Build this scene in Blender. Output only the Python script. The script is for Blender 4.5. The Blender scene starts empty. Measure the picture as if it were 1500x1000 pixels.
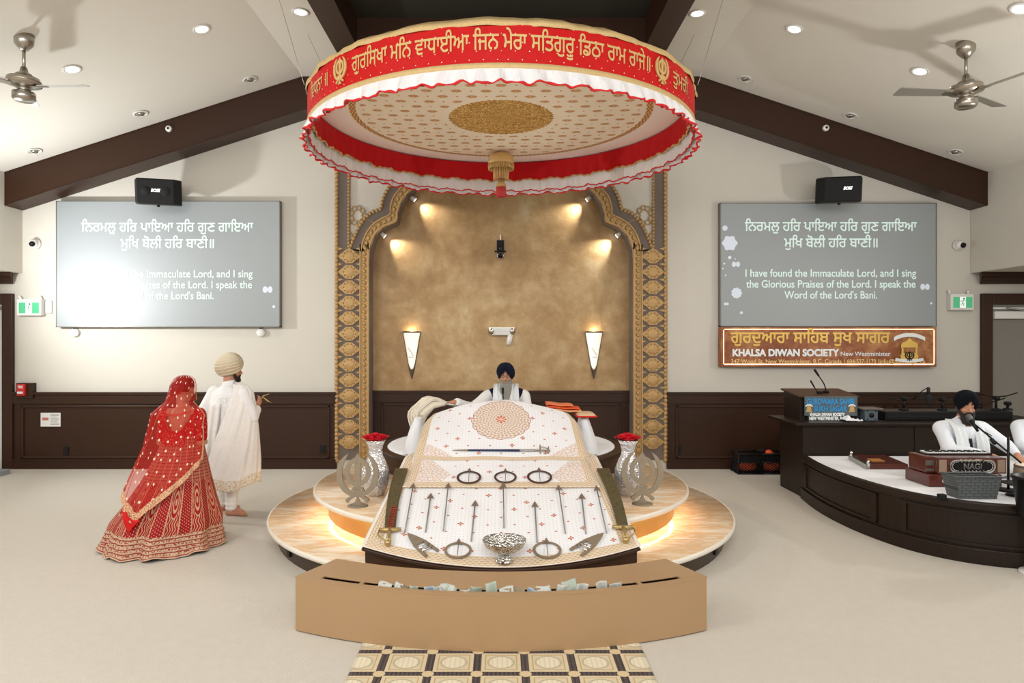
import bpy, bmesh, math, random
import numpy as np
from mathutils import Vector, Matrix
from mathutils.geometry import delaunay_2d_cdt, interpolate_bezier

random.seed(7)
PI = math.pi
SC = bpy.context.scene
COL = SC.collection

# ---------------------------------------------------------------- camera
CAMZ = 1.86
PX = 734.0
cam = bpy.data.cameras.new('camera')
cam_o = bpy.data.objects.new('camera', cam)
COL.objects.link(cam_o)
cam_o.location = (0, 0, CAMZ)
cam_o.rotation_euler = (PI / 2, 0, 0)
cam.sensor_width = 36.0
cam.lens = 24.0
cam.shift_x = (750 - PX) / 1500.0
cam.clip_start = 0.05
SC.camera = cam_o

# ---------------------------------------------------------------- world, lights, exposure
SC.view_settings.view_transform = 'Standard'
SC.view_settings.look = 'None'
SC.view_settings.gamma = 1.0
SC.view_settings.exposure = -0.05
SC.view_settings.use_curve_mapping = False
w = bpy.data.worlds.new('world')
SC.world = w
w.use_nodes = True
w.node_tree.nodes['Background'].inputs[0].default_value = (0.93, 0.97, 1.0, 1)
w.node_tree.nodes['Background'].inputs[1].default_value = 0.85


def area(name, loc, target, size, power, col=(1, 1, 1), shape='SQUARE', sy=None, spread=PI):
    l = bpy.data.lights.new(name, 'AREA')
    l.energy = power
    l.color = col
    l.shape = shape
    l.size = size
    if sy:
        l.size_y = sy
    l.spread = spread
    o = bpy.data.objects.new(name, l)
    COL.objects.link(o)
    o.location = loc
    d = Vector(target) - Vector(loc)
    o.rotation_euler = d.to_track_quat('-Z', 'Y').to_euler()
    return o


def spot(name, loc, target, power, ang=60, blend=.5, r=.03, col=(1, 1, 1)):
    l = bpy.data.lights.new(name, 'SPOT')
    l.energy = power
    l.color = col
    l.spot_size = math.radians(ang)
    l.spot_blend = blend
    l.shadow_soft_size = r
    o = bpy.data.objects.new(name, l)
    COL.objects.link(o)
    o.location = loc
    d = Vector(target) - Vector(loc)
    o.rotation_euler = d.to_track_quat('-Z', 'Y').to_euler()
    return o


# strong lamp standing low by the left aisle and a weaker one by the right aisle
area('lamp_by_left_aisle', (-6.75, 8.2, 2.5), (-3.7, 9.3, 3.5), 0.24, 108, (0.97, 0.99, 1.0), 'DISK')
area('lamp_by_right_aisle', (6.5, 6.2, 2.3), (3.0, 6.6, 4.2), 0.3, 55, (1.0, 0.98, 0.95), 'DISK')
# unseen fill lights added to brighten the two low side aisles
area('aisle_fill_left', (-8.6, 6.0, 2.75), (-8.6, 6.0, 0), 1.6, 60, (1, .98, .95), 'RECTANGLE', 5.0)
area('aisle_fill_right', (8.4, 6.0, 2.75), (8.4, 6.0, 0), 1.6, 40, (1, .97, .92), 'RECTANGLE', 5.0)
# soft fill lights added overhead out of view, for general brightness
area('hall_fill_left', (-4.6, 2.0, 4.55), (-3.6, 5.0, 0), 2.4, 235, (1.0, 0.985, 0.96), 'RECTANGLE', 4.0)
area('hall_fill_right', (4.6, 2.0, 4.55), (3.8, 5.0, 0), 2.4, 120, (1.0, 0.97, 0.93), 'RECTANGLE', 4.0)
area('hall_fill_centre', (0, -1.0, 4.8), (0, 6.0, 0.8), 3.0, 260, (1.0, 0.985, 0.96), 'SQUARE')


def P(px, py, d):
    return Vector(((px - PX) / 1000.0 * d, d, CAMZ - (py - 500) / 1000.0 * d))


# ---------------------------------------------------------------- shader helpers
class S:
    """a socket (or number) with arithmetic, for writing procedural patterns"""
    def __init__(s, nt, k):
        s.nt, s.k = nt, k

    def _m(s, op, *a, clamp=False):
        n = s.nt.nodes.new('ShaderNodeMath')
        n.operation = op
        n.use_clamp = clamp
        for i, v in enumerate((s,) + a):
            v = v.k if isinstance(v, S) else v
            if isinstance(v, (int, float)):
                n.inputs[i].default_value = v
            else:
                s.nt.links.new(v, n.inputs[i])
        return S(s.nt, n.outputs[0])

    def __add__(s, o): return s._m('ADD', o)
    __radd__ = __add__
    def __sub__(s, o): return s._m('SUBTRACT', o)
    def __rsub__(s, o): return S(s.nt, float(o))._m('SUBTRACT', s)
    def __mul__(s, o): return s._m('MULTIPLY', o)
    __rmul__ = __mul__
    def __truediv__(s, o): return s._m('DIVIDE', o)
    def abs(s): return s._m('ABSOLUTE')
    def sin(s): return s._m('SINE')
    def cos(s): return s._m('COSINE')
    def sqrt(s): return s._m('SQRT')
    def floor(s): return s._m('FLOOR')
    def frac(s): return s._m('FRACT')
    def mod(s, o): return s._m('FLOORED_MODULO', o)
    def lt(s, o): return s._m('LESS_THAN', o)
    def gt(s, o): return s._m('GREATER_THAN', o)
    def min(s, o): return s._m('MINIMUM', o)
    def max(s, o): return s._m('MAXIMUM', o)
    def atan2(s, o): return s._m('ARCTAN2', o)
    def clamp(s): return s._m('ADD', 0.0, clamp=True)


class Ctx:
    def __init__(c, nt):
        c.nt = nt
        c._tc = None

    def tc(c):
        if c._tc is None:
            c._tc = c.nt.nodes.new('ShaderNodeTexCoord')
        return c._tc

    def uv(c, layer=None):
        if layer:
            n = c.nt.nodes.new('ShaderNodeUVMap')
            n.uv_map = layer
            out = n.outputs[0]
        else:
            out = c.tc().outputs['UV']
        return c.sep(out)[:2]

    def obj(c):
        return c.sep(c.tc().outputs['Object'])

    def sep(c, sock):
        n = c.nt.nodes.new('ShaderNodeSeparateXYZ')
        c.nt.links.new(sock, n.inputs[0])
        return [S(c.nt, o) for o in n.outputs]

    def vec(c, x, y, z=0.0):
        n = c.nt.nodes.new('ShaderNodeCombineXYZ')
        for i, v in enumerate((x, y, z)):
            if isinstance(v, S):
                v = v.k
            if isinstance(v, (int, float)):
                n.inputs[i].default_value = v
            else:
                c.nt.links.new(v, n.inputs[i])
        return n.outputs[0]

    def noise(c, scale, detail=3, rough=.55, vec=None, stretch=None, dist=0.0):
        n = c.nt.nodes.new('ShaderNodeTexNoise')
        n.inputs['Scale'].default_value = scale
        n.inputs['Detail'].default_value = detail
        n.inputs['Roughness'].default_value = rough
        n.inputs['Distortion'].default_value = dist
        v = vec if vec is not None else c.tc().outputs['Object']
        if stretch:
            m = c.nt.nodes.new('ShaderNodeMapping')
            m.inputs['Scale'].default_value = stretch
            c.nt.links.new(v, m.inputs[0])
            v = m.outputs[0]
        c.nt.links.new(v, n.inputs['Vector'])
        return S(c.nt, n.outputs[0])

    def voro(c, scale, vec=None, feature='F1', rnd=1.0):
        n = c.nt.nodes.new('ShaderNodeTexVoronoi')
        n.feature = feature
        n.inputs['Scale'].default_value = scale
        n.inputs['Randomness'].default_value = rnd
        if vec is not None:
            n.voronoi_dimensions = '2D'
        c.nt.links.new(vec if vec is not None else c.tc().outputs['Object'], n.inputs['Vector'])
        return S(c.nt, n.outputs['Distance'])

    def mix(c, f, a, b):
        n = c.nt.nodes.new('ShaderNodeMix')
        n.data_type = 'RGBA'
        if isinstance(f, S):
            f = f.k
        if isinstance(f, (int, float)):
            n.inputs[0].default_value = f
        else:
            c.nt.links.new(f, n.inputs[0])
        for i, v in ((6, a), (7, b)):
            if isinstance(v, tuple):
                n.inputs[i].default_value = (*v[:3], 1)
            else:
                c.nt.links.new(v, n.inputs[i])
        return n.outputs[2]

    def ramp(c, f, stops):
        n = c.nt.nodes.new('ShaderNodeValToRGB')
        c.nt.links.new(f.k, n.inputs[0])
        e = n.color_ramp.elements
        while len(e) < len(stops):
            e.new(.5)
        for q, (p, col) in zip(e, stops):
            q.position = p
            q.color = (*col, 1)
        return n.outputs[0]


def pmat(name, fn, rough=.6, metal=0.0, spec=.4, sheen=0.0, coat=0.0, trans=0.0, bump=0.0):
    m = bpy.data.materials.new(name)
    m.use_nodes = True
    nt = m.node_tree
    b = nt.nodes['Principled BSDF']
    b.inputs['Roughness'].default_value = rough
    b.inputs['Metallic'].default_value = metal
    b.inputs['Specular IOR Level'].default_value = spec
    b.inputs['Sheen Weight'].default_value = sheen
    b.inputs['Coat Weight'].default_value = coat
    b.inputs['Transmission Weight'].default_value = trans
    c = Ctx(nt)
    r = fn(c)
    if not isinstance(r, dict):
        r = {'Base Color': r}
    for k, v in r.items():
        if k == 'bump':
            n = nt.nodes.new('ShaderNodeBump')
            n.inputs['Strength'].default_value = 1.0
            n.inputs['Distance'].default_value = bump
            nt.links.new(v.k, n.inputs['Height'])
            nt.links.new(n.outputs[0], b.inputs['Normal'])
            continue
        v = v.k if isinstance(v, S) else v
        if isinstance(v, (int, float)):
            b.inputs[k].default_value = v
        elif isinstance(v, tuple):
            b.inputs[k].default_value = (*v[:3], 1)
        else:
            nt.links.new(v, b.inputs[k])
    return m


def mat(name, col, rough=.6, metal=0.0, var=.06, vs=8.0, bump=0.0, bs=60.0, spec=.4, sheen=0.0, coat=0.0,
        emit=0.0, emit_col=None, stretch=None, trans=0.0):
    """plain material with a little procedural variation (and bump)"""
    def fn(c):
        n = c.noise(vs, 3, stretch=stretch)
        lo = tuple(max(0, v * (1 - var)) for v in col)
        hi = tuple(min(1, v * (1 + var)) for v in col)
        r = {'Base Color': c.mix(n, lo, hi)}
        if bump:
            r['bump'] = c.noise(bs, 4, stretch=stretch)
        if emit:
            r['Emission Color'] = emit_col or col
            r['Emission Strength'] = emit
        return r
    return pmat(name, fn, rough, metal, spec, sheen, coat, trans, bump)


# ---------------------------------------------------------------- mesh helpers
WM = {}


class MB:
    """collects shapes, then links them as ONE mesh object"""
    def __init__(s):
        s.v, s.f, s.uv, s.st, s.sm = [], [], {}, {}, []

    def add(s, vs, fs, smooth=False, uvs=None, sts=None):
        o = len(s.v)
        s.v += [Vector(p) for p in vs]
        for f in fs:
            s.f.append([i + o for i in f])
            s.sm.append(smooth)
        if uvs:
            for i, u in enumerate(uvs):
                s.uv[o + i] = u
        if sts:
            for i, u in enumerate(sts):
                s.st[o + i] = u
        return o

    def box(s, a, b, M=None):
        x0, y0, z0 = a
        x1, y1, z1 = b
        p = [(x0, y0, z0), (x1, y0, z0), (x1, y1, z0), (x0, y1, z0), (x0, y0, z1), (x1, y0, z1), (x1, y1, z1), (x0, y1, z1)]
        p = [Vector(q) for q in p]
        if M:
            p = [M @ q for q in p]
        s.add(p, [(0, 3, 2, 1), (4, 5, 6, 7), (0, 1, 5, 4), (1, 2, 6, 5), (2, 3, 7, 6), (3, 0, 4, 7)])
        return s

    def tube(s, pts, r, n=10, caps=True, closed=False, flat=None):
        pts = [Vector(p) for p in pts]
        m = len(pts)
        rs = r if isinstance(r, (list, tuple)) else [r] * m
        up = None
        rings = []
        for i, p in enumerate(pts):
            if closed:
                t = pts[(i + 1) % m] - pts[i - 1]
            else:
                t = pts[min(i + 1, m - 1)] - pts[max(i - 1, 0)]
            if t.length < 1e-9:
                t = Vector((0, 0, 1))
            t.normalize()
            if up is None:
                up = Vector((0, 0, 1)) if abs(t.z) < .9 else Vector((1, 0, 0))
            a = t.cross(up)
            if a.length < 1e-6:
                a = t.cross(Vector((0, 1, 0)))
            a.normalize()
            b = a.cross(t).normalized()
            up = b
            k = flat or (1, 1)
            rings.append([p + (a * math.cos(2 * PI * j / n) * k[0] + b * math.sin(2 * PI * j / n) * k[1]) * rs[i] for j in range(n)])
        vs = [q for rg in rings for q in rg]
        fs = []
        for i in range(m if closed else m - 1):
            i2 = (i + 1) % m
            for j in range(n):
                j2 = (j + 1) % n
                fs.append((i * n + j, i2 * n + j, i2 * n + j2, i * n + j2))
        if caps and not closed:
            fs.append(tuple(range(n)))
            fs.append(tuple((m - 1) * n + j for j in reversed(range(n))))
        s.add(vs, fs, True)
        return s

    def cyl(s, a, b, r0, r1=None, n=20):
        return s.tube([a, b], [r0, r0 if r1 is None else r1], n)

    def caps(s, a, b, r0, r1=None, n=12):
        r1 = r0 if r1 is None else r1
        a, b = Vector(a), Vector(b)
        t = (b - a)
        L = max(t.length, 1e-6)
        t = t / L
        pts, rs = [], []
        for k in range(5):
            th = PI / 2 * k / 4
            pts.append(a - t * r0 * math.cos(th)); rs.append(max(r0 * math.sin(th), 1e-4))
        for k in range(5):
            th = PI / 2 * k / 4
            pts.append(b + t * r1 * math.sin(th)); rs.append(max(r1 * math.cos(th), 1e-4))
        return s.tube(pts, rs, n)

    def ball(s, c, r, nu=20, nv=12, M=None):
        r = r if isinstance(r, (tuple, list, Vector)) else (r, r, r)
        c = Vector(c)
        vs = []
        for j in range(nv + 1):
            th = PI * j / nv
            for i in range(nu):
                ph = 2 * PI * i / nu
                q = Vector((r[0] * math.sin(th) * math.cos(ph), r[1] * math.sin(th) * math.sin(ph), r[2] * math.cos(th)))
                vs.append(c + (M @ q if M else q))
        fs = []
        for j in range(nv):
            for i in range(nu):
                i2 = (i + 1) % nu
                fs.append((j * nu + i, (j + 1) * nu + i, (j + 1) * nu + i2, j * nu + i2))
        s.add(vs, fs, True)
        return s

    def lathe(s, prof, c=(0, 0, 0), n=48, a0=0, a1=2 * PI, smooth=True, fr=None):
        c = Vector(c)
        full = abs(a1 - a0 - 2 * PI) < 1e-6
        m = n if full else n + 1
        vs, uvs = [], []
        L = 0
        for k, (r, z) in enumerate(prof):
            if k:
                L += math.hypot(r - prof[k - 1][0], z - prof[k - 1][1])
            for i in range(m):
                a = a0 + (a1 - a0) * i / n
                rr = r * (fr(a, z) if fr else 1)
                vs.append(c + Vector((rr * math.cos(a), rr * math.sin(a), z)))
                uvs.append((a, L))
        fs = []
        for k in range(len(prof) - 1):
            for i in range(n):
                i2 = (i + 1) % m
                fs.append((k * m + i, k * m + i2, (k + 1) * m + i2, (k + 1) * m + i))
        s.add(vs, fs, smooth, uvs)
        return s

    def grid(s, fn, nu, nv, uvf=None, smooth=True, closed=False):
        """fn(u,v) with u,v in 0..1 -> point; uvf(u,v) -> uv"""
        vs, uvs, sts = [], [], []
        for j in range(nv + 1):
            for i in range(nu + 1):
                u, v = i / nu, j / nv
                vs.append(fn(u, v))
                uvs.append(uvf(u, v) if uvf else (u, v))
                sts.append((u, v))
        fs = []
        for j in range(nv):
            for i in range(nu):
                a = j * (nu + 1) + i
                fs.append((a, a + 1, a + nu + 2, a + nu + 1))
        s.add(vs, fs, smooth, uvs, sts)
        return s

    def prism(s, poly, h0, h1, mp=None, smooth=False):
        """polygon (2D) extruded from h0 to h1; mp(x, y, h) -> point"""
        mp = mp or (lambda x, y, h: (x, y, h))
        n = len(poly)
        vs = [mp(x, y, h0) for x, y in poly] + [mp(x, y, h1) for x, y in poly]
        fs = [tuple(reversed(range(n))), tuple(range(n, 2 * n))]
        for i in range(n):
            j = (i + 1) % n
            fs.append((i, j, n + j, n + i))
        s.add(vs, fs, smooth)
        return s

    def strip(s, L, R, h0, h1, mp=None, closed=False):
        """solid band between two 2D polylines L and R"""
        mp = mp or (lambda x, y, h: (x, y, h))
        n = len(L)
        vs = [mp(*p, h) for h in (h0, h1) for q in (L, R) for p in q]
        A = lambda side, top, i: top * 2 * n + side * n + i
        fs = []
        for i in range(n if closed else n - 1):
            j = (i + 1) % n
            fs.append((A(0, 1, i), A(0, 1, j), A(1, 1, j), A(1, 1, i)))
            fs.append((A(0, 0, i), A(1, 0, i), A(1, 0, j), A(0, 0, j)))
            fs.append((A(0, 0, i), A(0, 0, j), A(0, 1, j), A(0, 1, i)))
            fs.append((A(1, 0, i), A(1, 1, i), A(1, 1, j), A(1, 0, j)))
        if not closed:
            for i in (0, n - 1):
                fs.append((A(0, 0, i), A(0, 1, i), A(1, 1, i), A(1, 0, i)))
        s.add(vs, fs)
        return s

    def xf(s, M):
        s.v = [M @ v for v in s.v]
        return s

    def mesh(s, name):
        me = bpy.data.meshes.new(name)
        me.from_pydata([tuple(v) for v in s.v], [], s.f)
        me.polygons.foreach_set('use_smooth', s.sm)
        for nm, dct in (('UVMap', s.uv), ('ST', s.st)):
            if dct:
                l = me.uv_layers.new(name=nm)
                vi = np.zeros(len(me.loops), dtype=np.int32)
                me.loops.foreach_get('vertex_index', vi)
                arr = np.zeros((len(s.v), 2), dtype=np.float32)
                for k, u in dct.items():
                    arr[k] = u
                l.data.foreach_set('uv', arr[vi].ravel())
        return me

    def build(s, name, m, parent=None, bevel=0.0, solid=0.0, fix=True, sub=0, local=False):
        """links the collected shapes (world coordinates) as one object"""
        W = WM.get(parent.name, Matrix()) if parent else Matrix()
        if parent and not local:
            s.xf(W.inverted())
        me = s.mesh(name)
        if fix:
            bm = bmesh.new()
            bm.from_mesh(me)
            bmesh.ops.recalc_face_normals(bm, faces=bm.faces)
            bm.to_mesh(me)
            bm.free()
        o = bpy.data.objects.new(name, me)
        me.materials.append(m)
        COL.objects.link(o)
        if parent:
            o.parent = parent
        WM[o.name] = W.copy()
        if solid:
            q = o.modifiers.new('solid', 'SOLIDIFY')
            q.thickness = solid
            q.offset = 0
        if bevel:
            q = o.modifiers.new('bevel', 'BEVEL')
            q.width = bevel
            q.segments = 2
            q.limit_method = 'ANGLE'
            q.angle_limit = math.radians(40)
        if sub:
            q = o.modifiers.new('sub', 'SUBSURF')
            q.levels = q.render_levels = sub
        return o


def thing(name, label, cat, loc=(0, 0, 0), group=None, rz=0.0, kind=None):
    o = bpy.data.objects.new(name, None)
    o.empty_display_size = .1
    COL.objects.link(o)
    o.location = loc
    o.rotation_euler = (0, 0, rz)
    WM[o.name] = Matrix.Translation(Vector(loc)) @ Matrix.Rotation(rz, 4, 'Z')
    tag(o, label, cat, group, kind)
    return o


def tag(o, label, cat, group=None, kind=None):
    o['label'] = label
    o['category'] = cat
    if group:
        o['group'] = group
    if kind:
        o['kind'] = kind
    return o


def struct(o, label=None, cat=None):
    o['kind'] = 'structure'
    if label:
        o['label'] = label
        o['category'] = cat
    return o


def kids(o):
    return [c for c in bpy.data.objects if c.parent == o]


def dup(root, loc, label, rz=None, group=None):
    r = root.copy()
    COL.objects.link(r)
    r.location = loc
    if rz is not None:
        r.rotation_euler = (0, 0, rz)
    r['label'] = label
    if group:
        r['group'] = group
    WM[r.name] = Matrix.Translation(Vector(loc)) @ Matrix.Rotation(r.rotation_euler.z, 4, 'Z')
    for ch in kids(root):
        c = ch.copy()
        COL.objects.link(c)
        c.parent = r
        for g in kids(ch):
            d = g.copy()
            COL.objects.link(d)
            d.parent = c
    return r


def remesh(mb, voxel, smooth=3, disp=None, fac=.5):
    """union of closed shapes grown into one continuous skin; returns an MB"""
    me = mb.mesh('tmp')
    o = bpy.data.objects.new('tmp', me)
    COL.objects.link(o)
    q = o.modifiers.new('r', 'REMESH')
    q.mode = 'VOXEL'
    q.voxel_size = voxel
    dg = bpy.context.evaluated_depsgraph_get()
    m2 = bpy.data.meshes.new_from_object(o.evaluated_get(dg))
    bpy.data.objects.remove(o)
    bm = bmesh.new()
    bm.from_mesh(m2)
    for _ in range(smooth):
        bmesh.ops.smooth_vert(bm, verts=bm.verts, factor=fac, use_axis_x=True, use_axis_y=True, use_axis_z=True)
    if disp:
        bm.normal_update()
        nv = [(v.co + v.normal * disp(v.co)) for v in bm.verts]
        for v, c in zip(bm.verts, nv):
            v.co = c
    out = MB()
    bm.verts.index_update()
    out.add([v.co.copy() for v in bm.verts], [[v.index for v in f.verts] for f in bm.faces], True)
    bm.free()
    return out


# ---------------------------------------------------------------- lettering
def glyphs(text):
    """outline polygons of a line of text at size 1, as (contours, x0, x1)"""
    c = bpy.data.curves.new('t', 'FONT')
    c.body = text
    o = bpy.data.objects.new('t', c)
    COL.objects.link(o)
    dg = bpy.context.evaluated_depsgraph_get()
    cv = o.to_curve(dg)
    cont = []
    for sp in cv.splines:
        bp = sp.bezier_points
        pts = []
        for i in range(len(bp)):
            a, b = bp[i], bp[(i + 1) % len(bp)]
            seg = interpolate_bezier(a.co, a.handle_right, b.handle_left, b.co, 5)
            straight = (a.handle_right - a.co).cross(b.co - a.co).length < 1e-5 and (b.handle_left - b.co).cross(b.co - a.co).length < 1e-5
            pts += [a.co.copy()] if straight else seg[:-1]
        q = []
        for p in pts:
            if not q or (Vector((p.x, p.y)) - q[-1]).length > 1e-5:
                q.append(Vector((p.x, p.y)))
        if len(q) > 2:
            cont.append(q)
    o.to_curve_clear()
    bpy.data.objects.remove(o)
    bpy.data.curves.remove(c)
    return cont


def text_tris(text, bold=0.0):
    cont = glyphs(text)
    # letters (or joined words) are filled one cluster at a time
    items = sorted(((min(p.x for p in q), max(p.x for p in q), q) for q in cont), key=lambda t: t[0])
    clusters, hi = [], None
    for a, b, q in items:
        if hi is None or a > hi + 2.2 * bold:
            clusters.append([])
            hi = b
        clusters[-1].append(q)
        hi = max(hi, b)
    verts, keep = [], []
    for cl in clusters:
        loops = [(q, 0) for q in cl]
        if bold:
            for q in cl:
                n = len(q)
                for i in range(n):
                    a, b = q[i], q[(i + 1) % n]
                    d = b - a
                    if d.length < 1e-6:
                        continue
                    d.normalize()
                    nn = Vector((-d.y, d.x)) * bold
                    a2, b2 = a - d * bold * .6, b + d * bold * .6
                    loops.append(([a2 - nn, b2 - nn, b2 + nn, a2 + nn], 1))
        vs, es, segs, grp = [], [], [], []
        for q, g in loops:
            o = len(vs)
            n = len(q)
            vs += q
            es += [(o + i, o + (i + 1) % n) for i in range(n)]
            segs += [(q[i].x, q[i].y, q[(i + 1) % n].x, q[(i + 1) % n].y) for i in range(n)]
            grp += [g] * n
        V, _, F, _, _, _ = delaunay_2d_cdt(vs, es, [], 0, 1e-6)
        sg = np.array(segs).T
        gr = np.array(grp)
        x0, y0, x1, y1 = sg
        o = len(verts)
        verts += [(v.x, v.y) for v in V]
        for f in F:
            cx = sum(V[i].x for i in f) / 3
            cy = sum(V[i].y for i in f) / 3
            cr = (x1 - x0) * (cy - y0) - (cx - x0) * (y1 - y0)
            wn = ((y0 <= cy) & (y1 > cy) & (cr > 0)).astype(int) - ((y0 > cy) & (y1 <= cy) & (cr < 0)).astype(int)
            if wn[gr == 0].sum() != 0 or (bold and wn[gr == 1].sum() != 0):
                keep.append([o + i for i in f])
    return verts, keep


def lettering(mb, text, mp, width=None, height=None, x=0.0, y=0.0, bold=0.0, align='C', ref=None):
    """adds flat lettering; laid out in a plane (x right, y up) then mapped with mp(x, y) -> point"""
    vs, fs = text_tris(text, bold)
    xs = [v[0] for v in vs]
    ys = [v[1] for v in vs]
    w = max(xs) - min(xs)
    sx = width / w if width else height
    sy = height if height else sx
    if width and not height:
        sy = sx
    x0 = min(xs)
    off = {'C': -w / 2, 'L': 0, 'R': -w}[align]
    mb.add([mp(x + (vx - x0 + off) * sx, y + vy * sy) for vx, vy in vs], fs)
    return mb


def cat_rom(pts, n=8, closed=False):
    pts = [Vector(p) for p in pts]
    out = []
    m = len(pts)
    rng = m if closed else m - 1
    for i in range(rng):
        p0 = pts[i - 1] if (closed or i > 0) else pts[0]
        p1, p2 = pts[i], pts[(i + 1) % m]
        p3 = pts[(i + 2) % m] if (closed or i + 2 < m) else pts[-1]
        for k in range(n):
            t = k / n
            out.append(.5 * ((2 * p1) + (-p0 + p2) * t + (2 * p0 - 5 * p1 + 4 * p2 - p3) * t * t + (-p0 + 3 * p1 - 3 * p2 + p3) * t ** 3))
    if not closed:
        out.append(pts[-1].copy())
    return out


def lerp_tab(tab, x):
    """piecewise linear (smoothed) lookup in [(x, value...)]"""
    if x <= tab[0][0]:
        return tab[0][1:]
    for a, b in zip(tab, tab[1:]):
        if x <= b[0]:
            t = (x - a[0]) / (b[0] - a[0])
            return tuple(p + (q - p) * t for p, q in zip(a[1:], b[1:]))
    return tab[-1][1:]


def C(r, g, b):
    f = lambda v: v / 255 / 12.92 if v <= 10 else ((v / 255 + .055) / 1.055) ** 2.4
    return (f(r), f(g), f(b))


# ---------------------------------------------------------------- materials
m_wall = mat('beige_wall_paint', C(206, 201, 190), .85, var=.02, vs=3, bump=.001, bs=300)
m_ceil = mat('ceiling_paint', C(222, 218, 208), .9, var=.015, vs=2)
m_dark_ceil = mat('dark_ceiling_paint', C(48, 46, 38), .8)
m_carpet = mat('cream_carpet', C(206, 198, 184), .95, var=.05, vs=14, bump=.006, bs=160, spec=.1, sheen=.2)
m_wood = mat('dark_stained_wood', C(54, 31, 17), .4, var=.25, vs=6, stretch=(1, 1, 9), bump=.0006, bs=80, spec=.3)
m_wood_h = mat('dark_stained_wood_grain_along', C(52, 30, 16), .4, var=.25, vs=6, stretch=(1.2, 9, 9), bump=.0006, bs=80, spec=.3)
m_stage = mat('espresso_wood', C(36, 25, 18), .42, var=.22, vs=5, stretch=(1.4, 1.4, 10), spec=.25)
m_chrome = mat('brushed_nickel', C(176, 170, 160), .3, 1.0, var=.05, vs=30, stretch=(1, 1, 20))
m_steel = mat('polished_steel', C(150, 136, 116), .5, .3, var=.1, vs=12)
m_silver = mat('bright_silver', C(222, 220, 216), .14, 1.0, var=.06, vs=20)
m_black = mat('black_plastic', C(20, 20, 21), .45, var=.15, vs=20, spec=.25)
m_blackfab = mat('black_grille_cloth', C(24, 24, 24), .85, var=.3, vs=90)
m_white = mat('white_plastic', C(228, 227, 222), .45, var=.02)
m_whitecloth = mat('white_cotton_sheet', C(236, 237, 240), .85, var=.02, bump=.004, bs=9, sheen=.2)
m_glow = mat('lit_lamp_face', (1, 1, 1), .5, emit=7.0, emit_col=(1, .98, .95))
m_led = mat('warm_led_strip', (1, .9, .7), .5, emit=26.0, emit_col=(1.0, .8, .54))
m_gold = mat('gold_plaster', C(182, 148, 98), .5, .35, var=.22, vs=18, bump=.004, bs=60)
m_goldpaint = mat('tan_gold_paint', C(172, 139, 102), .42, .0, var=.04, vs=3, spec=.35, coat=.1)
m_taupe = mat('taupe_paint', C(112, 100, 92), .7, var=.05)
m_goldthread = mat('gold_thread', C(214, 178, 116), .5, .2, var=.25, vs=220, bump=.001, bs=400)
m_red = mat('red_satin', C(205, 24, 26), .5, var=.12, vs=30, bump=.002, bs=60, spec=.2)
m_redtrim = mat('red_ribbon', C(214, 30, 30), .55, var=.15, vs=30)
m_dkred = mat('crimson_pleated_satin', C(188, 8, 16), .6, var=.15, vs=40, stretch=(6, 6, 1), spec=.2)
m_whitefrill = mat('white_frill_satin', C(236, 232, 231), .6, var=.04, vs=20, bump=.02, bs=9, stretch=(2.6, 2.6, .25))
m_creamcloth = mat('cream_satin', C(240, 224, 204), .7, var=.03)
m_skin = mat('skin', C(188, 136, 106), .5, var=.08, vs=20, spec=.35)
m_skin2 = mat('skin_warm', C(186, 132, 104), .5, var=.08, vs=20, spec=.35)
m_hair = mat('dark_hair', C(30, 22, 20), .5, var=.4, vs=60, stretch=(6, 6, 1), bump=.004, bs=60)
m_beardgrey = mat('grey_beard_hair', C(150, 146, 138), .7, var=.35, vs=50, stretch=(7, 7, .8), bump=.006, bs=50)
m_kurta = mat('white_kurta_cotton', C(236, 234, 232), .85, var=.03, vs=12, bump=.003, bs=14, sheen=.3)
m_shirt = mat('white_shirt_cotton', C(226, 230, 236), .85, var=.03, vs=12, bump=.003, bs=18, sheen=.3)
m_scarf = mat('white_scarf', C(232, 236, 238), .9, var=.04, vs=40, stretch=(8, 8, 1), bump=.003, bs=40)
def turban_mat(name, col, folds):
    def fn(c):
        u, v = c.uv('ST')
        n = c.noise(60, 3)
        lo = tuple(x * .9 for x in col)
        f = (v * folds + (u * 6.2832).sin() * -.4).frac()
        return {'Base Color': c.mix(n, lo, col), 'bump': f + n * .12}
    return pmat(name, fn, .85, spec=.15, bump=.011)


m_navy = mat('navy_turban_cloth', C(22, 27, 46), .85, var=.15, vs=30, bump=.002, bs=60, spec=.15)
m_blk_turban = turban_mat('black_turban_cloth', C(17, 20, 26), 8)
m_cream_turban = turban_mat('cream_turban_cloth', C(226, 212, 184), 12)
m_navy_turban = turban_mat('navy_turban_wrap', C(24, 29, 48), 8)
m_eye = mat('eye_white', C(225, 220, 212), .2)
m_iris = mat('dark_iris', C(30, 20, 16), .2)
m_ink_white = mat('white_lettering', C(238, 240, 238), .5, emit=.0)
m_proj_text = mat('projected_white_light', C(200, 220, 214), .8, emit=.28, emit_col=(.80, .95, .88))
m_orange = mat('orange_saffron_cloth', C(232, 120, 70), .8, var=.2, vs=40, bump=.003, bs=40)
m_redflower = mat('red_silk_petal', C(205, 12, 34), .6, var=.2, vs=60)
m_grille_orange = mat('orange_bundle_cloth', C(225, 90, 40), .8, var=.3, vs=30)  # plain orange cloth colour, slightly varied


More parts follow.
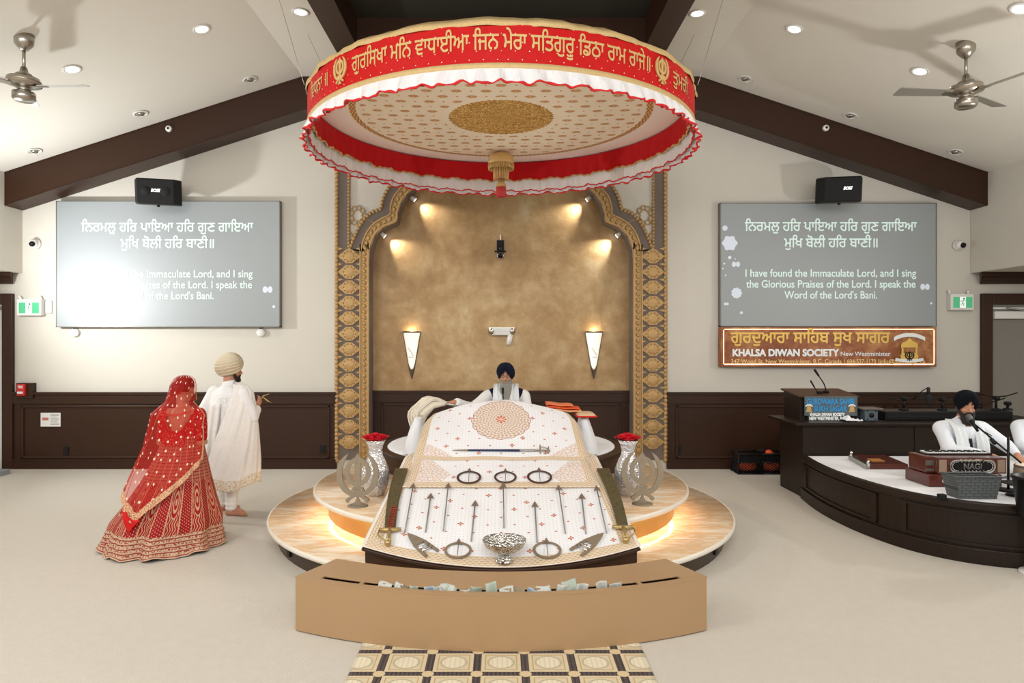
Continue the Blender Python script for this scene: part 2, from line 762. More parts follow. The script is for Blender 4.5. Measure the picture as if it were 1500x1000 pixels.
def fn_gold_wall(c):
    n = c.noise(1.1, 6, .62, dist=.4)
    n2 = c.noise(5.5, 5, .65)
    n3 = c.noise(60, 2, .5)
    f = n * .72 + n2 * .36 + n3 * .1 - .09
    return {'Base Color': c.ramp(f, [(.34, C(146, 114, 72)), (.48, C(172, 140, 96)), (.58, C(188, 160, 117)), (.72, C(210, 191, 156))]),
            'Roughness': n2 * .3 + .32, 'bump': n3 + n2}


m_goldwall = pmat('mottled_gold_plaster', fn_gold_wall, metal=.12, spec=.4, bump=.003)


def fn_onyx(c):
    n = c.noise(1.3, 5, .6, stretch=(1.0, 3.2, 1), dist=1.2)
    n2 = c.noise(5, 4, .6, stretch=(1, 4, 1), dist=.6)
    f = n * .75 + n2 * .3
    return {'Base Color': c.ramp(f, [(.36, C(244, 236, 222)), (.48, C(238, 216, 186)), (.58, C(224, 180, 130)), (.68, C(240, 222, 196))])}


m_onyx = pmat('honey_onyx_slab', fn_onyx, .18, spec=.5, coat=.3)
m_onyxedge = mat('pale_onyx_edge', C(236, 228, 214), .3, var=.06, vs=8)
m_bronze = mat('dark_bronze_sheet', C(84, 72, 60), .35, .6, var=.15, vs=4)
m_brass = mat('brushed_gold_sheet', C(196, 160, 100), .3, .75, var=.1, vs=6)


def fn_screen(c):
    x, y, z = c.obj()
    n = c.noise(.5, 2)
    return {'Base Color': c.mix(n, C(142, 150, 154), C(148, 152, 152))}


m_screen = pmat('grey_projection_screen', fn_screen, .5, spec=1.0)

# ---------------------------------------------------------------- the room
XL, XR, YB, YF = -7.01, 6.87, 10.0, -2.0
ZH, ZS, ZC = 2.86, 4.25, 5.60     # header underside, eaves, flat ceiling
XC = 2.80                         # crease between slope and flat
XB0, XB1 = 1.76, 2.05             # ceiling beams beside the dark recess

struct(MB().box((-10.2, YF, -.12), (10.2, YB + .4, 0)).build('floor', m_carpet))


def slope_z(x):
    return ZS + (ZC - ZS) * ((x - XL) / (-XC - XL) if x < 0 else (XR - x) / (XR - XC))


prof = [(XL, ZS), (-XC, ZC), (-XB1 + .02, ZC), (-XB1 + .02, ZC + .12), (-XC, ZC + .12), (XL, ZS + .12)]
cm = MB()
for sgn in (1, -1):
    pr = prof if sgn == 1 else [(XR, ZS), (XC, ZC), (XB1 - .02, ZC), (XB1 - .02, ZC + .12), (XC, ZC + .12), (XR, ZS + .12)]
    cm.prism(pr, YF, YB, lambda x, z, h: (x, h, z))
struct(cm.build('ceiling', m_ceil))
dc = MB()
dc.box((-XB1, YF, 5.82), (XB1, YB, 5.9))
dc.box((-XB1, YB - .36, 5.55), (XB1, YB - .3, 5.85))
struct(dc.build('ceiling_recess', m_dark_ceil))
tr = 1
for sgn in (-1, 1):
    b = MB()
    b.box((min(sgn * XB0, sgn * XB1), YF, 5.46), (max(sgn * XB0, sgn * XB1), YB - .37, 5.82))
    struct(b.build('trim_%d' % tr, m_wood, bevel=.006), 'dark wood ceiling beam running towards the back wall, %s' % ('left of the red canopy' if sgn < 0 else 'right of the red canopy'), 'ceiling beam')
    tr += 1
b = MB().box((-XB0, 8.35, 5.5), (XB0, 8.6, 5.82))
struct(b.build('trim_%d' % tr, m_wood), 'dark wood cross beam above the red canopy', 'ceiling beam')
tr += 1
# sloped beams on the back wall
H = .475
for sgn in (-1, 1):
    pts = [(XL, ZS), (-XC, ZC), (0, ZC)] if sgn < 0 else [(XR, ZS), (XC, ZC), (0, ZC)]
    low = [(x, z - H) for x, z in reversed(pts)]
    b = MB().prism(pts + low, YB - .37, YB + .02, lambda x, z, h: (x, h, z))
    o = b.build('trim_%d' % tr, m_wood_h, bevel=.006)
    struct(o, 'wide dark wood sloping beam under the ceiling %s' % ('above the left screen' if sgn < 0 else 'above the right screen'), 'ceiling beam')
    # beaded edge strips
    q = MB()
    (x0, z0), (x1, z1) = pts[0], pts[1]
    for dz in (-.012, -H + .012):
        n = 110
        for i in range(n):
            t = (i + .5) / n
            xx, zz = x0 + (x1 - x0) * t, z0 + (z1 - z0) * t + dz
            q.box((xx - .011, YB - .378, zz - .009), (xx + .011, YB - .369, zz + .009))
    q.build('beaded_edge', m_wood_h, o)
    tr += 1

# niche outline (left half), pixel columns read at the wall
INNER = [(541, 690), (541, 384), (542, 365), (549, 345.6), (561, 333.6), (581, 325), (583, 312), (587.6, 297.6), (597, 284), (612, 270),
         (632, 260), (650, 254), (652, 243), (668, 226), (695, 208), (718, 192), (734, 178)]
OUTER = [(527, 690), (527.6, 384), (528.5, 369), (533.6, 348), (544, 331), (559, 320), (571, 314), (571.5, 305), (575.6, 290), (583, 280),
         (598, 262), (620, 249), (640, 242), (642, 234), (658, 215), (686, 197), (712, 180), (734, 160)]
ROPE = [(513, 365), (521.6, 343), (532, 324), (544, 312), (557.6, 307), (560, 297.6), (566, 282), (580, 262), (600, 244), (626, 232), (632, 222), (650, 202), (680, 184), (708, 166), (734, 142)]
wl = lambda px, py: ((px - PX) / 100.0, CAMZ - (py - 500) / 100.0)
INN = [wl(*p) for p in INNER]
INN[0] = (INN[0][0], 0.0)
OUT = [wl(*p) for p in OUTER]
OUT[0] = (OUT[0][0], 0.0)
ROP = [wl(*p) for p in ROPE]

# back wall with its arched opening
bw = MB()
ZT = 5.75
xn = INN[1][0]
for sgn in (-1, 1):
    xo = -10.2 if sgn < 0 else 10.2
    e = abs(xn)
    bw.add([(xo, YB, 0), (sgn * e, YB, 0), (sgn * e, YB, ZT), (xo, YB, ZT)], [(0, 1, 2, 3)])
    pts = [(sgn * abs(x), z) for x, z in INN[1:]]
    pts[-1] = (0, pts[-1][1])
    vs = [(x, YB, z) for x, z in pts] + [(x, YB, ZT) for x, z in pts]
    n = len(pts)
    bw.add(vs, [(i, i + 1, n + i + 1, n + i) for i in range(n - 1)])
struct(bw.build('wall_back', m_wall, fix=False))
nb = MB().box((-2.0, YB + .3, 0), (2.0, YB + .36, 5.3))
struct(nb.build('wall_niche', m_goldwall), 'mottled gold plaster niche wall behind the seated reader', 'wall')
# side walls: headers over the two aisles
for nm, x, dx in (('wall_left', XL, -1), ('wall_right', XR, 1)):
    b = MB().box((min(x, x + dx * .25), YF, ZH), (max(x, x + dx * .25), YB, ZS + .3))
    b.box((min(x + dx * .25, x + dx * 3.2), YF, ZH), (max(x + dx * .25, x + dx * 3.2), YB, ZH + .06))
    b.box((min(x + dx * 3.1, x + dx * 3.2), YF, 0), (max(x + dx * 3.1, x + dx * 3.2), YB, ZH - .001))
    struct(b.build(nm, m_wall))
# crown mouldings at the aisle ceilings
for sgn, x0, x1, side in ((-1, XL - .02, -10, 'left'), (1, XR + .02, 10, 'right')):
    pr = [(0, ZH), (.22, ZH), (.22, ZH - .05), (.15, ZH - .08), (.12, ZH - .125), (.05, ZH - .16), (0, ZH - .16)]
    m = MB()
    # mitred end: profile runs out along x too
    vs = []
    for (d, z) in pr:
        vs.append((x0 + sgn * (.12 - d * .55), YB - d, z))
    for (d, z) in pr:
        vs.append((x1, YB - d, z))
    n = len(pr)
    fs = [(i, (i + 1) % n, n + (i + 1) % n, n + i) for i in range(n)] + [tuple(range(n)), tuple(range(2 * n - 1, n - 1, -1))]
    m.add(vs, fs)
    struct(m.build('trim_%d' % tr, m_wood_h), 'dark wood crown moulding over the %s doorway' % side, 'moulding')
    tr += 1

# wainscots
def wainscot(name, x0, x1, y, label, panels, mat_=None, zt=1.11):
    b = MB()
    b.box((x0, y - .03, 0), (x1, y, zt))
    b.box((x0, y - .055, zt - .16), (x1, y - .03, zt))
    b.box((x0, y - .075, zt - .025), (x1, y, zt + .012))
    b.box((x0, y - .055, 0), (x1, y - .03, .14))
    b.box((x0, y - .065, .125), (x1, y - .03, .145))
    o = b.build(name, m_wood_h, bevel=.003)
    struct(o, label, 'wainscot')
    for (a, c) in panels:
        m = MB()
        za, zb = .15, zt - .18
        for (p, q, r, s_) in ((a, za, c, za + .035), (a, zb - .035, c, zb), (a, za, a + .035, zb), (c - .035, za, c, zb)):
            m.box((p, y - .05, q), (r, y - .03, s_))
        m.build('panel_moulding', m_wood, o, bevel=.008)
    return o


def bs_name(s):
    return 'baseboard_' + s


wainscot('baseboard_left', -7.12, -2.40, YB, 'dark wood wainscot along the back wall left of the arch', [(-7.0, -2.5)])
wainscot('baseboard_right', 2.42, 7.02, YB, 'dark wood wainscot along the back wall right of the arch', [(2.55, 5.6), (5.75, 6.95)])
wainscot('baseboard_niche', -1.93, 1.93, YB + .3, 'dark wood wainscot inside the gold niche', [(-1.8, -.66), (-.56, .56), (.66, 1.8)])

# ---------------------------------------------------------------- doors at both aisles
def door(name, xj, sgn, label):
    """jamb edge facing the hall at xj, opening runs outward (sgn)"""
    b = MB()
    jw = .155
    zt = 2.56
    o_ = thing(name, label, 'doorway', (xj, YB, 0), kind='structure')
    b.box((min(xj, xj + sgn * jw), YB - .06, 0), (max(xj, xj + sgn * jw), YB, zt))
    xe = xj + sgn * 1.9
    b.box((min(xj + sgn * jw, xe), YB - .06, zt - .16), (max(xj + sgn * jw, xe), YB, zt))
    b.box((min(xe, xe - sgn * jw), YB - .06, 0), (max(xe, xe - sgn * jw), YB, zt))
    b.build('door_frame', m_wood, o_, bevel=.008)
    return o_, jw, zt


m_doorgrey = mat('grey_door_laminate', C(128, 124, 116), .6, var=.06, vs=20, stretch=(8, 1, 1))
m_doorlight = mat('pale_door_paint', C(206, 208, 208), .5, var=.03)
o_, jw, zt = door('door_1', -7.12, -1, 'dark framed doorway at the far left edge, pale door inside')
b = MB().box((-8.9, YB - .02, 0), (-7.12 - jw, YB - .005, zt - .16))
b.build('door_leaf', m_doorlight, o_)
b = MB().box((-8.9, YB - .05, zt - .24), (-7.12 - jw - .02, YB - .02, zt - .19))
b.build('door_closer', m_chrome, o_)
o_, jw, zt = door('door_2', 7.01, 1, 'dark framed doorway at the right edge, grey door inside')
b = MB().box((7.01 + jw, YB - .02, 0), (8.8, YB - .005, zt - .16))
b.build('door_leaf', m_doorgrey, o_)
b = MB().box((7.01 + jw + .01, YB - .09, 2.19), (8.7, YB - .02, 2.3))
b.box((7.01 + jw + .01, YB - .05, 2.33), (8.7, YB - .02, 2.36))
c_ = b.build('door_closer', m_white, o_, bevel=.01)
b = MB().tube([(7.36, YB - .05, 2.35), (7.6, YB - .1, 2.31), (7.9, YB - .05, 2.35)], .012, 8)
b.build('closer_arm', m_chrome, c_)

# ---------------------------------------------------------------- arch surround
arch = thing('arch_surround', 'ornate gold and taupe arch surround framing the gold niche', 'arch', (0, YB, 0), kind='structure')
rv = MB()
for sg in (-1, 1):
    pts = [(sg * abs(x), z) for x, z in INN]
    vs = [(x, YB, z) for x, z in pts] + [(x, YB + .3, z) for x, z in pts]
    n = len(pts)
    rv.add(vs, [(i, i + 1, n + i + 1, n + i) for i in range(n - 1)])
rv.build('arch_reveal', m_taupe, arch, fix=False)
mpw = lambda sg: (lambda x, z, h: (sg * abs(x), YB - h, z))
for sg in (-1, 1):
    # taupe field between the inner moulding and the rope
    t = MB()
    L = cat_rom([(x, z, 0) for x, z in OUT[2:]], 3)
    R = cat_rom([(x, z, 0) for x, z in ROP], 3)
    n = 46
    rs = lambda Q: [Q[min(len(Q) - 1, int(round(i * (len(Q) - 1) / n)))] for i in range(n + 1)]
    t.strip([(p.x, p.y) for p in rs(L)], [(p.x, p.y) for p in rs(R)], 0, .022, mpw(sg))
    t.prism([(-2.37, 0.13), (-2.06, 0.13), (-2.055, 3.19), (-2.21, 3.22), (-2.37, 3.22)], 0, .022, mpw(sg))
    t.prism([(-2.37, 3.22), (-2.235, 3.22), (-2.235, 5.4), (-2.37, 5.4)], 0, .022, mpw(sg))
    t.build('taupe_panel', m_taupe, arch)
    # inner gold moulding: an ogee band with beads
    g = MB()
    i2 = cat_rom([(x, z, 0) for x, z in INN], 4)
    o2 = cat_rom([(x, z, 0) for x, z in OUT], 4)
    n = 90
    ii = rs = None
    rsn = lambda Q: [Q[min(len(Q) - 1, int(round(i * (len(Q) - 1) / n)))] for i in range(n + 1)]
    A_, B_ = rsn(i2), rsn(o2)
    mixp = lambda k: [(a.x + (b_.x - a.x) * k, a.y + (b_.y - a.y) * k) for a, b_ in zip(A_, B_)]
    g.strip(mixp(0), mixp(1), 0, .03, mpw(sg))
    g.strip(mixp(0), mixp(.16), .03, .055, mpw(sg))
    g.strip(mixp(.86), mixp(1), .03, .055, mpw(sg))
    mid = mixp(.5)
    L_ = 0
    d_ = 0.0
    for (xa, za), (xb, zb) in zip(mid, mid[1:]):
        seg = math.hypot(xb - xa, zb - za)
        while d_ < seg:
            k = d_ / seg
            xx, zz = xa + (xb - xa) * k, za + (zb - za) * k
            if zz < 4.3:
                th = math.atan2(zb - za, xb - xa)
                c0 = Vector(mpw(sg)(xx, zz, .03))
                g.ball(c0, (.026, .022, .04), 8, 6, Matrix.Rotation((th - PI / 2 + .5) * -sg * -1 if sg < 0 else -(th - PI / 2 + .5), 3, 'Y'))
            d_ += .085
        d_ -= seg
    g.build('gold_moulding', m_gold, arch)
    # rope mouldings
    r = MB()
    def rope(pts, rad=.026, step=.05):
        q = cat_rom([(x, z, 0) for x, z in pts], 6)
        acc = 0.0
        for a, b_ in zip(q, q[1:]):
            seg = (b_ - a).length
            if seg < 1e-6:
                continue
            while acc < seg:
                p = a + (b_ - a) * (acc / seg)
                r.ball(mpw(sg)(p.x, p.y, .03), (rad, rad, rad * 1.25), 7, 5)
                acc += step
            acc -= seg
    rope([(-2.40, .13), (-2.40, 2.5), (-2.40, 5.1)], .034, .062)
    rope([(-2.225, 3.2), (-2.225, 4.0), (-2.225, 5.1)], .022, .05)
    rope(ROP, .026, .055)
    r.build('rope_moulding', m_gold, arch)
    # scroll in the spandrel
    s_ = MB()
    for k in range(9):
        a = 2 * PI * k / 9
        cx, cz = -2.10 + .095 * math.cos(a), 3.70 + .115 * math.sin(a)
        s_.tube([mpw(sg)(cx + .035 * math.cos(t_), cz + .035 * math.sin(t_), .012) for t_ in [2 * PI * i / 8 for i in range(9)]], .009, 6)
    s_.tube([mpw(sg)(-2.2 + .03 * math.sin(i * .8), 3.32 + i * .035, .012) for i in range(9)], .012, 6)
    s_.tube([mpw(sg)(-2.0 + i * .03, 3.62 + .02 * math.sin(i), .012) for i in range(8)], .012, 6)
    s_.build('scroll_ornament', m_gold, arch)
    # column of carved medallions
    zs = [3.10 - k * .2255 for k in range(14)]
    for z in zs:
        if z < .2:
            continue
        md = MB()
        cx = -2.215
        oct_ = [(cx + .122 * math.cos(PI / 8 + k * PI / 4), z + .108 * math.sin(PI / 8 + k * PI / 4)) for k in range(8)]
        md.prism(oct_, .02, .05, mpw(sg))
        md.ball(mpw(sg)(cx, z, .045), (.085, .016, .08), 14, 8)
        for s2 in (-1, 1):
            md.prism([(cx + s2 * .115, z + .05), (cx + s2 * .165, z), (cx + s2 * .115, z - .05)], .02, .045, mpw(sg))
            md.prism([(cx + s2 * .09, z + .115), (cx + s2 * .165, z + .135), (cx + s2 * .165, z + .09)], .02, .038, mpw(sg))
        for k in range(10):
            a = 2 * PI * k / 10
            md.ball(mpw(sg)(cx + .088 * math.cos(a), z + .08 * math.sin(a), .05), .014, 6, 4)
        md.build('medallion', m_gold, arch)

# carved niche spotlights fixed under the arch
for i, (px, py, lab) in enumerate(((555, 339, 'small white niche spotlight on the lower left arch curve'), (600, 285, 'small white niche spotlight on the upper left arch curve'),
                                   (912, 339, 'small white niche spotlight on the lower right arch curve'), (867, 285, 'small white niche spotlight on the upper right arch curve'))):
    x, z = wl(px, py)
    sg = 1 if x < 0 else -1
    p0 = Vector((x + sg * .03, YB + .2, z - .02))
    aim = Vector((x + sg * .62, YB + .34, z - .5))
    d = (aim - p0).normalized()
    t = thing('niche_spotlight', lab, 'spotlight', p0, 'niche spotlights')
    MB().cyl(p0 - d * .05, p0 + d * .03, .026, .036, 16).build('lamp_body', m_white, t)
    MB().cyl(p0 + d * .030, p0 + d * .034, .03, .03, 16).build('lamp_face', m_glow, t)
    spot('niche_spot_light', p0 + d * .05, aim, 46, 75, .9, .02, (1, .97, .9))

# ================================================================ ceiling fittings
def ceil_hit(px, py):
    dx, dz = (px - PX) / 1000.0, -(py - 500) / 1000.0
    d = (ZC - CAMZ) / dz
    if abs(dx * d) <= XC:
        return Vector((dx * d, d, ZC)), Vector((0, 0, -1))
    if dx < 0:
        k = (ZC - ZS) / (-XC - XL)
        d = (ZS - k * XL - CAMZ) / (dz - k * dx)
        nrm = Vector((k, 0, -1)).normalized()
    else:
        k = (ZC - ZS) / (XR - XC)
        d = (ZS + k * XR - CAMZ) / (dz + k * dx)
        nrm = Vector((-k, 0, -1)).normalized()
    return Vector((dx * d, d, CAMZ + dz * d)), nrm


def downlight(px, py, lit, lab):
    p, n = ceil_hit(px, py)
    t = thing('recessed_ceiling_light', lab, 'ceiling light', p, 'recessed ceiling lights')
    q = n.to_track_quat('Z', 'Y').to_matrix().to_4x4()
    M = Matrix.Translation(p) @ q
    MB().lathe([(.068, 0), (.09, .002), (.1, .010), (.088, .014), (.070, .012), (.066, .002)], n=28).xf(M).build('trim_ring', m_white, t)
    if lit:
        MB().lathe([(0.0, .006), (.068, .006), (.069, .001)], n=28).xf(M).build('lamp_face', m_glow, t)
        l = spot('ceiling_downlight', p + n * .06, p + n * .06 + Vector((0, 0, -1)), 34, 120, .7, .07, (1, .95, .87))
    else:
        MB().lathe([(0, -.001), (.066, -.001), (.069, .004)], n=28).xf(M).build('dark_well', m_taupe, t)
        MB().ball((0, 0, .004), (.05, .05, .026), 16, 10).xf(M @ Matrix.Rotation(.5, 4, 'X')).build('eyeball_lamp', m_chrome, t)
    return t


for px, py, lit, lab in (
        (295, 42, 1, 'lit round recessed ceiling light left of the left crease, above the left beam'),
        (105, 101, 1, 'lit round recessed ceiling light just right of the left ceiling fan'),
        (440, 17, 1, 'lit round recessed ceiling light on the flat strip left of the red canopy'),
        (1164, 42, 1, 'lit round recessed ceiling light high above the right beam, between canopy and fan'),
        (1348, 104, 1, 'lit round recessed ceiling light just left of the right ceiling fan'),
        (1022, 19, 1, 'lit round recessed ceiling light on the flat strip right of the red canopy'),
        (1496, 12, 1, 'lit round recessed ceiling light in the top right corner of the picture'),
        (366, 116, 0, 'unlit swivel ceiling spotlight above the left beam, the one nearest the canopy'),
        (206, 166, 0, 'unlit swivel ceiling spotlight above the middle of the left beam'),
        (50, 221, 0, 'unlit swivel ceiling spotlight above the low end of the left beam'),
        (1092, 115, 0, 'unlit swivel ceiling spotlight above the right beam, the one nearest the canopy'),
        (1246, 169, 0, 'unlit swivel ceiling spotlight above the middle of the right beam'),
        (1400, 222, 0, 'unlit swivel ceiling spotlight above the low end of the right beam')):
    downlight(px, py, lit, lab)


def fan(px, py, zm, angs, L, label):
    p, n = ceil_hit(px, py)
    t = thing('ceiling_fan', label, 'ceiling fan', p)
    x, y, z = p
    MB().lathe([(0, -.13), (.035, -.13), (.085, -.07), (.095, 0.03), (0, .03)], p, 28).build('canopy_mount', m_chrome, t)
    MB().cyl((x, y, z - .1), (x, y, zm + .14), .016, n=14).build('downrod', m_chrome, t)
    mo = MB().lathe([(0, .17), (.03, .17), (.04, .12), (.075, .10), (.085, .07), (.15, .055), (.16, .02), (.15, -.01), (.09, -.03), (.06, -.05), (.06, -.07),
                     (.105, -.085), (.105, -.15), (.085, -.17), (0, -.175)], (x, y, zm), 32).build('motor_housing', m_chrome, t)
    MB().lathe([(.158, .018), (.165, .005), (.156, -.008)], (x, y, zm), 32).build('housing_band', m_steel, mo)
    bl = mat('satin_fan_blade_' + ('lamplit' if px < 700 else 'greyer'), C(226, 226, 224) if px < 700 else C(150, 146, 136), .4, .4, var=.03)  # left blades paler: the lamplight on them is put into the colour
    for a in angs:
        b = MB()
        M = Matrix.Translation((x, y, zm - .02)) @ Matrix.Rotation(a, 4, 'Z') @ Matrix.Rotation(math.radians(12), 4, 'X')
        b.prism([(.16, -.05), (.26, -.062), (L, -.075), (L + .01, -.06), (L + .01, .055), (L, .07), (.26, .06), (.16, .05)], -.004, .004)
        b.xf(M)
        o = b.build('blade', bl, t, bevel=.002)
        MB().box((.08, -.03, -.012), (.24, .03, -.004)).xf(M).build('blade_bracket', m_chrome, o)
    return t


fan(35, 55, 4.47, [math.radians(-2), math.radians(-122), math.radians(118)], .64, 'brushed nickel ceiling fan with pale blades at the left edge')
fan(1415, 66, 4.45, [math.radians(184), math.radians(-70), math.radians(32)], .74, 'brushed nickel ceiling fan with grey blades above the right beam')

# white round detectors on the sloping beams
for sg, px, py, side in ((-1, 248, 189, 'left'), (1, 1209, 188, 'right')):
    p = P(px, py, 9.63)
    t = thing('smoke_detector', 'small white round detector on the face of the %s sloping beam' % side, 'detector', p)
    MB().tube([p + Vector((0, -.0, 0)), p + Vector((0, -.03, 0)), p + Vector((0, -.04, 0))], [.045, .042, .03], 20).build('housing', m_white, t)
    MB().tube([p + Vector((0, -.04, 0)), p + Vector((0, -.048, 0))], [.018, .016], 14).build('sensor', m_black, t)

# loudspeakers over the screens
def speaker(px, py, rz, label):
    p = P(px, py, 9.55)
    t = thing('wall_speaker', label, 'speaker', p)
    M = Matrix.Translation(p) @ Matrix.Rotation(rz, 4, 'Z') @ Matrix.Rotation(math.radians(8), 4, 'X')
    b = MB()
    b.prism([(-.3, .02), (-.24, -.16), (.24, -.16), (.3, .02), (.27, .16), (-.27, .16)], -.18, .17).xf(M)
    b.build('cabinet', m_black, t, bevel=.015)
    g = MB().prism([(-.3, -.005), (-.235, -.175), (.235, -.175), (.3, -.005), (.285, -.0), (.23, -.15), (-.23, -.15), (-.285, .0)], -.165, .155).xf(M)
    gr = g.build('grille', m_blackfab, t, bevel=.008)
    lg = MB()
    lettering(lg, 'BOSE', lambda x, y: M @ Vector((x + y * .25 + (.06 if px > 700 else 0), -.178, y - .01)), width=.11, height=.055, bold=.05)
    lg.build('maker_lettering', m_silver, gr)
    for k in (-1, 1):
        if px < 700:
            MB().tube([M @ Vector((k * .125, -.172, 0.0)), M @ Vector((k * .125, -.18, 0.0))], [.065, .058], 24).build('driver', m_blackfab, gr)
    br = MB().box((p.x - .05, p.y + .1, p.z - .06), (p.x + .05, YB, p.z + .06))
    br.tube([p + Vector((0, .12, 0)), p + Vector((0, .05, 0))], .03)
    br.tube([p + Vector((0, 0, -.17)), p + Vector((0, 0, -.21))], .02)
    br.build('wall_bracket', m_black, t)
    return t


speaker(232, 281, math.radians(14), 'black loudspeaker over the left projection screen')
speaker(1229, 278, math.radians(-10), 'black loudspeaker over the right projection screen')

# ================================================================ projection screens
GUR1 = '\u0a3f\u0a28\u0a30\u0a2e\u0a32\u0a41 \u0a39\u0a3f\u0a30 \u0a2a\u0a3e\u0a07\u0a06 \u0a39\u0a3f\u0a30 \u0a17\u0a41\u0a23 \u0a17\u0a3e\u0a07\u0a06'
GUR2 = '\u0a2e\u0a41\u0a3f\u0a16 \u0a2c\u0a4b\u0a32\u0a40 \u0a39\u0a3f\u0a30 \u0a2c\u0a3e\u0a23\u0a40\u0965'
ENG = ['I have found the Immaculate Lord, and I sing', 'the Glorious Praises of the Lord. I speak the', "Word of the Lord's Bani."]
m_proj_flower = mat('projected_flower_light', C(196, 204, 214), .8, emit=.22, emit_col=(.85, .9, 1))
m_proj_leaf = mat('projected_blue_petal_light', C(150, 178, 200), .8, emit=.12, emit_col=(.6, .8, 1))


def screen(x0, y0, x1, y1, label, side):
    ys = YB - .10
    d = ys
    a, b_ = P(x0, y0, d), P(x1, y1, d)
    t = thing('projection_screen', label, 'projection screen', ((a.x + b_.x) / 2, YB, (a.z + b_.z) / 2))
    MB().box((a.x + .005, ys, b_.z + .005), (b_.x - .005, YB - .012, a.z - .005)).build('screen_surface', m_screen, t)
    f = MB()
    for (p, q, r, s_) in ((a.x, b_.z, b_.x, b_.z + .012), (a.x, a.z - .012, b_.x, a.z), (a.x, b_.z, a.x + .012, a.z), (b_.x - .012, b_.z, b_.x, a.z)):
        f.box((p, ys - .004, q), (r, YB - .002, s_))
    f.build('screen_frame', mat('dark_screen_frame_' + side, C(120, 118, 112), .4, .5), t)
    W = lambda px, py: P(px, py, ys - .003)
    k = d / 1000.0
    tx = MB()
    dx = x0 - (1055 if side == 'right' else 82)
    ox = 0 if side == 'right' else -965 - 7
    oy = 0 if side == 'right' else 1
    def mp_(cx, py):
        c0 = W(cx + ox, py + oy)
        return lambda x, y: c0 + Vector((x, 0, y))
    lettering(tx, GUR1, mp_(1217, 338), width=252 * k, height=.2, bold=.016)
    lettering(tx, GUR2, mp_(1217, 362), width=137 * k, height=.2, bold=.016)
    tx.build('projected_gurmukhi_lettering', m_proj_text, t, fix=False)
    tx = MB()
    for s_, py, wd in zip(ENG, (405, 421, 437), (250, 248, 136)):
        lettering(tx, s_, mp_(1217, py), width=wd * k, height=.155, bold=.012)
    o = tx.build('projected_english_lettering', m_proj_text, t, fix=False)
    fls = []
    def disc( px, py, r, n=16, pet=0, amp=.2):
        c0 = W(px, py)
        mb = MB()
        fls.append(mb)
        mb.add([c0] + [c0 + Vector((math.cos(2 * PI * i / n), 0, math.sin(2 * PI * i / n))) * r * (1 + amp * math.cos(pet * 2 * PI * i / n)) for i in range(n)],
               [(0, i + 1, (i + 1) % n + 1) for i in range(n)])
    def heart(px, py, r):
        c0 = W(px, py)
        fl = MB()
        fls.append(fl)
        for s2 in (-1, 1):
            fl.add([c0 + Vector((s2 * (r * .48 + r * .5 * math.cos(2 * PI * i / 12)), 0, r * .65 * math.sin(2 * PI * i / 12) + s2 * -.0)) for i in range(12)], [tuple(range(12))])
    if side == 'right':
        disc(1069, 356, .105, 60, 6, .1)
        disc(1079, 429, .075, 60, 9, .08)
        for px, py, r in ((1062, 334, .032), (1069, 377, .02), (1061, 386, .012), (1063, 403, .01), (1086, 458, .018), (1059, 393, .01), (1364, 444, .014), (1077, 379, .008)):
            disc(px, py, r)
        heart(1078, 387, .062)
        heart(1064, 445, .035)
        heart(1355, 420, .07)
    else:
        heart(392, 424, .075)
        disc(401, 449, .018)
    for q in fls:
        q.build('projected_flower', m_proj_flower, t, fix=False)
    return t


screen(82, 294, 410, 479, 'grey projection screen with verse lettering on the left wall, washed out by glare', 'left')
screen(1055, 297, 1372, 478, 'grey projection screen with verse lettering on the right wall, above the copper sign', 'right')

# ================================================================ society sign
def fn_copper(c):
    n = c.noise(2.2, 5, .6, dist=.8)
    n2 = c.noise(14, 4, .6)
    return {'Base Color': c.ramp(n * .7 + n2 * .3, [(.35, C(112, 58, 32)), (.5, C(150, 88, 52)), (.65, C(190, 138, 92))])}


m_copper = pmat('mottled_copper_board', fn_copper, .45, .15)
m_edge_glow = mat('lit_sign_edge', (1, .75, .55), .5, emit=2.2, emit_col=(1, .66, .42))
m_yellow = mat('yellow_gold_lettering', C(226, 186, 96), .45, .2, var=.05)
m_pale_gold = mat('pale_gold_lettering', C(240, 206, 140), .5)
a, b_ = P(1056, 479, 9.86), P(1372, 537, 9.86)
t = thing('society_sign', 'copper society sign with lit edges and gold Gurmukhi lettering under the right screen', 'sign', ((a.x + b_.x) / 2, YB, (a.z + b_.z) / 2))
MB().box((a.x, 9.86, b_.z), (b_.x, 9.99, a.z)).build('sign_board', m_copper, t, bevel=.006)
g = MB()
i_ = .05
for (p, q, r, s_) in ((a.x + i_, b_.z + .03, b_.x - i_, b_.z + .042), (a.x + i_, a.z - .035, b_.x - i_, a.z - .027), (a.x + .035, b_.z + .04, a.x + .043, a.z - .04), (b_.x - .043, b_.z + .04, b_.x - .035, a.z - .04)):
    g.box((p, 9.852, q), (r, 9.859, s_))
g.build('lit_edge', m_edge_glow, t)
sk = 9.85 / 1000
W = lambda px, py: (lambda x, y: P(px, py, 9.85) + Vector((x, 0, y)))
l_ = MB()
lettering(l_, '\u0a17\u0a41\u0a30\u0a26\u0a41\u0a06\u0a30\u0a3e \u0a38\u0a3e\u0a3f\u0a39\u0a2c \u0a38\u0a41\u0a16 \u0a38\u0a3e\u0a17\u0a30', W(1187, 502), width=234 * sk, height=.235, bold=.022)
l_.build('gurmukhi_lettering', m_yellow, t, fix=False)
l_ = MB()
lettering(l_, 'KHALSA DIWAN SOCIETY', W(1151, 521), width=156 * sk, height=.135, bold=.05)
lettering(l_, 'New Westminister', W(1268, 521), width=73 * sk, height=.088, bold=.012)
l_.build('society_lettering', m_ink_white, t, fix=False)
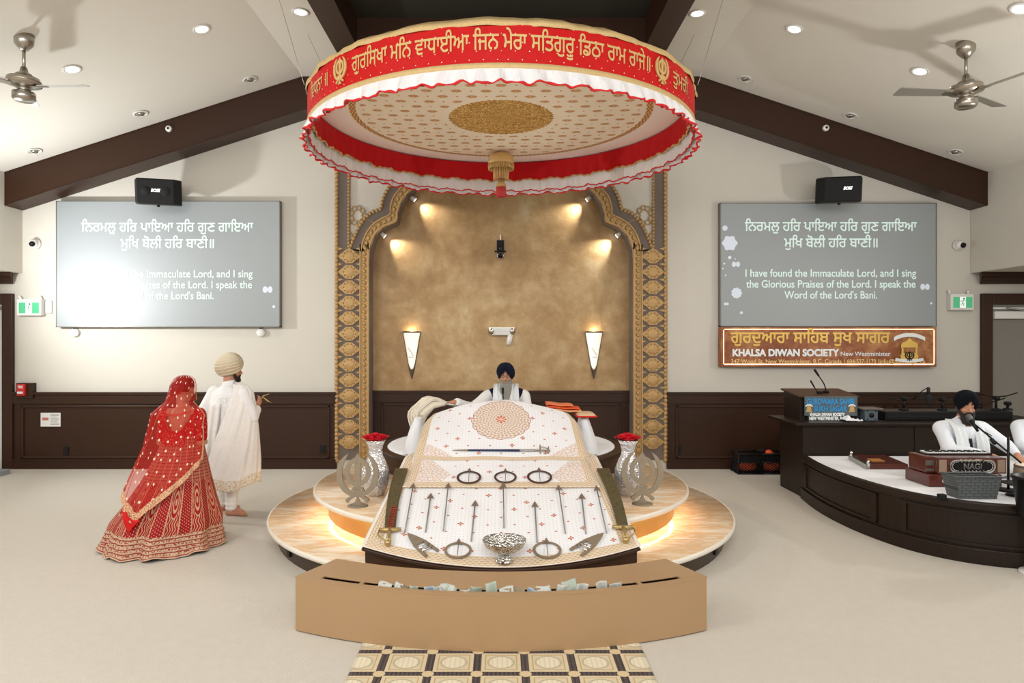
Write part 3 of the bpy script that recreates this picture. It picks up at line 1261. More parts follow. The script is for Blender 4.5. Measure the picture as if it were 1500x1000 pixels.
for s_, cx, wd in (('347 Wood St, New Westminister, B.C. Canada', 1152, 162), ('| 604-537-1170 |', 1262, 50), ('info@SukhSagar.ca', 1322, 67)):
    l_ = MB()
    lettering(l_, s_, W(cx, 531.8), width=wd * sk, height=.082, bold=.014)
    l_.build('address_lettering', m_pale_gold, t, fix=False)


def khanda_shapes():
    """khanda emblem as closed 2D bands (L, R) in a unit box: x -0.5..0.5, y 0..1"""
    out = []
    sw = [(0, 1.0), (.088, .88), (.07, .82), (.06, .36), (.06, .335)]
    out.append(([(-x, y) for x, y in sw], sw))
    out.append(([(-.11, .335), (-.11, .305)], [(.11, .335), (.11, .305)]))
    hl = [(.028, .305), (.024, .12), (.05, .08), (.05, .06), (.09, .03), (.12, .0)]
    out.append(([(-x, y) for x, y in hl], hl))
    n = 40
    ring = lambda r: [(r * math.sin(2 * PI * i / n), .635 + r * math.cos(2 * PI * i / n)) for i in range(n + 1)]
    out.append((ring(.278), ring(.185)))
    for s_ in (-1, 1):
        L, R = [], []
        for i in range(25):
            k = i / 24
            a = math.radians(62 - 172 * k)
            wdt = .145 * math.sin(PI * min(1, k * 1.02)) ** .7 * (1 - .35 * k) + .004
            r0 = .44 + .02 * math.sin(PI * k)
            cx, cy = .0, .60
            L.append((s_ * (cx + r0 * math.cos(a)), cy + r0 * math.sin(a)))
            R.append((s_ * (cx + (r0 - wdt) * math.cos(a)), cy + (r0 - wdt) * math.sin(a)))
        out.append((L, R))
        A, B = Vector((s_ * .13, .30)), Vector((-s_ * .21, .10))
        dv = (B - A).normalized()
        nn = Vector((-dv.y, dv.x)) * .03
        out.append(([tuple(A + nn * 1.6), tuple(B + nn)], [tuple(A - nn * 1.6), tuple(B - nn)]))
        out.append(([(-s_ * .21 + .045 * math.cos(2 * PI * i / 12), .09 + .045 * math.sin(2 * PI * i / 12)) for i in range(13)],
                    [(-s_ * .21 + .004 * math.cos(2 * PI * i / 12), .09 + .004 * math.sin(2 * PI * i / 12)) for i in range(13)]))
    return out


KH = khanda_shapes()


def khanda(mb, h0, h1, mp):
    e = (h1 - h0) * .06
    for i, (L, R) in enumerate(KH):
        mb.strip(L, R, h0 - e * i * (h0 < 0), h1 + e * i, mp)
    return mb


# the sign's emblem: palki with ribbons
e = MB()
c0 = P(1332, 522, 9.848)
mpe = lambda x, y, h: c0 + Vector((x, -h, y))
e.strip([(-.12, .12), (-.12, .17), (-.1, .2), (-.05, .22), (0, .27), (.05, .22), (.1, .2), (.12, .17), (.12, .12)],
        [(-.1, .12), (-.1, .13), (-.06, .13), (-.03, .13), (0, .13), (.03, .13), (.06, .13), (.1, .13), (.1, .12)], 0, .004, mpe)
e.prism([(-.11, .12), (-.085, .12), (-.085, .04), (.085, .04), (.085, .12), (.11, .12), (.12, -.04), (-.12, -.04)], 0, .004, mpe)
e.prism([(-.13, .015), (-.1, .05), (.1, .05), (.13, .015), (.12, -.05), (-.12, -.05)], 0, .005, mpe)
e.build('palanquin_emblem', m_yellow, t)
e = MB()
for yb, r0, sgn in ((.225, .32, 1), (-.065, .34, -1)):
    L, R = [], []
    for i in range(15):
        u = -1 + 2 * i / 14
        x = u * (.225 if sgn > 0 else .2)
        y = yb + (.06 * (1 - u * u) if sgn > 0 else -.02 * (1 - u * u))
        L.append((x, y + .055))
        R.append((x, y))
    if sgn < 0:
        L = [(x, y - .01) for x, y in L]
    e = MB().strip(L, R, 0, .006, mpe)
    e.build('ribbon', m_ink_white, t)
e = MB()
khanda(e, .006, .009, lambda x, y, h: c0 + Vector((x * .15, -h, (y - .45) * .14)))
e.build('khanda_emblem', m_black, t)

# ================================================================ niche wall fittings
for sg, px, side in ((-1, 602, 'left'), (1, 871, 'right')):
    yb = YB + .3
    p = P(px, 487, yb - .1)
    t = thing('wall_sconce', 'tapering lit glass wall sconce on the gold niche wall, %s of the reader' % side, 'wall lamp', (p.x, yb, p.z))
    k = (yb - .1) / 1000
    z0 = p.z
    hh = 54 * k
    gl = MB()
    def sc(u, v):
        hw = .125 - .095 * v
        if v > .82:
            hw *= math.sqrt(max(0.0, 1 - ((v - .82) / .181) ** 2)) * .9 + .1
        a = PI * u
        return Vector((p.x - hw * math.cos(a), yb - .012 - .10 * (1 - .72 * v) * math.sin(a), z0 - hh * v))
    gl.grid(sc, 16, 24)
    def fn_sc(c):
        u, v = c.uv('ST')
        n = c.noise(9, 3)
        return {'Base Color': c.mix(n, C(240, 236, 226), C(252, 250, 246)), 'Emission Color': (1, .93, .8), 'Emission Strength': n * .3 + .35}
    g_ = gl.build('glass_shade', pmat('frosted_sconce_glass_' + side, fn_sc, .3), t, solid=.004)
    f = MB()
    for s2 in (-1, 1):
        f.tube([(p.x + s2 * .13, yb - .012, z0 + .01), (p.x + s2 * .035, yb - .012, z0 - hh), (p.x, yb - .02, z0 - hh - .14)], [.008, .008, .004], 8)
    f.tube([(p.x - .132, yb - .012, z0 + .01), (p.x + .132, yb - .012, z0 + .01)], .01, 8)
    f.prism([(-.036, -hh), (.036, -hh), (.0, -hh - .15)], .008, .04, lambda x, z, h: (p.x + x, yb - h, z0 + z))
    f.tube([(p.x + .128 * math.cos(a_), yb - .012 - .105 * math.sin(a_), z0 + .006) for a_ in [PI * i / 14 for i in range(15)]], .007, 6)
    f.build('dark_metal_frame', m_bronze, t)
    f = MB().tube([P(px - 4, 509, yb - .09), P(px, 515, yb - .085), P(px + 3.6, 521, yb - .075)], .003, 6)
    f.tube([P(px - 3.6, 523, yb - .07), P(px + 3.6, 523, yb - .07)], .003, 6)
    f.build('etched_line', m_bronze, g_)
    l = bpy.data.lights.new('sconce_bulb', 'POINT')
    l.energy = 2
    l.color = (1, .8, .55)
    l.shadow_soft_size = .05
    lo = bpy.data.objects.new('sconce_bulb', l)
    COL.objects.link(lo)
    lo.location = (p.x, yb - .05, z0 + .03)

# security camera on its bracket in the niche
yb = YB + .3
p = P(733, 366, yb - .1)
t = thing('video_camera', 'small black video camera on a bracket high on the gold wall', 'camera', (p.x, yb, p.z))
MB().box((p.x - .055, yb - .02, p.z + .0), (p.x + .055, yb, p.z + .16)).build('wall_plate', m_black, t, bevel=.006)
MB().tube([(p.x, yb - .02, p.z + .06), (p.x, yb - .11, p.z + .03), (p.x, yb - .13, p.z - .03)], .018, 10).build('bracket_arm', m_black, t)
c_ = MB().box((p.x - .05, yb - .24, p.z - .13), (p.x + .05, yb - .08, p.z - .03)).build('camera_body', m_black, t, bevel=.015)
MB().cyl((p.x, yb - .24, p.z - .09), (p.x, yb - .29, p.z - .11), .045, .042, 20).build('lens', m_black, c_)
MB().tube([(p.x + .044 * math.cos(2 * PI * i / 20), yb - .292, p.z - .11 + .044 * math.sin(2 * PI * i / 20)) for i in range(20)], .005, 6, closed=True).build('lens_ring', m_chrome, c_)
MB().box((p.x - .085, yb - .13, p.z - .03), (p.x + .085, yb - .06, p.z - .01)).build('tilt_bracket', m_black, t)
MB().tube([(p.x, yb - .015, p.z + .16), (p.x + .002, yb - .01, p.z + .24)], .008, 8).build('cable', m_white, t)

# white angled flood fixture
p = P(735, 485, yb - .12)
t = thing('emergency_light', 'white two headed emergency light with a hanging tube above the reader', 'emergency light', (p.x, yb, p.z))
MB().prism([(-.2, .06), (.2, .06), (.15, -.06), (-.15, -.06)], .0, .11, lambda x, z, h: (p.x + x, yb - h, p.z + z)).build('housing', m_white, t, bevel=.012)
for s2 in (-1, 1):
    MB().cyl((p.x + s2 * .14, yb - .08, p.z + .015), (p.x + s2 * .165, yb - .14, p.z - .005), .035, .045, 18).build('lamp_head', m_silver, t)
MB().tube([(p.x + .13, yb - .08, p.z - .05), (p.x + .1, yb - .09, p.z - .2)], .038, 14).build('hanging_tube', m_white, t)

# ================================================================ small things on the back wall
m_green = mat('green_exit_panel', C(70, 170, 120), .4, emit=.25, emit_col=(.15, .7, .35))
m_exitwhite = mat('lit_exit_panel', C(235, 245, 238), .4, emit=.45, emit_col=(.9, 1, .93))


def exit_sign(px0, py0, px1, py1, label):
    d = 9.9
    a, b_ = P(px0, py0, d), P(px1, py1, d)
    t = thing('exit_sign', label, 'exit sign', ((a.x + b_.x) / 2, YB, (a.z + b_.z) / 2))
    MB().box((a.x, d, b_.z), (b_.x, YB - .001, a.z)).build('housing', m_white, t, bevel=.01)
    w_, h_ = b_.x - a.x, a.z - b_.z
    q = MB()
    q.box((a.x + .1 * w_, d - .003, b_.z + .14 * h_), (a.x + .38 * w_, d, b_.z + .8 * h_))
    q.build('green_panel', m_green, t)
    q = MB()
    q.box((a.x + .64 * w_, d - .003, b_.z + .14 * h_), (a.x + .92 * w_, d, b_.z + .8 * h_))
    q.build('green_panel', m_green, t)
    MB().box((a.x + .38 * w_, d - .003, b_.z + .14 * h_), (a.x + .64 * w_, d, b_.z + .8 * h_)).build('white_panel', m_exitwhite, t)
    r = MB()
    c0 = Vector(((a.x + b_.x) / 2, d - .006, b_.z + .47 * h_))
    s_ = h_ * .6
    pp = lambda x, y: c0 + Vector((x * s_, 0, y * s_))
    r.ball(pp(.12, .38), (.014, .003, .014), 10, 6)
    for q_ in ([(.06, .26), (-.02, .0)], [(-.02, .0), (.12, -.12), (.04, -.34)], [(-.02, 0), (-.1, -.2), (-.26, -.26)], [(.06, .22), (.2, .12), (.28, .18)], [(.05, .22), (-.12, .2), (-.2, .06)]):
        r.tube([pp(*v) for v in q_], .008, 6, flat=(1, .2))
    r.build('running_figure', mat('dark_green_figure', C(40, 120, 80), .5), t)
    for s2 in (a.x + .03, b_.x - .03):
        h_ = MB().tube([(s2, YB - .03, a.z - .01), (s2 - .03, YB - .05, a.z + .05)], .018, 10)
        h_.build('aiming_lamp', m_white, t)
    return t


exit_sign(24, 438, 60, 462, 'green and white running figure exit sign beside the left doorway')
exit_sign(1393, 430, 1427, 454, 'green and white running figure exit sign beside the right doorway')


def dome_cam(px, py, label):
    p = P(px, py, 9.9)
    t = thing('dome_camera', label, 'security camera', (p.x, YB, p.z))
    MB().cyl((p.x, YB, p.z), (p.x, YB - .05, p.z), .075, .07, 24).build('base', m_white, t)
    MB().ball((p.x, YB - .07, p.z), (.062, .062, .062), 22, 14).build('shell', m_white, t)
    MB().tube([(p.x + .01, YB - .11, p.z - .01), (p.x + .02, YB - .14, p.z - .02)], [.04, .035], 18).build('lens', m_black, t)


dome_cam(47, 356, 'white ball security camera on the wall left of the left screen')
dome_cam(1408, 358, 'white ball security camera on the wall right of the right screen')
for px, lab in ((108, 'white round sensor under the glare corner of the left screen'), (381, 'white round sensor under the right corner of the left screen')):
    p = P(px, 487, 9.95)
    t = thing('round_sensor', lab, 'sensor', (p.x, YB, p.z))
    MB().tube([(p.x, YB, p.z), (p.x, YB - .03, p.z), (p.x, YB - .045, p.z)], [.062, .062, .05], 28).build('housing', m_white, t)
    MB().box((p.x - .015, YB - .04, p.z + .05), (p.x + .015, YB, p.z + .07)).build('mounting_clip', m_black, t)
p = P(68, 449, 9.93)
tag(MB().box((p.x - .045, YB - .03, p.z - .1), (p.x + .045, YB, p.z + .09), Matrix.Identity(4)).build('thermostat', m_white, bevel=.008), 'small white wall box just right of the left exit sign', 'wall box')

# red pull station on its wood block, paper notice, sockets
p = P(34, 573, 9.92)
t = thing('fire_alarm_pull_station', 'red fire alarm pull station on a wood block at the left wainscot', 'fire alarm', (p.x, YB, p.z))
MB().box((p.x - .1, YB - .085, p.z - .1), (p.x + .14, YB - .0, p.z + .12)).build('wood_block', m_wood, t, bevel=.005)
al = MB().box((p.x - .06, YB - .13, p.z - .06), (p.x + .05, YB - .085, p.z + .11)).build('alarm_box', mat('red_alarm_paint', C(200, 40, 38), .4), t, bevel=.006)
MB().box((p.x - .045, YB - .145, p.z - .03), (p.x + .035, YB - .13, p.z + .0)).build('pull_bar', m_white, al)
q = MB()
lettering(q, 'FIRE', lambda x, y: Vector((p.x - .005 + x, YB - .132, p.z + .05 + y)), width=.07, height=.05, bold=.03)
q.build('lettering', m_ink_white, al, fix=False)
p = P(71, 615, 9.92)
t = thing('paper_notice', 'white paper notice taped to the left wainscot panel', 'notice', (p.x, YB, p.z))
MB().box((p.x - .145, YB - .034, p.z - .1), (p.x + .145, YB - .031, p.z + .1)).build('paper_sheet', m_white, t)
q = MB()
for k in range(8):
    q.box((p.x + .0, YB - .0355, p.z + .075 - k * .021), (p.x + .125 - .03 * (k % 3 == 2), YB - .0345, p.z + .083 - k * .021))
q.build('printed_lines', mat('grey_print', C(150, 150, 152), .8), t)
MB().box((p.x - .12, YB - .0355, p.z - .01), (p.x - .03, YB - .0345, p.z + .03)).build('printed_picture', mat('faded_red_print', C(186, 120, 108), .8), t)
for px, py, d, lab in ((97, 660, YB - .03, 'dark wall socket on the left wainscot panel, below the paper notice'), (473, 658, YB - .03, 'dark wall socket on the wainscot panel beside the arch, left side'),
                       (993, 658, YB - .03, 'dark wall socket on the wainscot panel beside the arch, right side')):
    p = P(px, py, d)
    t = thing('wall_socket', lab, 'wall socket', p)
    pl = MB().box((p.x - .04, d - .012, p.z - .06), (p.x + .04, d, p.z + .06)).build('cover_plate', m_black, t, bevel=.004)
    q = MB()
    for s2 in (-.028, .028):
        q.box((p.x - .022, d - .015, p.z + s2 - .018), (p.x + .022, d - .012, p.z + s2 + .018))
    q.build('outlet_face', m_blackfab, t, bevel=.002)

# stack of boxes of leaflets by the left door
z = .0
for k in range(6):
    x0 = -7.42 + .012 * (k % 3)
    h_ = .052
    o = MB().box((x0, 9.3 + .01 * (k % 2), z), (x0 + .3, 9.55 + .01 * (k % 2), z + h_)).build('leaflet_box', m_white if k % 2 else mat('pale_grey_card', C(200, 202, 200), .7), bevel=.004)
    tag(o, 'pale box of leaflets by the left doorway, ' + ['at the bottom of the stack', 'second from the bottom of the stack', 'third from the bottom of the stack', 'fourth from the bottom of the stack', 'second from the top of the stack', 'on top of the stack'][k], 'box', 'leaflet boxes by the left doorway')
    z += h_
tag(MB().box((-7.09, 9.35, 0), (-6.9, 9.6, .07)).build('grey_box', mat('grey_card', C(150, 156, 156), .7), bevel=.005), 'low grey box on the floor against the left door frame', 'box')

# ================================================================ the canopy over the scripture
CY, CR = 6.90, 1.884
cp = thing('hanging_canopy', 'round red and white fabric canopy with gold Gurmukhi lettering hanging over the scripture', 'canopy', (0, CY, 4.15))
cyl_pt = lambda a, r, z: Vector((r * math.sin(a), CY - r * math.cos(a), z))
rnd = random.Random(3)


def fn_band(c):
    u, v = c.uv()
    n = c.noise(40, 3)
    n2 = c.noise(9, 3)
    cu = (u / .105).floor()
    row = (v / .064).floor()
    fu = (u / .105 + row.mod(2.0) * .5).frac() - .5
    fv = (v / .064).frac() - .5
    d = (fu * fu * 2.6 + fv * fv).sqrt()
    dot = d.lt(.062)
    base = c.mix(n * .6 + n2 * .4, C(176, 8, 10), C(212, 26, 22))
    return {'Base Color': c.mix(dot, base, C(250, 225, 200)), 'bump': n}


m_band = pmat('red_band_with_sequins', fn_band, .55, spec=.2, bump=.002)
band = MB().grid(lambda u, v: cyl_pt(2 * PI * u, CR, 3.90 + .288 * v), 128, 4, lambda u, v: (2 * PI * u * CR, .288 * v)).build('red_band', m_band, cp, fix=False)


def puff(a, z):
    return 1 + .006 * math.sin(a * 22) + .004 * math.sin(a * 57 + 1)


m_goldcloth = mat('gold_brocade_cloth', C(206, 176, 122), .6, .25, var=.2, vs=60, bump=.002, bs=90)
MB().lathe([(CR + .004, 4.18), (CR + .012, 4.195), (CR + .01, 4.22), (CR - .03, 4.245), (CR - .12, 4.30), (1.6, 4.375), (1.45, 4.40), (1.2, 4.415), (.0, 4.44)],
           (0, CY, 0), 120, fr=puff).build('gold_top_cover', m_goldcloth, cp, fix=False)
MB().lathe([(CR + .003, 3.908), (CR + .009, 3.9), (CR + .009, 3.872), (CR + .002, 3.862)], (0, CY, 0), 128).build('gold_trim', m_goldcloth, cp, fix=False)


def frill(r0, r1, z0, z1, amp, nf, nm, m, nv=5, seed=1):
    rr = random.Random(seed)
    ph = [rr.uniform(0, 6.28) for _ in range(4)]
    def off(a):
        return (math.sin(nf * a + ph[0] + 1.6 * math.sin(7 * a + ph[1])) * .65 + math.sin(nf * .53 * a + ph[2]) * .35)
    def fn(u, v):
        a = 2 * PI * u
        k = v ** .7
        r = r0 + (r1 - r0) * v + amp * k * off(a)
        z = z0 + (z1 - z0) * v + .010 * k * math.sin(nf * .5 * a + ph[3]) + .008 * k * off(a * 1.7)
        return cyl_pt(a, r, z)
    g = MB().grid(fn, nf * 8, nv)
    return g, fn


fr, fno = frill(CR + .004, CR + .035, 3.868, 3.757, .034, 76, 'f', None, seed=4)
fr.build('white_frill', m_whitefrill, cp, fix=False)
q = MB()
nn = 76 * 8
q.tube([fno(i / nn, 1.0) + Vector((0, 0, -.003)) for i in range(nn)], [.0085 + .004 * math.sin(i * .9) * math.sin(i * .21) for i in range(nn)], 6, closed=True)
q.build('red_ribbon_edge', m_redtrim, cp)
fr, fni = frill(1.822, 1.838, 4.14, 3.925, .012, 74, 'r', None, seed=9)
fr.build('red_inner_valance', m_dkred, cp, fix=False)
q = MB()
nn = 74 * 8
for i in range(nn):
    p = fni(i / nn, 1.0)
    q.ball(p + Vector((0, 0, -.006 + .006 * math.sin(i * .7))), (.009, .009, .012), 6, 4)
q.build('gold_fringe', m_goldthread, cp)
fr, fnj = frill(1.866, 1.868, 3.945, 3.79, .010, 90, 'w', None, seed=12)
fr.build('white_inner_frill', m_whitefrill, cp, fix=False)
q = MB()
nn = 90 * 6
q.tube([fnj(i / nn, 1.0) for i in range(nn)], .007, 6, closed=True)
q.build('red_ribbon_edge', m_redtrim, cp)


def fn_under(c):
    x, y = c.uv()
    r = (x * x + y * y).sqrt()
    th = y.atan2(x)
    s = .27
    row = (y / (s * .5)).floor()
    fx = ((x / s + row.mod(2.0) * .5).frac() - .5) * s
    fy = ((y / (s * .5)).frac() - .5) * (s * .5)
    rr = (fx * fx * .55 + fy * fy * 1.3).sqrt()
    pet = (fy.atan2(fx) * 6.0).cos().abs()
    buti = rr.lt(pet * .014 + .027) * rr.gt(.006) * ((fx * 330.0).sin() * (fy * 330.0).sin()).gt(-.62)
    # tiny spots between
    gx = ((x / s + row.mod(2.0) * .5 + .5).frac() - .5) * s
    spot_ = (gx * gx + fy * fy).sqrt().lt(.011)
    inside = r.lt(1.40) * r.gt(.60)
    mark = (buti.max(spot_)) * inside
    ring = r.gt(1.44) * r.lt(1.505)
    ringp = ((th * 90.0).sin() * (r * 190.0).sin()).gt(-.55) * ring
    med = r.lt((th * 28.0).cos().abs() * .018 + .515)
    curl = ((r * 118.0 + (th * 24.0).sin() * 1.6).sin() * .5 + (th * 36.0 + (r * 60.0).sin() * 2.0).sin() * .5)
    v = c.voro(26.0, c.vec(x, y, 0.0))
    medc = c.ramp(curl * .28 + v * .9 + .22, [(.2, C(236, 198, 120)), (.45, C(206, 154, 74)), (.62, C(164, 110, 46)), (.85, C(230, 194, 122))])
    n = c.noise(3, 3)
    base = c.mix(n, C(252, 240, 220), C(248, 230, 204))
    edge = c.mix(r.gt(1.52), base, C(252, 240, 232))
    col = c.mix(mark, edge, C(204, 140, 58))
    col = c.mix(ringp, col, C(190, 134, 58))
    col = c.mix(med, col, medc)
    return {'Base Color': col, 'Metallic': (med.max(ringp)) * .25, 'bump': med * (curl * .5 + v) + mark}


m_under = pmat('cream_embroidered_underside', fn_under, .62, bump=.004)
ud = MB().lathe([(1.87, 0), (1.7, -.012), (1.5, -.02), (1.2, -.03), (.9, -.036), (.6, -.04), (.3, -.043), (.001, -.044)], (0, CY, 4.155), 96)
ud.uv = {i: (v.x, v.y - CY) for i, v in enumerate(ud.v)}
ud.build('embroidered_underside', m_under, cp, fix=False)


def on_band(x, y, lift=.005):
    return cyl_pt(x / CR, CR + lift, y)


tx = MB()
GTXT = '\u0a17\u0a41\u0a30\u0a3f\u0a38\u0a16\u0a3e \u0a2e\u0a3f\u0a28 \u0a35\u0a3e\u0a27\u0a3e\u0a08\u0a06 \u0a3f\u0a1c\u0a28 \u0a2e\u0a47\u0a30\u0a3e \u0a38\u0a3f\u0a24\u0a17\u0a41\u0a30\u0a42 \u0a3f\u0a21\u0a20\u0a3e \u0a30\u0a3e\u0a2e \u0a30\u0a3e\u0a1c\u0a47\u0965'
lettering(tx, GTXT, lambda x, y: on_band(x, y), width=2.56, height=.178, y=4.005, bold=.012)
tx.build('gold_gurmukhi_lettering', m_goldthread, cp, fix=False)
tx = MB()
lettering(tx, '\u0a3f\u0a35\u0a27\u0a28\u0a3e \u0965', lambda x, y: on_band(x, y), width=.44, height=.165, x=-1.86, y=4.0, bold=.012)
tx.build('gold_gurmukhi_lettering', m_goldthread, cp, fix=False)
tx = MB()
lettering(tx, '\u0a24\u0a41\u0a2e\u0a30\u0a40', lambda x, y: on_band(x, y), width=.33, height=.165, x=1.78, y=4.0, bold=.012)
tx.build('gold_gurmukhi_lettering', m_goldthread, cp, fix=False)
for s_ in (-1, 1):
    kk = khanda(MB(), .004, .012, lambda x, y, h: on_band(s_ * 1.435 + x * .2, 3.945 + y * .215, h))
    kk.build('gold_khanda_emblem', m_goldthread, cp)

# tassel under the canopy
tp = Vector((0, 8.15, 4.30))
ts = MB().lathe([(0, 0), (.012, 0), (.012, -.19), (.05, -.195), (.115, -.21), (.15, -.25), (.155, -.30), (.15, -.33), (.10, -.345), (0, -.345)], tp, 32, fr=lambda a, z: 1 + .03 * math.sin(a * 16))
o_t = ts.build('tassel_cap', m_goldthread, cp)
q = MB()
for k in range(40):
    a = 2 * PI * k / 40
    c0 = tp + Vector((.148 * math.cos(a), .148 * math.sin(a), -.33))
    q.tube([c0, c0 + Vector((0, 0, -.06))], [.009, .006], 5)
for k in range(22):
    a = 2 * PI * k / 22
    c0 = tp + Vector((.085 * math.cos(a), .085 * math.sin(a), -.34))
    q.tube([c0, c0 + Vector((0, 0, -.17))], [.011, .009], 5)
q.lathe([(.0, -.5), (.02, -.5), (.055, -.57), (.058, -.60)], tp, 16)
q.build('tassel_gold_strands', m_goldthread, o_t)
q = MB()
for k in range(24):
    a = 2 * PI * k / 24
    c0 = tp + Vector((.05 * math.cos(a), .05 * math.sin(a), -.59))
    q.tube([c0, c0 + Vector((.004 * math.cos(a), .004 * math.sin(a), -.125))], [.008, .008], 5)
q.build('tassel_red_strands', mat('pink_red_thread', C(206, 70, 70), .7, var=.2, vs=90), o_t)
# suspension wires
for s_ in (-1, 1):
    for dy in (-.35, .9):
        top = Vector((s_ * 2.35, CY + dy + .5, ZC - .01))
        low = Vector((s_ * math.sqrt(CR ** 2 - dy ** 2) * 1.0, CY + dy, 4.2))
        low += Vector((s_ * .01, 0, .03))
        wv = (top - low)
        wr = MB().tube([low, top], .0022, 6)
        o = wr.build('suspension_wire', m_chrome, cp)
        MB().caps(low, low + wv * .07, .011, .008, 8).build('turnbuckle', m_black, o)

# ================================================================ the tiered dais
DC = Vector((0, 7.05, 0))
R1, R2 = 2.28, 1.86
da = thing('lower_dais_tier', 'wide round honey onyx lower dais tier with a dark metal skirt', 'dais', (0, 7.05, 0))
GA = math.radians(31)
A0, A1 = -PI / 2 + GA, 3 * PI / 2 - GA
arcp = lambda r, z, n=128: [DC + Vector((r * math.cos(A0 + (A1 - A0) * i / n), r * math.sin(A0 + (A1 - A0) * i / n), z)) for i in range(n + 1)]
MB().lathe([(2.19, 0.0), (2.19, .155)], DC, 96).build('dark_metal_skirt', m_bronze, da, fix=False)
MB().lathe([(0, .155), (R1 - .02, .155), (R1, .163), (R1, .19), (R1 - .012, .2), (0, .2)], DC, 128).build('onyx_slab', m_onyx, da)
MB().tube([DC + Vector(((R1 - .001) * math.cos(2 * PI * i / 128), (R1 - .001) * math.sin(2 * PI * i / 128), .177)) for i in range(128)], .0225, 8, closed=True, flat=(.55, 1)).build('pale_slab_rim', m_onyxedge, da)
ub = thing('upper_dais_tier', 'smaller round honey onyx upper dais tier on a brass riser, glowing underneath', 'dais', (0, 7.05, .2))
MB().lathe([(1.73, .2), (1.73, .395)], DC, 96, A0, A1).build('brass_riser', m_brass, ub, fix=False)
MB().lathe([(0, .392), (R2 - .02, .392), (R2, .40), (R2, .43), (R2 - .012, .44), (0, .44)], DC, 128, A0, A1).build('onyx_slab', m_onyx, ub)
MB().tube(arcp(R2 - .001, .416), .0235, 8, flat=(.55, 1)).build('pale_slab_rim', m_onyxedge, ub)
MB().tube(arcp(1.80, .382), .007, 6).build('led_strip', m_led, ub)
dr = thing('round_podium', 'dark wood round podium with a white sheet top under the seated reader', 'podium', (0, 8.0, .44))
T3 = Vector((0, 8.0, 0))
R3 = 1.41
MB().lathe([(R3 - .04, .44), (R3 - .04, .6), (R3, .6), (R3, .655), (R3 - .015, .662), (R3 - .12, .662)], T3, 96).build('dark_wood_drum', m_wood, dr, fix=False)
MB().lathe([(R3 - .09, .655), (R3 - .11, .675), (R3 - .16, .682), (0, .684)], T3, 96).build('white_top_sheet', m_whitecloth, dr, fix=False)
for px, py, d, lab in ((413, 815, 5.75, 'l'), (1063, 805, 5.8, 'r')):
    a = math.atan2((px - PX) / 1000 * d, -(d - 7.05))
    p = DC + Vector((2.195 * math.sin(a), -2.195 * math.cos(a), .085))
    M = Matrix.Translation(p) @ Matrix.Rotation(a, 4, 'Z')
    MB().box((-.035, -.012, -.045), (.035, .01, .045), M).build('skirt_socket', m_black, da, bevel=.003)


# ================================================================ sloping board and its cloths
def A_front(s):
    return 5.10 - .23 * (1 - s * s), .335 - .085 * (1 - s * s)


def A_pt(u, v, lift=0.0, grow=0.0):
    s = 2 * u - 1
    d0, z0 = A_front(s)
    d0 -= grow
    W = 1.03 - .14 * v + grow
    if v > .90:
        k = (v - .90) / .10
        W -= .20 * (1 - math.sqrt(max(0.0, 1 - k * k)))
    d = d0 + (6.63 - d0) * v
    zb = .335 + .30 * (d - 5.1)
    z = zb if v > .35 else zb - (.335 + .30 * (d0 + grow - 5.1) - z0) * max(0.0, 1 - v / .3) ** 1.6
    return Vector((s * W, d, z + lift))


def tier_top(x, y):
    if math.hypot(x, y - 8.0) < R3 + .03:
        return .69
    if math.hypot(x, y - 7.05) < R2 + .02:
        return .445
    return .205


bd = MB()
nu, nv = 40, 30
top = [[A_pt(i / nu, j / nv, -.012, -.012) for i in range(nu + 1)] for j in range(nv + 1)]
vs = [p for row in top for p in row] + [Vector((p.x, p.y, min(p.z - .02, tier_top(p.x, p.y)))) for row in top for p in row]
N1 = (nu + 1) * (nv + 1)
fs = []
for j in range(nv):
    for i in range(nu):
        a = j * (nu + 1) + i
        fs += [(a, a + 1, a + nu + 2, a + nu + 1), (N1 + a, N1 + a + nu + 1, N1 + a + nu + 2, N1 + a + 1)]
edge = [j * (nu + 1) for j in range(nv + 1)]
loop = list(range(nu + 1)) + [j * (nu + 1) + nu for j in range(1, nv + 1)] + [nv * (nu + 1) + i for i in range(nu - 1, -1, -1)] + [j * (nu + 1) for j in range(nv - 1, 0, -1)]
for k in range(len(loop)):
    a, b_ = loop[k], loop[(k + 1) % len(loop)]
    fs.append((a, N1 + a, N1 + b_, b_))
bd.add(vs, fs)
board = thing('sloping_platform', 'dark wood sloping platform under the white embroidered cloth', 'platform', (0, 5.1, .2))
bo = bd.build('dark_wood_base', m_wood, board)
lipm = MB()
lipm.tube([A_pt(i / 60, 0, -.02, .004) for i in range(61)], .016, 8)
lipm.build('wood_lip', m_wood, board)




def emb(c, u, v, s, t, bs, bt0, bt1=None):
    """white cloth: dotted ground, scattered orange crosses, gold borders"""
    n = c.noise(260, 2)
    # dotted ground
    gx, gy = (u / .03).frac() - .5, (v / .03).frac() - .5
    dot = (gx * gx + gy * gy).lt(.045)
    base = c.mix(dot, C(244, 244, 246), C(230, 229, 230))
    # cross motifs
    S_ = .21
    row = (v / (S_ * .5)).floor()
    alt = row.mod(2.0)
    fx = ((u / S_ + alt * .5).frac() - .5) * S_
    fy = ((v / (S_ * .5)).frac() - .5) * (S_ * .5)
    r = (fx * fx + fy * fy).sqrt()
    th = fy.atan2(fx)
    pet = (th * 2.0).cos().abs()
    big = r.lt(pet * .02 + .005) * r.gt(.004)
    small = (fx * fx * .5 + fy * fy).sqrt().lt(.0075)
    sel = ((u / S_ + alt * .5).floor() + row * 2.0).mod(3.0)
    mot = big * sel.lt(.5) + small * sel.gt(.5)
    return base, mot.clamp(), n


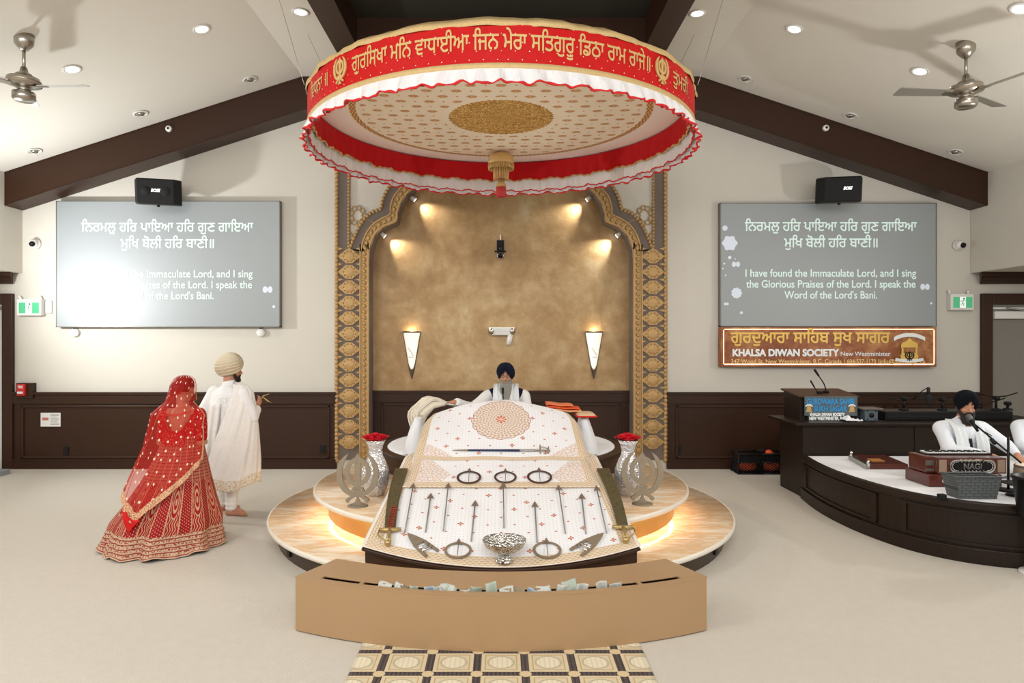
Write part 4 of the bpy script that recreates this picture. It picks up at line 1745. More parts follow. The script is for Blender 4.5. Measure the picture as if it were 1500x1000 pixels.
def gold_border(c, e, along):
    """e: distance into the border 0..1, along: metres"""
    w1 = (e * 34.0).sin()
    w2 = (along * 150.0).sin()
    f = w1 * .35 + w2 * .3 * (e * 17.0).sin() + .5
    return c.ramp(f, [(.15, C(192, 154, 112)), (.4, C(222, 200, 166)), (.62, C(240, 228, 208)), (.9, C(214, 186, 148))])


def fn_A(c):
    u, v = c.uv()
    s, t = c.uv('ST')
    base, mot, n = emb(c, u, v, s, t, 0, 0)
    col = c.mix(mot, base, C(196, 104, 66))
    es = ((s - .5).abs() * 2.0 - .865) / .12
    et = (t * -1.0 + .062) / .062
    cb = gold_border(c, et, u)
    cs = gold_border(c, es, v)
    col = c.mix(es.gt(0.0), col, cs)
    col = c.mix(et.gt(0.0), col, cb)
    glit = n.gt(.66)
    col = c.mix(glit * (es.gt(0.0).max(et.gt(0.0))), col, C(250, 244, 230))
    pip = es.gt(.93).max(et.gt(.94))
    return {'Base Color': c.mix(pip, col, C(240, 232, 220)), 'bump': c.noise(30, 3)}


m_clothA = pmat('white_embroidered_cloth', fn_A, .75, sheen=.25, bump=.002)
UVA = lambda u, v: (A_pt(u, v).x, v * 1.68)
cA = MB().grid(lambda u, v: A_pt(u, v, .006, .012) + Vector((0, 0, .003 * math.sin(u * 31 + v * 9) * v * (1 - v) * 4)), 72, 60, UVA)
oA = cA.build('embroidered_cloth', m_clothA, solid=.006)
tag(oA, 'white embroidered cloth with gold borders spread over the sloping platform, under the weapons', 'cloth')

PB = [(0, 5.90, .588, .858), (.30, 6.30, .722, .842), (.355, 6.37, .748, .838), (.40, 6.43, .785, .832), (.88, 7.0, 1.18, .805), (.95, 7.085, 1.228, .79), (1.0, 7.18, 1.23, .77)]


def B_pt(u, v, lift=0.0):
    s = 2 * u - 1
    d, z, W = lerp_tab(PB, v)
    d2, z2, W2 = lerp_tab(PB, min(1, v + .02))
    k = max(0.0, min(1, (v - .42) / .5))
    z -= .155 * k * abs(s) ** 1.9
    if v > .78:
        q = (v - .78) / .22
        W -= .11 * (1 - math.sqrt(max(0.0, 1 - q * q)))
    # the cloth turns down a little at its side edges
    if abs(s) > .94:
        z -= .05 * (abs(s) - .94) / .06 * min(1, v * 4)
    return Vector((s * W, d - .012 * math.sin(PI * min(1, max(0, (abs(s) - .2))) * 2) * k, z + lift + .004 * math.sin(s * 9) * math.sin(v * 14)))


def fn_B(c):
    u, v = c.uv()
    s, t = c.uv('ST')
    base, mot, n = emb(c, u, v, s, t, 0, 0)
    x2, y2 = u, v - 1.06
    r = (x2 * x2 + y2 * y2).sqrt()
    th = y2.atan2(x2)
    med = r.lt((th * 8.0).cos().abs() * .014 + .285)
    lace = ((r * 190.0 + (th * 16.0).cos() * 1.5).sin() * .4 + (th * 40.0 + (r * 70.0).sin()).sin() * .35 + c.voro(70.0, c.vec(u, v, 0.0)) * .6 + .3)
    medc = c.ramp(lace, [(.1, C(240, 230, 222)), (.4, C(218, 192, 168)), (.6, C(238, 226, 214)), (.85, C(200, 166, 142))])
    star = r.lt((th * 4.0).cos().abs() * .025 + .032)
    starc = c.mix(((th * 8.0).cos()).gt(.0) * r.gt(.012), C(240, 214, 190), C(206, 84, 52))
    rim = r.gt((th * 8.0).cos().abs() * .014 + .279) * med
    # lace corners above the two gold bands
    ax = (u.abs() - .82) * -1.0
    lowv = v.mod(.345) * v.lt(.6)
    corner = (v - .53).gt(0.0) * (ax * .8 + (v - .53)).lt(.30) * v.lt(.85)
    corner2 = v.lt(.46) * v.gt(.03) * ((v - .25) * .7 + ax).lt(.34) * (ax - (v - .25) * .6).lt(.40)
    cl = c.voro(26.0, c.vec(u, v, 0.0), 'DISTANCE_TO_EDGE')
    clc = c.mix(cl.lt(.10), C(238, 226, 218), C(212, 174, 150))
    col = c.mix(mot, base, C(200, 104, 66))
    col = c.mix((corner.max(corner2)) * .85, col, clc)
    col = c.mix(med, col, medc)
    col = c.mix(rim, col, C(176, 116, 100))
    col = c.mix(star, col, starc)
    es = ((s - .5).abs() * 2.0 - .875) / .115
    col = c.mix(es.gt(0.0), col, gold_border(c, es, v))
    b1 = (v * -1.0 + .085) / .085
    col = c.mix(b1.gt(0.0), col, gold_border(c, b1, u))
    b2 = ((v - .505).abs() * -1.0 + .026) / .026
    col = c.mix(b2.gt(0.0), col, gold_border(c, b2, u))
    line = (v - .472).abs().lt(.004)
    col = c.mix(line, col, C(196, 176, 160))
    pip = es.gt(.93)
    return {'Base Color': c.mix(pip, col, C(240, 232, 220)), 'bump': c.noise(30, 3)}


m_clothB = pmat('white_embroidered_cover', fn_B, .75, sheen=.25, bump=.002)


def lenB(v):
    L = 0
    n = 40
    p = None
    for i in range(n + 1):
        d, z, _ = lerp_tab(PB, v * i / n)
        if p:
            L += math.hypot(d - p[0], z - p[1])
        p = (d, z)
    return L


LB = [lenB(j / 60) for j in range(61)]
cB = MB().grid(lambda u, v: B_pt(u, v, .014), 80, 60, lambda u, v: (B_pt(u, v).x, LB[int(round(v * 60))]))
oB = cB.build('embroidered_cover', m_clothB, solid=.006)
tag(oB, 'white embroidered cover with a large round medallion draped over the scripture stand', 'cloth')
# stand under the cover
sb = MB()
nu, nv = 24, 24
f1 = lambda u, v: B_pt(.03 + .94 * u, .25 + .74 * v, -.012)
top = [[f1(i / nu, j / nv) for i in range(nu + 1)] for j in range(nv + 1)]
vs = [p for r_ in top for p in r_] + [Vector((p.x * .97, p.y, .692 if p.y > 6.63 else .335 + .30 * (p.y - 5.1) + .014)) for r_ in top for p in r_]
N1 = (nu + 1) * (nv + 1)
fs = []
for j in range(nv):
    for i in range(nu):
        a = j * (nu + 1) + i
        fs += [(a, a + 1, a + nu + 2, a + nu + 1), (N1 + a, N1 + a + nu + 1, N1 + a + nu + 2, N1 + a + 1)]
loop = list(range(nu + 1)) + [j * (nu + 1) + nu for j in range(1, nv + 1)] + [nv * (nu + 1) + i for i in range(nu - 1, -1, -1)] + [j * (nu + 1) for j in range(nv - 1, 0, -1)]
for k in range(len(loop)):
    a, b_ = loop[k], loop[(k + 1) % len(loop)]
    fs.append((a, N1 + a, N1 + b_, b_))
sb.add(vs, fs)
tag(sb.build('scripture_stand', m_whitecloth), 'white padded scripture stand hidden under the medallion cover', 'scripture stand')

# sampling a cloth by the place it takes in the photo
def table(fn, nu=90, nv=90):
    rows = []
    for j in range(nv + 1):
        for i in range(nu + 1):
            p = fn(i / nu, j / nv)
            rows.append((PX + p.x / p.y * 1000, 500 - (p.z - CAMZ) / p.y * 1000, i / nu, j / nv))
    return np.array(rows)


TA, TB = table(lambda u, v: A_pt(u, v, .012)), table(lambda u, v: B_pt(u, v, .02), 90, 140)


def on_cloth(px, py, lift=.006, which=None):
    best = None
    for nm, T, fn in (('B', TB, lambda u, v: B_pt(u, v, .02 + lift)), ('A', TA, lambda u, v: A_pt(u, v, .012 + lift))):
        if which and nm != which:
            continue
        d = (T[:, 0] - px) ** 2 + (T[:, 1] - py) ** 2
        i = int(np.argmin(d))
        if which or d[i] < 14 or nm == 'A':
            return fn(T[i, 2], T[i, 3])


def cloth_normal(p, which):
    return Vector((0, -.287, .958)) if which == 'A' else Vector((0, -.32, .947))


m_arrow = mat('steel_arrow', C(150, 146, 140), .45, .5, var=.08, vs=30)
m_tip = mat('bronzed_arrow_tip', C(150, 130, 114), .45, .5, var=.15, vs=20)


def flat_frame(a, b, nrm):
    """matrix: local y from b (tail) to a (tip), z along the cloth normal"""
    y = (a - b).normalized()
    x = y.cross(nrm).normalized()
    z = x.cross(y)
    M = Matrix((x, y, z)).transposed().to_4x4()
    M.translation = b
    return M, (a - b).length


ARROWS = [((605.5, 709), (593, 780), 'outermost on the left'), ((631, 724), (622, 781), 'second from the left, its tip below the cover'), ((657.7, 709), (649.6, 780), 'third from the left, its tip on the cover'),
          ((697, 735), (691, 795), 'left of the bowl, set lower than its neighbours'), ((738, 708), (737.5, 774), 'upright in the middle above the silver bowl'),
          ((785, 736), (786.7, 795), 'right of the bowl, set lower than its neighbours'), ((818.6, 711), (826.7, 783), 'third from the right, its tip on the cover'),
          ((850, 724), (858, 783), 'second from the right, its tip below the cover'), ((872.8, 712), (887.5, 782), 'outermost on the right')]


def arrow(a, b, name, lab, grp, w=.028, r=.0055):
    M, L = flat_frame(a, b, Vector((0, -.29, .957)))
    t = thing(name, lab, 'arrow', b, grp)
    MB().cyl((0, 0, .004), (0, L - .06, .004), r, n=8).xf(M).build('shaft', m_arrow, t)
    hl = 3.2 * w
    MB().prism([(0, L), (-w * .55, L - hl * .55), (-w, L - hl), (-w * .3, L - hl * .82), (w * .3, L - hl * .82), (w, L - hl), (w * .55, L - hl * .55)], .0, .008).xf(M).build('arrowhead', m_tip, t)
    return t


for (a, b, lab) in ARROWS:
    arrow(on_cloth(*a), on_cloth(*b, which='A'), 'steel_arrow', 'steel arrow lying on the white cloth, ' + lab, 'arrows on the sloping cloth')


def chakkar(px, py, rpx, which, lab, tip):
    c0 = on_cloth(px, py, .006, which)
    r = rpx / 1000 * c0.y
    nrm = cloth_normal(c0, which)
    x = Vector((1, 0, 0))
    y = nrm.cross(x).normalized()
    t = thing('steel_ring', lab, 'throwing ring', c0, 'steel rings on the cloths')
    m = MB()
    n = 48
    ro, ri = r, r * .82
    f = lambda q, h: c0 + x * q[0] + y * q[1] + nrm * h
    L = [(ro * math.cos(2 * PI * i / n), ro * math.sin(2 * PI * i / n)) for i in range(n + 1)]
    R = [(ri * math.cos(2 * PI * i / n), ri * math.sin(2 * PI * i / n)) for i in range(n + 1)]
    m.strip(L, R, 0, .006, lambda a, b, h: f((a, b), h))
    m.build('flat_ring', m_steel if which == 'A' else mat('dark_steel_ring', C(130, 110, 104), .3, .9), t)
    a = c0 + y * r * tip[0] + nrm * .01
    b = c0 - y * r * tip[1] + nrm * .01
    arrow(a, b, 'small_arrow', 'small arrow across the ring ' + lab.split('steel ring ')[1], 'small arrows across the rings', .016 if which == 'B' else .024, .0035)


chakkar(672, 807, 20, 'A', 'steel ring lower left of the silver bowl', (1.35, .7))
chakkar(803, 805.5, 21, 'A', 'steel ring lower right of the silver bowl', (1.35, .7))
chakkar(687, 700, 18, 'B', 'steel ring left in the row of three on the cover', (1.35, .8))
chakkar(739, 700, 16.5, 'B', 'steel ring in the middle of the row of three on the cover', (1.35, .8))
chakkar(789, 700, 18.5, 'B', 'steel ring right in the row of three on the cover', (1.35, .8))

# katars
def katar(a, b, lab):
    a, b = on_cloth(*a, which='A'), on_cloth(*b, which='A')
    M, L = flat_frame(a, b, Vector((0, -.287, .958)))
    t = thing('punch_dagger', lab, 'dagger', b, 'punch daggers on the cloth')
    w = .055
    MB().prism([(0, L), (-w * .5, L * .8), (-w, L * .48), (w, L * .48), (w * .5, L * .8)], .004, .014).xf(M).build('blade', m_steel, t)
    g = MB()
    for s_ in (-1, 1):
        g.prism([(s_ * w * .95, L * .5), (s_ * w * 1.1, 0), (s_ * w * .75, 0), (s_ * w * .6, L * .5)], .0, .016)
    g.xf(M).build('side_bars', m_steel, t)
    g = MB()
    for yy in (.2, .32):
        g.tube([(-w * .85, L * yy, .012), (w * .85, L * yy, .012)], .009, 8)
    g.xf(M).build('grip', m_silver, t)


katar((597, 783), (632, 812), 'steel punch dagger at the lower left of the cloth')
katar((884, 784), (842, 811), 'steel punch dagger at the lower right of the cloth')

# sheathed kirpans along both edges
def fn_sheath(c):
    n = c.noise(40, 4, .6)
    x, y, z = c.obj()
    return {'Base Color': c.ramp(n, [(.35, C(64, 58, 38)), (.5, C(108, 98, 66)), (.62, C(84, 74, 48)), (.75, C(140, 124, 86))]), 'bump': n}


m_sheath = pmat('olive_velvet_sheath', fn_sheath, .55, .3, bump=.003)
m_redpat = mat('red_gold_filigree', C(150, 66, 44), .4, .4, var=.4, vs=60, bump=.003, bs=80)
m_hilt = mat('antique_gold_hilt', C(190, 164, 112), .35, .7, var=.2, vs=40)
for sg, top_, bot, hb, side in ((-1, (588, 690), (570, 779), (566, 800), 'left'), (1, (886, 687), (912, 776), (916, 797), 'right')):
    a, b, hp = on_cloth(*top_, which='A'), on_cloth(*bot, which='A'), on_cloth(*hb, which='A')
    M, L = flat_frame(a, b, Vector((0, -.287, .958)))
    t = thing('sheathed_sword', 'broad sheathed sword with gold hilt lying along the %s edge of the cloth' % side, 'sword', b, 'sheathed swords on the cloth')
    sh = MB()
    w0, w1 = .042, .058
    n = 16
    sh.strip([(-(w0 + (w1 - w0) * i / n) + sg * .02 * math.sin(PI * i / n), L * i / n) for i in range(n + 1)], [((w0 + (w1 - w0) * i / n) + sg * .02 * math.sin(PI * i / n), L * i / n) for i in range(n + 1)], .0, .022)
    sh.xf(M).build('sheath', m_sheath, t, bevel=.006)
    if sg < 0:
        fg = MB()
        for k in range(10):
            fg.tube([(.022 * math.cos(q * .8), .05 + k * .03 + .018 * math.sin(q * .8), .026) for q in range(9)], .006, 6)
        fg.xf(M).build('filigree', m_redpat, t)
    h_ = MB()
    d = (hp - b)
    h_.tube([b + Vector((0, 0, .015)), b + d * .45 + Vector((0, 0, .025)), hp + Vector((0, 0, .02))], [.02, .016, .026], 10)
    h_.ball(hp + Vector((0, 0, .02)), .026, 12, 8)
    side_ = d.cross(Vector((0, -.287, .958))).normalized()
    h_.tube([b - side_ * .085 + Vector((0, 0, .02)), b + Vector((0, 0, .018)), b + side_ * .085 + Vector((0, 0, .02))], [.014, .018, .014], 10)
    h_.build('hilt', m_hilt, t)
    gk = MB().tube([b + side_ * sg * -.08 + Vector((0, 0, .022)), b + side_ * sg * -.085 + d * .4 + Vector((0, 0, .022)), hp + Vector((0, 0, .022))], .006, 8)
    gk.build('knuckle_guard', m_hilt, t)

# long sword across the cover
a, b = on_cloth(662, 661, .012, 'B'), on_cloth(806, 662, .012, 'B')
t = thing('long_sword', 'long thin sword with navy sheath lying across the medallion cover', 'sword', b)
v_ = a - b
MB().tube([b + v_ * .31, b + v_ * .84], [.012, .009], 8).build('navy_sheath', mat('navy_sheath', C(40, 46, 84), .4, .2), t)
MB().tube([b + v_ * .84, b + v_ * .93, a], [.009, .007, .003], 8).build('sheath_tip', m_steel, t)
MB().tube([b + v_ * .31, b + v_ * .15], [.012, .012], 8).build('sheath_mouth', mat('grey_steel_band', C(170, 166, 160), .35, .7), t)
g = MB().tube([b + v_ * .15, b], [.009, .007], 8)
for s_ in (-1, 1):
    g.tube([b + v_ * .12, b + v_ * .08 + Vector((0, .02 * s_, .035 * s_)), b + v_ * .02 + Vector((0, .01 * s_, .015 * s_))], .004, 6)
g.tube([b + v_ * .1 + Vector((0, -.03, -.05)), b + v_ * .1 + Vector((0, .03, .05))], .006, 8)
g.tube([b + v_ * .015 + Vector((0, -.02, -.035)), b + v_ * .015 + Vector((0, .02, .035))], .006, 8)
g.build('hilt', m_steel, t)

# footed silver bowl
p = on_cloth(739, 823, .006, 'A')
t = thing('footed_bowl', 'hammered silver footed bowl at the front middle of the white cloth', 'bowl', p)
fl_ = lambda a, z: 1 + (.02 * math.sin(a * 24) if z > .07 else 0)
MB().lathe([(0, .078), (.05, .075), (.10, .092), (.135, .12), (.152, .155), (.158, .158), (.155, .148), (.135, .108), (.10, .08), (.05, .064), (.028, .058)], p, 56, fr=fl_).build('hammered_bowl', m_silver, t)
MB().lathe([(.03, .062), (.034, .045), (.05, .03), (.064, .012), (.066, 0), (0, 0)], p + Vector((0, .0, -.0)), 40, fr=lambda a, z: 1 + .03 * math.sin(a * 16)).build('foot', m_silver, t)
def fn_ham(c):
    v = c.voro(60)
    return {'Base Color': C(225, 224, 220), 'bump': v}


m_hammer = pmat('hammered_silver', fn_ham, .16, 1.0, bump=.012)
for o in kids(t):
    o.data.materials[0] = m_hammer

# ================================================================ curved offering box
RB0, RB1, AB = 2.57, 2.975, math.radians(26.4)
bx = thing('offering_box', 'long curved tan gold offering box in front of the sloping platform', 'offering box', (0, 7.05 - 2.7, 0))
arc = lambda r, a0, a1, n: [(r * math.sin(a0 + (a1 - a0) * i / n), 7.05 - r * math.cos(a0 + (a1 - a0) * i / n)) for i in range(n + 1)]
N = 56
sl = AB * .875
MB().strip(arc(RB1 - .012, -AB, AB, N), arc(RB1, -AB, AB, N), .006, .345).build('front_panel', m_goldpaint, bx, bevel=.004)
MB().strip(arc(RB0, -AB, AB, N), arc(RB0 + .012, -AB, AB, N), .006, .35).build('back_panel', m_goldpaint, bx)
for s_ in (-1, 1):
    e = MB()
    e.strip(arc(RB0 + .012, s_ * AB, s_ * (AB - .006), 1), arc(RB1 - .012, s_ * AB, s_ * (AB - .006), 1), .006, .345)
    eo = e.build('end_panel', m_goldpaint, bx)
    for z in (.11, .27):
        h_ = MB()
        a = s_ * (AB + .003)
        h_.box((-.008, -.02, z - .025), (.008, .02, z + .025), Matrix.Translation((2.87 * math.sin(a), 7.05 - 2.87 * math.cos(a), 0)) @ Matrix.Rotation(a, 4, 'Z'))
        h_.build('hinge', m_bronze, eo)
RS0, RS1 = 2.885, 2.935
MB().strip(arc(RB0, -AB, AB, N), arc(RS0, -AB, AB, N), .342, .352).build('top_plate', m_goldpaint, bx, bevel=.003)
tp_ = MB()
tp_.strip(arc(RS1, -AB, AB, N), arc(RB1 + .002, -AB, AB, N), .342, .352)
tp_.strip(arc(RS0, -AB, -sl, 6), arc(RS1, -AB, -sl, 6), .342, .352)
tp_.strip(arc(RS0, sl, AB, 6), arc(RS1, sl, AB, 6), .342, .352)
tp_.build('front_lip', m_goldpaint, bx)
for k in (-.66, -.17, .655):
    MB().strip(arc(RS0, AB * k - .004, AB * k + .004, 2), arc(RS1, AB * k - .004, AB * k + .004, 2), .342, .351).build('slot_bridge', m_goldpaint, bx)
MB().strip(arc(RS0 - .05, -AB * .97, AB * .97, N), arc(RS1 + .02, -AB * .97, AB * .97, N), .24, .25).build('slot_shade_strip', mat('dark_slot_shade', C(26, 20, 16), .8), bx)  # dark strip below the slot stands in for the shade inside

m_note = {'green': mat('pale_green_banknote', C(172, 182, 166), .7, var=.15, vs=60), 'blue': mat('pale_blue_banknote', C(168, 186, 200), .7, var=.15, vs=60),
          'grey': mat('grey_white_banknote', C(196, 198, 190), .7, var=.15, vs=60), 'brown': mat('olive_brown_banknote', C(146, 132, 104), .7, var=.15, vs=60)}
NOTES = [(562, 'grey', .012), (582, 'grey', .02), (593, 'brown', .015), (606, 'green', .018), (630, 'blue', .028), (643, 'grey', .022), (655, 'grey', .034), (662, 'green', .024), (682, 'grey', .012), (698, 'green', .04),
         (720, 'green', .072), (741, 'grey', .016), (757, 'brown', .014), (779, 'blue', .018), (797, 'grey', .016), (824, 'grey', .045), (834, 'green', .068), (852, 'grey', .04), (881, 'grey', .055), (901, 'grey', .02)]
rnd = random.Random(5)
for k, (px, colr, up) in enumerate(NOTES):
    r = (RS0 + RS1) / 2 + rnd.uniform(-.008, .008)
    a = math.asin(max(-1, min(1, (px - PX) / 1000 * 4.2 / r)))
    c0 = Vector((r * math.sin(a), 7.05 - r * math.cos(a), .352))
    hw = rnd.uniform(.028, .05)
    tw, ln, rl = rnd.uniform(-.3, .3), rnd.uniform(-.4, .7), rnd.uniform(-.25, .25)
    M = Matrix.Translation(c0) @ Matrix.Rotation(a + tw * .5, 4, 'Z') @ Matrix.Rotation(rl, 4, 'Y')
    g = MB().grid(lambda u, v: M @ Vector(((2 * u - 1) * hw, .012 * math.sin(u * 5 + k) + ln * .05 * v * v, -.05 + (up * .62 + .05) * v)), 10, 6)
    o = g.build('banknote', m_note[colr], solid=.0015)
    names = ['first', 'second', 'third', 'fourth', 'fifth', 'sixth', 'seventh', 'eighth', 'ninth', 'tenth', 'eleventh', 'twelfth', 'thirteenth', 'fourteenth', 'fifteenth', 'sixteenth', 'seventeenth', 'eighteenth', 'nineteenth', 'twentieth']
    tag(o, '%s banknote poking out of the offering box slot, %s from its left end' % ({'green': 'pale green', 'blue': 'pale blue', 'grey': 'greyish white', 'brown': 'olive brown'}[colr], names[k]), 'banknote', 'banknotes in the offering box slot')

# ================================================================ patterned rug
def fn_rug(c):
    u, v = c.uv()
    S_ = .2725
    fu, fv = (u / S_ + .5).frac() - .5, (v / S_).frac() - .5
    n = c.noise(90, 3)
    strip_ = (fu.abs() - .5).abs().lt(.085).max((fv.abs() - .5).abs().lt(.085))
    cr = (((fu.abs() - .5) * (fu.abs() - .5) + (fv.abs() - .5) * (fv.abs() - .5)).sqrt()).lt(.125)
    fr_ = fu.abs().max(fv.abs())
    rad = (fu * fu + fv * fv).sqrt()
    circ = (rad - .27).abs().lt(.025)
    inner = rad.lt(.245)
    sq = (fr_ - .33).abs().lt(.014)
    base = c.mix(n, C(206, 186, 148), C(222, 206, 172))
    col = c.mix(inner, base, C(228, 216, 188))
    stripe = ((fu * 60.0).sin()).gt(.55) * inner
    col = c.mix(stripe * .3, col, C(190, 170, 130))
    col = c.mix(circ * .8, col, C(176, 170, 140))
    col = c.mix(sq, col, C(188, 160, 112))
    hat = ((u * 260.0).sin() * .5 + n).gt(.45)
    dk = c.mix(hat, C(34, 24, 20), C(78, 54, 46))
    col = c.mix(strip_, col, dk)
    col = c.mix(cr, col, C(214, 190, 146))
    return {'Base Color': col, 'bump': c.noise(200, 2)}


m_rug = pmat('patterned_rug_pile', fn_rug, .95, spec=.1, sheen=.2, bump=.003)
rg = MB().grid(lambda u, v: Vector((-.85 + 1.7 * u, 2.4 + 2.0 * v, .005 + .0006 * math.sin(u * 20) * math.sin(v * 18))), 40, 40, lambda u, v: (-.85 + 1.7 * u, -.045 + 2.0 * v))
o = rg.build('patterned_rug', m_rug, solid=.005)
tag(o, 'beige and dark brown squared rug running under the offering box', 'rug')

# ================================================================ khandas, vases, roses
for sg, px, py, side in ((-1, 524, 741, 'left'), (1, 941, 738, 'right')):
    d = 1.42 / ((py - 500) / 1000)
    p = P(px, py, d)
    p.z = .44
    t = thing('khanda_stand', 'steel khanda emblem standing on the %s of the upper dais tier' % side, 'emblem', p)
    kk = khanda(MB(), -.008, .008, lambda x, y, h: p + Vector((x * .40, h, .012 + y * .445)))
    kk.build('steel_khanda', m_steel, t, bevel=.002)
    MB().lathe([(0, .014), (.07, .013), (.088, .006), (.09, 0), (0, 0)], p, 32).build('round_foot', m_steel, t)


def fn_vase(c):
    v = c.voro(38)
    n = c.noise(30, 2)
    return {'Base Color': c.mix(n, C(214, 212, 212), C(240, 238, 238)), 'bump': v}


m_vase = pmat('crinkled_silver_glass', fn_vase, .2, .5, bump=.009)
for sg, px, side in ((-1, 550, 'left'), (1, 920, 'right')):
    d = 6.32
    p = P(px, 700, d)
    p.z = .44
    t = thing('silver_vase', 'crinkled silver vase on the upper dais tier behind the %s khanda' % side, 'vase', p)
    MB().lathe([(0, .0), (.07, .0), (.082, .012), (.115, .09), (.128, .17), (.122, .24), (.095, .31), (.066, .37), (.06, .42), (.074, .47), (.092, .505), (.086, .505), (.068, .47), (.054, .42), (.05, .38)], p, 44).build('vase_body', m_vase, t)
    MB().tube([p + Vector((.089 * math.cos(2 * PI * i / 32), .089 * math.sin(2 * PI * i / 32), .506)) for i in range(32)], .005, 6, closed=True).build('vase_rim', m_silver, t)
    q = p + Vector((0, 0, .5))
    b = thing('rose_bunch', 'bunch of red silk roses in the %s silver vase' % side, 'flowers', q)
    rr = random.Random(20 + sg)
    st_ = MB()
    pos = [(0, 0, .055)] + [(.06 * math.cos(k * 2 * PI / 7 + sg), .06 * math.sin(k * 2 * PI / 7 + sg), .03 + .014 * (k % 2)) for k in range(7)]
    for (x, y, z) in pos:
        st_.tube([q + Vector((0, 0, -.1)), q + Vector((x * .5, y * .5, -.02)), q + Vector((x, y, z - .01))], .004, 5)
        f = MB()
        c0 = q + Vector((x, y, z))
        for lay in range(4):
            nP = 3 + lay * 2
            for k in range(nP):
                a = 2 * PI * k / nP + lay * .7 + rr.random()
                r0 = .008 + lay * .012
                ax = Vector((math.cos(a), math.sin(a), 0))
                tn = Vector((-math.sin(a), math.cos(a), 0))
                w_ = .016 + lay * .006
                hgt = .036 - lay * .004
                f.grid(lambda u, v: c0 + ax * (r0 * (.5 + .9 * v) + .012 * lay * .35 * v * v) + tn * (2 * u - 1) * w_ * (.5 + .8 * v - .5 * v * v) - ax * ((2 * u - 1) ** 2) * w_ * .35 + Vector((0, 0, hgt * v * (1 - .18 * (2 * u - 1) ** 2) - .012 - lay * .003)), 5, 4)
        f.build('rose_bloom', m_redflower, b, solid=.0015)
    st_.build('rose_stems', mat('green_stem', C(60, 96, 50), .6), b)

# ================================================================ people
def basis(fwd, up=(0, 0, 1)):
    """columns: right, forward, up"""
    y = Vector(fwd).normalized()
    x = y.cross(Vector(up)).normalized()
    z = x.cross(y).normalized()
    return Matrix((x, y, z)).transposed()


def head_shape(mb, c, B, k=1.0, neck=None):
    c = Vector(c)
    L = lambda x, y, z: c + B @ Vector((x, y, z)) * k
    def ball(p, r):
        mb.ball(L(*p), tuple(v * k for v in r), 20, 14, B)
    ball((0, -.012, .032), (.075, .094, .088))
    ball((0, .022, -.022), (.063, .068, .078))
    ball((0, .032, -.074), (.048, .05, .042))
    ball((0, .066, -.1), (.021, .018, .017))
    for s in (-1, 1):
        ball((s * .037, .06, -.028), (.024, .024, .022))
        ball((s * .078, -.006, -.008), (.011, .021, .031))
        mb.caps(L(s * .012, .086, .03), L(s * .046, .07, .028), .0105 * k, .008 * k, 8)
        mb.ball(L(s * .012, .1, -.034), .0095 * k, 8, 6)
        mb.caps(L(s * .014, .085, .002), L(s * .046, .074, .0), .0055 * k, .004 * k, 6)
    mb.caps(L(0, .088, .016), L(0, .112, -.026), .008 * k, .0135 * k, 8)
    mb.caps(L(-.02, .083, -.058), L(.02, .083, -.058), .008 * k, n=8)
    mb.caps(L(-.017, .083, -.069), L(.017, .083, -.069), .0085 * k, n=8)
    n0 = L(0, -.02, -.075)
    n1 = Vector(neck) if neck else L(0, -.035, -.2)
    mb.caps(n0, n1, .055 * k, .06 * k, 14)


def eyes(parent, c, B, k=1.0, closed=.5):
    c = Vector(c)
    L = lambda x, y, z: c + B @ Vector((x, y, z)) * k
    lid0 = .35 - 1.0 * closed
    for s in (-1, 1):
        e = MB().ball(L(s * .031, .0725, .008), .0115 * k, 14, 10).build('eye', m_eye, parent)
        MB().grid(lambda u, v: L(s * .031, .0725, .008) + B @ Vector((math.cos(PI * u), math.sin(PI * u) * math.cos(lid0 + (PI / 2 - lid0) * v), math.sin(lid0 + (PI / 2 - lid0) * v) if v < 1 else 1.0)) * .0128 * k, 10, 8).build('eyelid', m_skin2, e, fix=False, solid=.001)
        MB().ball(L(s * .031, .0805, .0055), (.0058 * k, .0058 * k, .0058 * k), 10, 8).build('iris', m_iris, e)
        b = MB().tube([L(s * (.012 + .011 * i), .092 - .004 * i * i * .55, .034 + .004 * math.sin(i)) for i in range(4)], [.0035 * k, .0045 * k, .004 * k, .002 * k], 6, flat=(1, 1.2))
        b.build('eyebrow', m_hair, parent)


def hand_shape(mb, w, d, n, k=1.0, curl=.45, side=1, spread=.0):
    """w wrist, d direction of the fingers, n palm normal, side: +1/-1 where the thumb leaves"""
    w, d = Vector(w), Vector(d).normalized()
    n = Vector(n)
    n = (n - d * n.dot(d)).normalized()
    s = d.cross(n).normalized() * side
    M = Matrix((s, d, n)).transposed()
    mb.ball(w + d * .046 * k, (.039 * k, .052 * k, .016 * k), 16, 12, M)
    mb.caps(w - d * .03 * k, w + d * .02 * k, .026 * k, .027 * k, 12)
    for i, (o, L, r) in enumerate(((.029, .07, .0088), (.010, .08, .0092), (-.010, .075, .0088), (-.028, .058, .0078))):
        p = w + d * (.088 - .006 * abs(i - 1)) * k + s * o * k
        a = curl * (.35 + .1 * i)
        q = w + d * .05 * k + s * o * .8 * k
        mb.caps(q, p, r * k * 1.1, r * k * 1.1, 8)
        for j, f in enumerate((.45, .32, .23)):
            dd = d * math.cos(a) + n * math.sin(a) + s * o * (1.2 + spread * 6)
            p2 = p + dd.normalized() * L * f * k
            mb.caps(p, p2, r * k * (1 - .08 * j), r * k * (.94 - .1 * j), 8)
            p = p2
            a += curl * (.8 + .12 * i)
    p = w + d * .022 * k + s * .026 * k
    for j, (f, aa) in enumerate(((.036, .75), (.03, .45), (.024, .25))):
        dd = (d * math.cos(aa) + s * math.sin(aa) + n * (.25 + curl * .5)).normalized()
        p2 = p + dd * f * k
        mb.caps(p, p2, (.0125 - .0015 * j) * k, (.011 - .0015 * j) * k, 8)
        p = p2


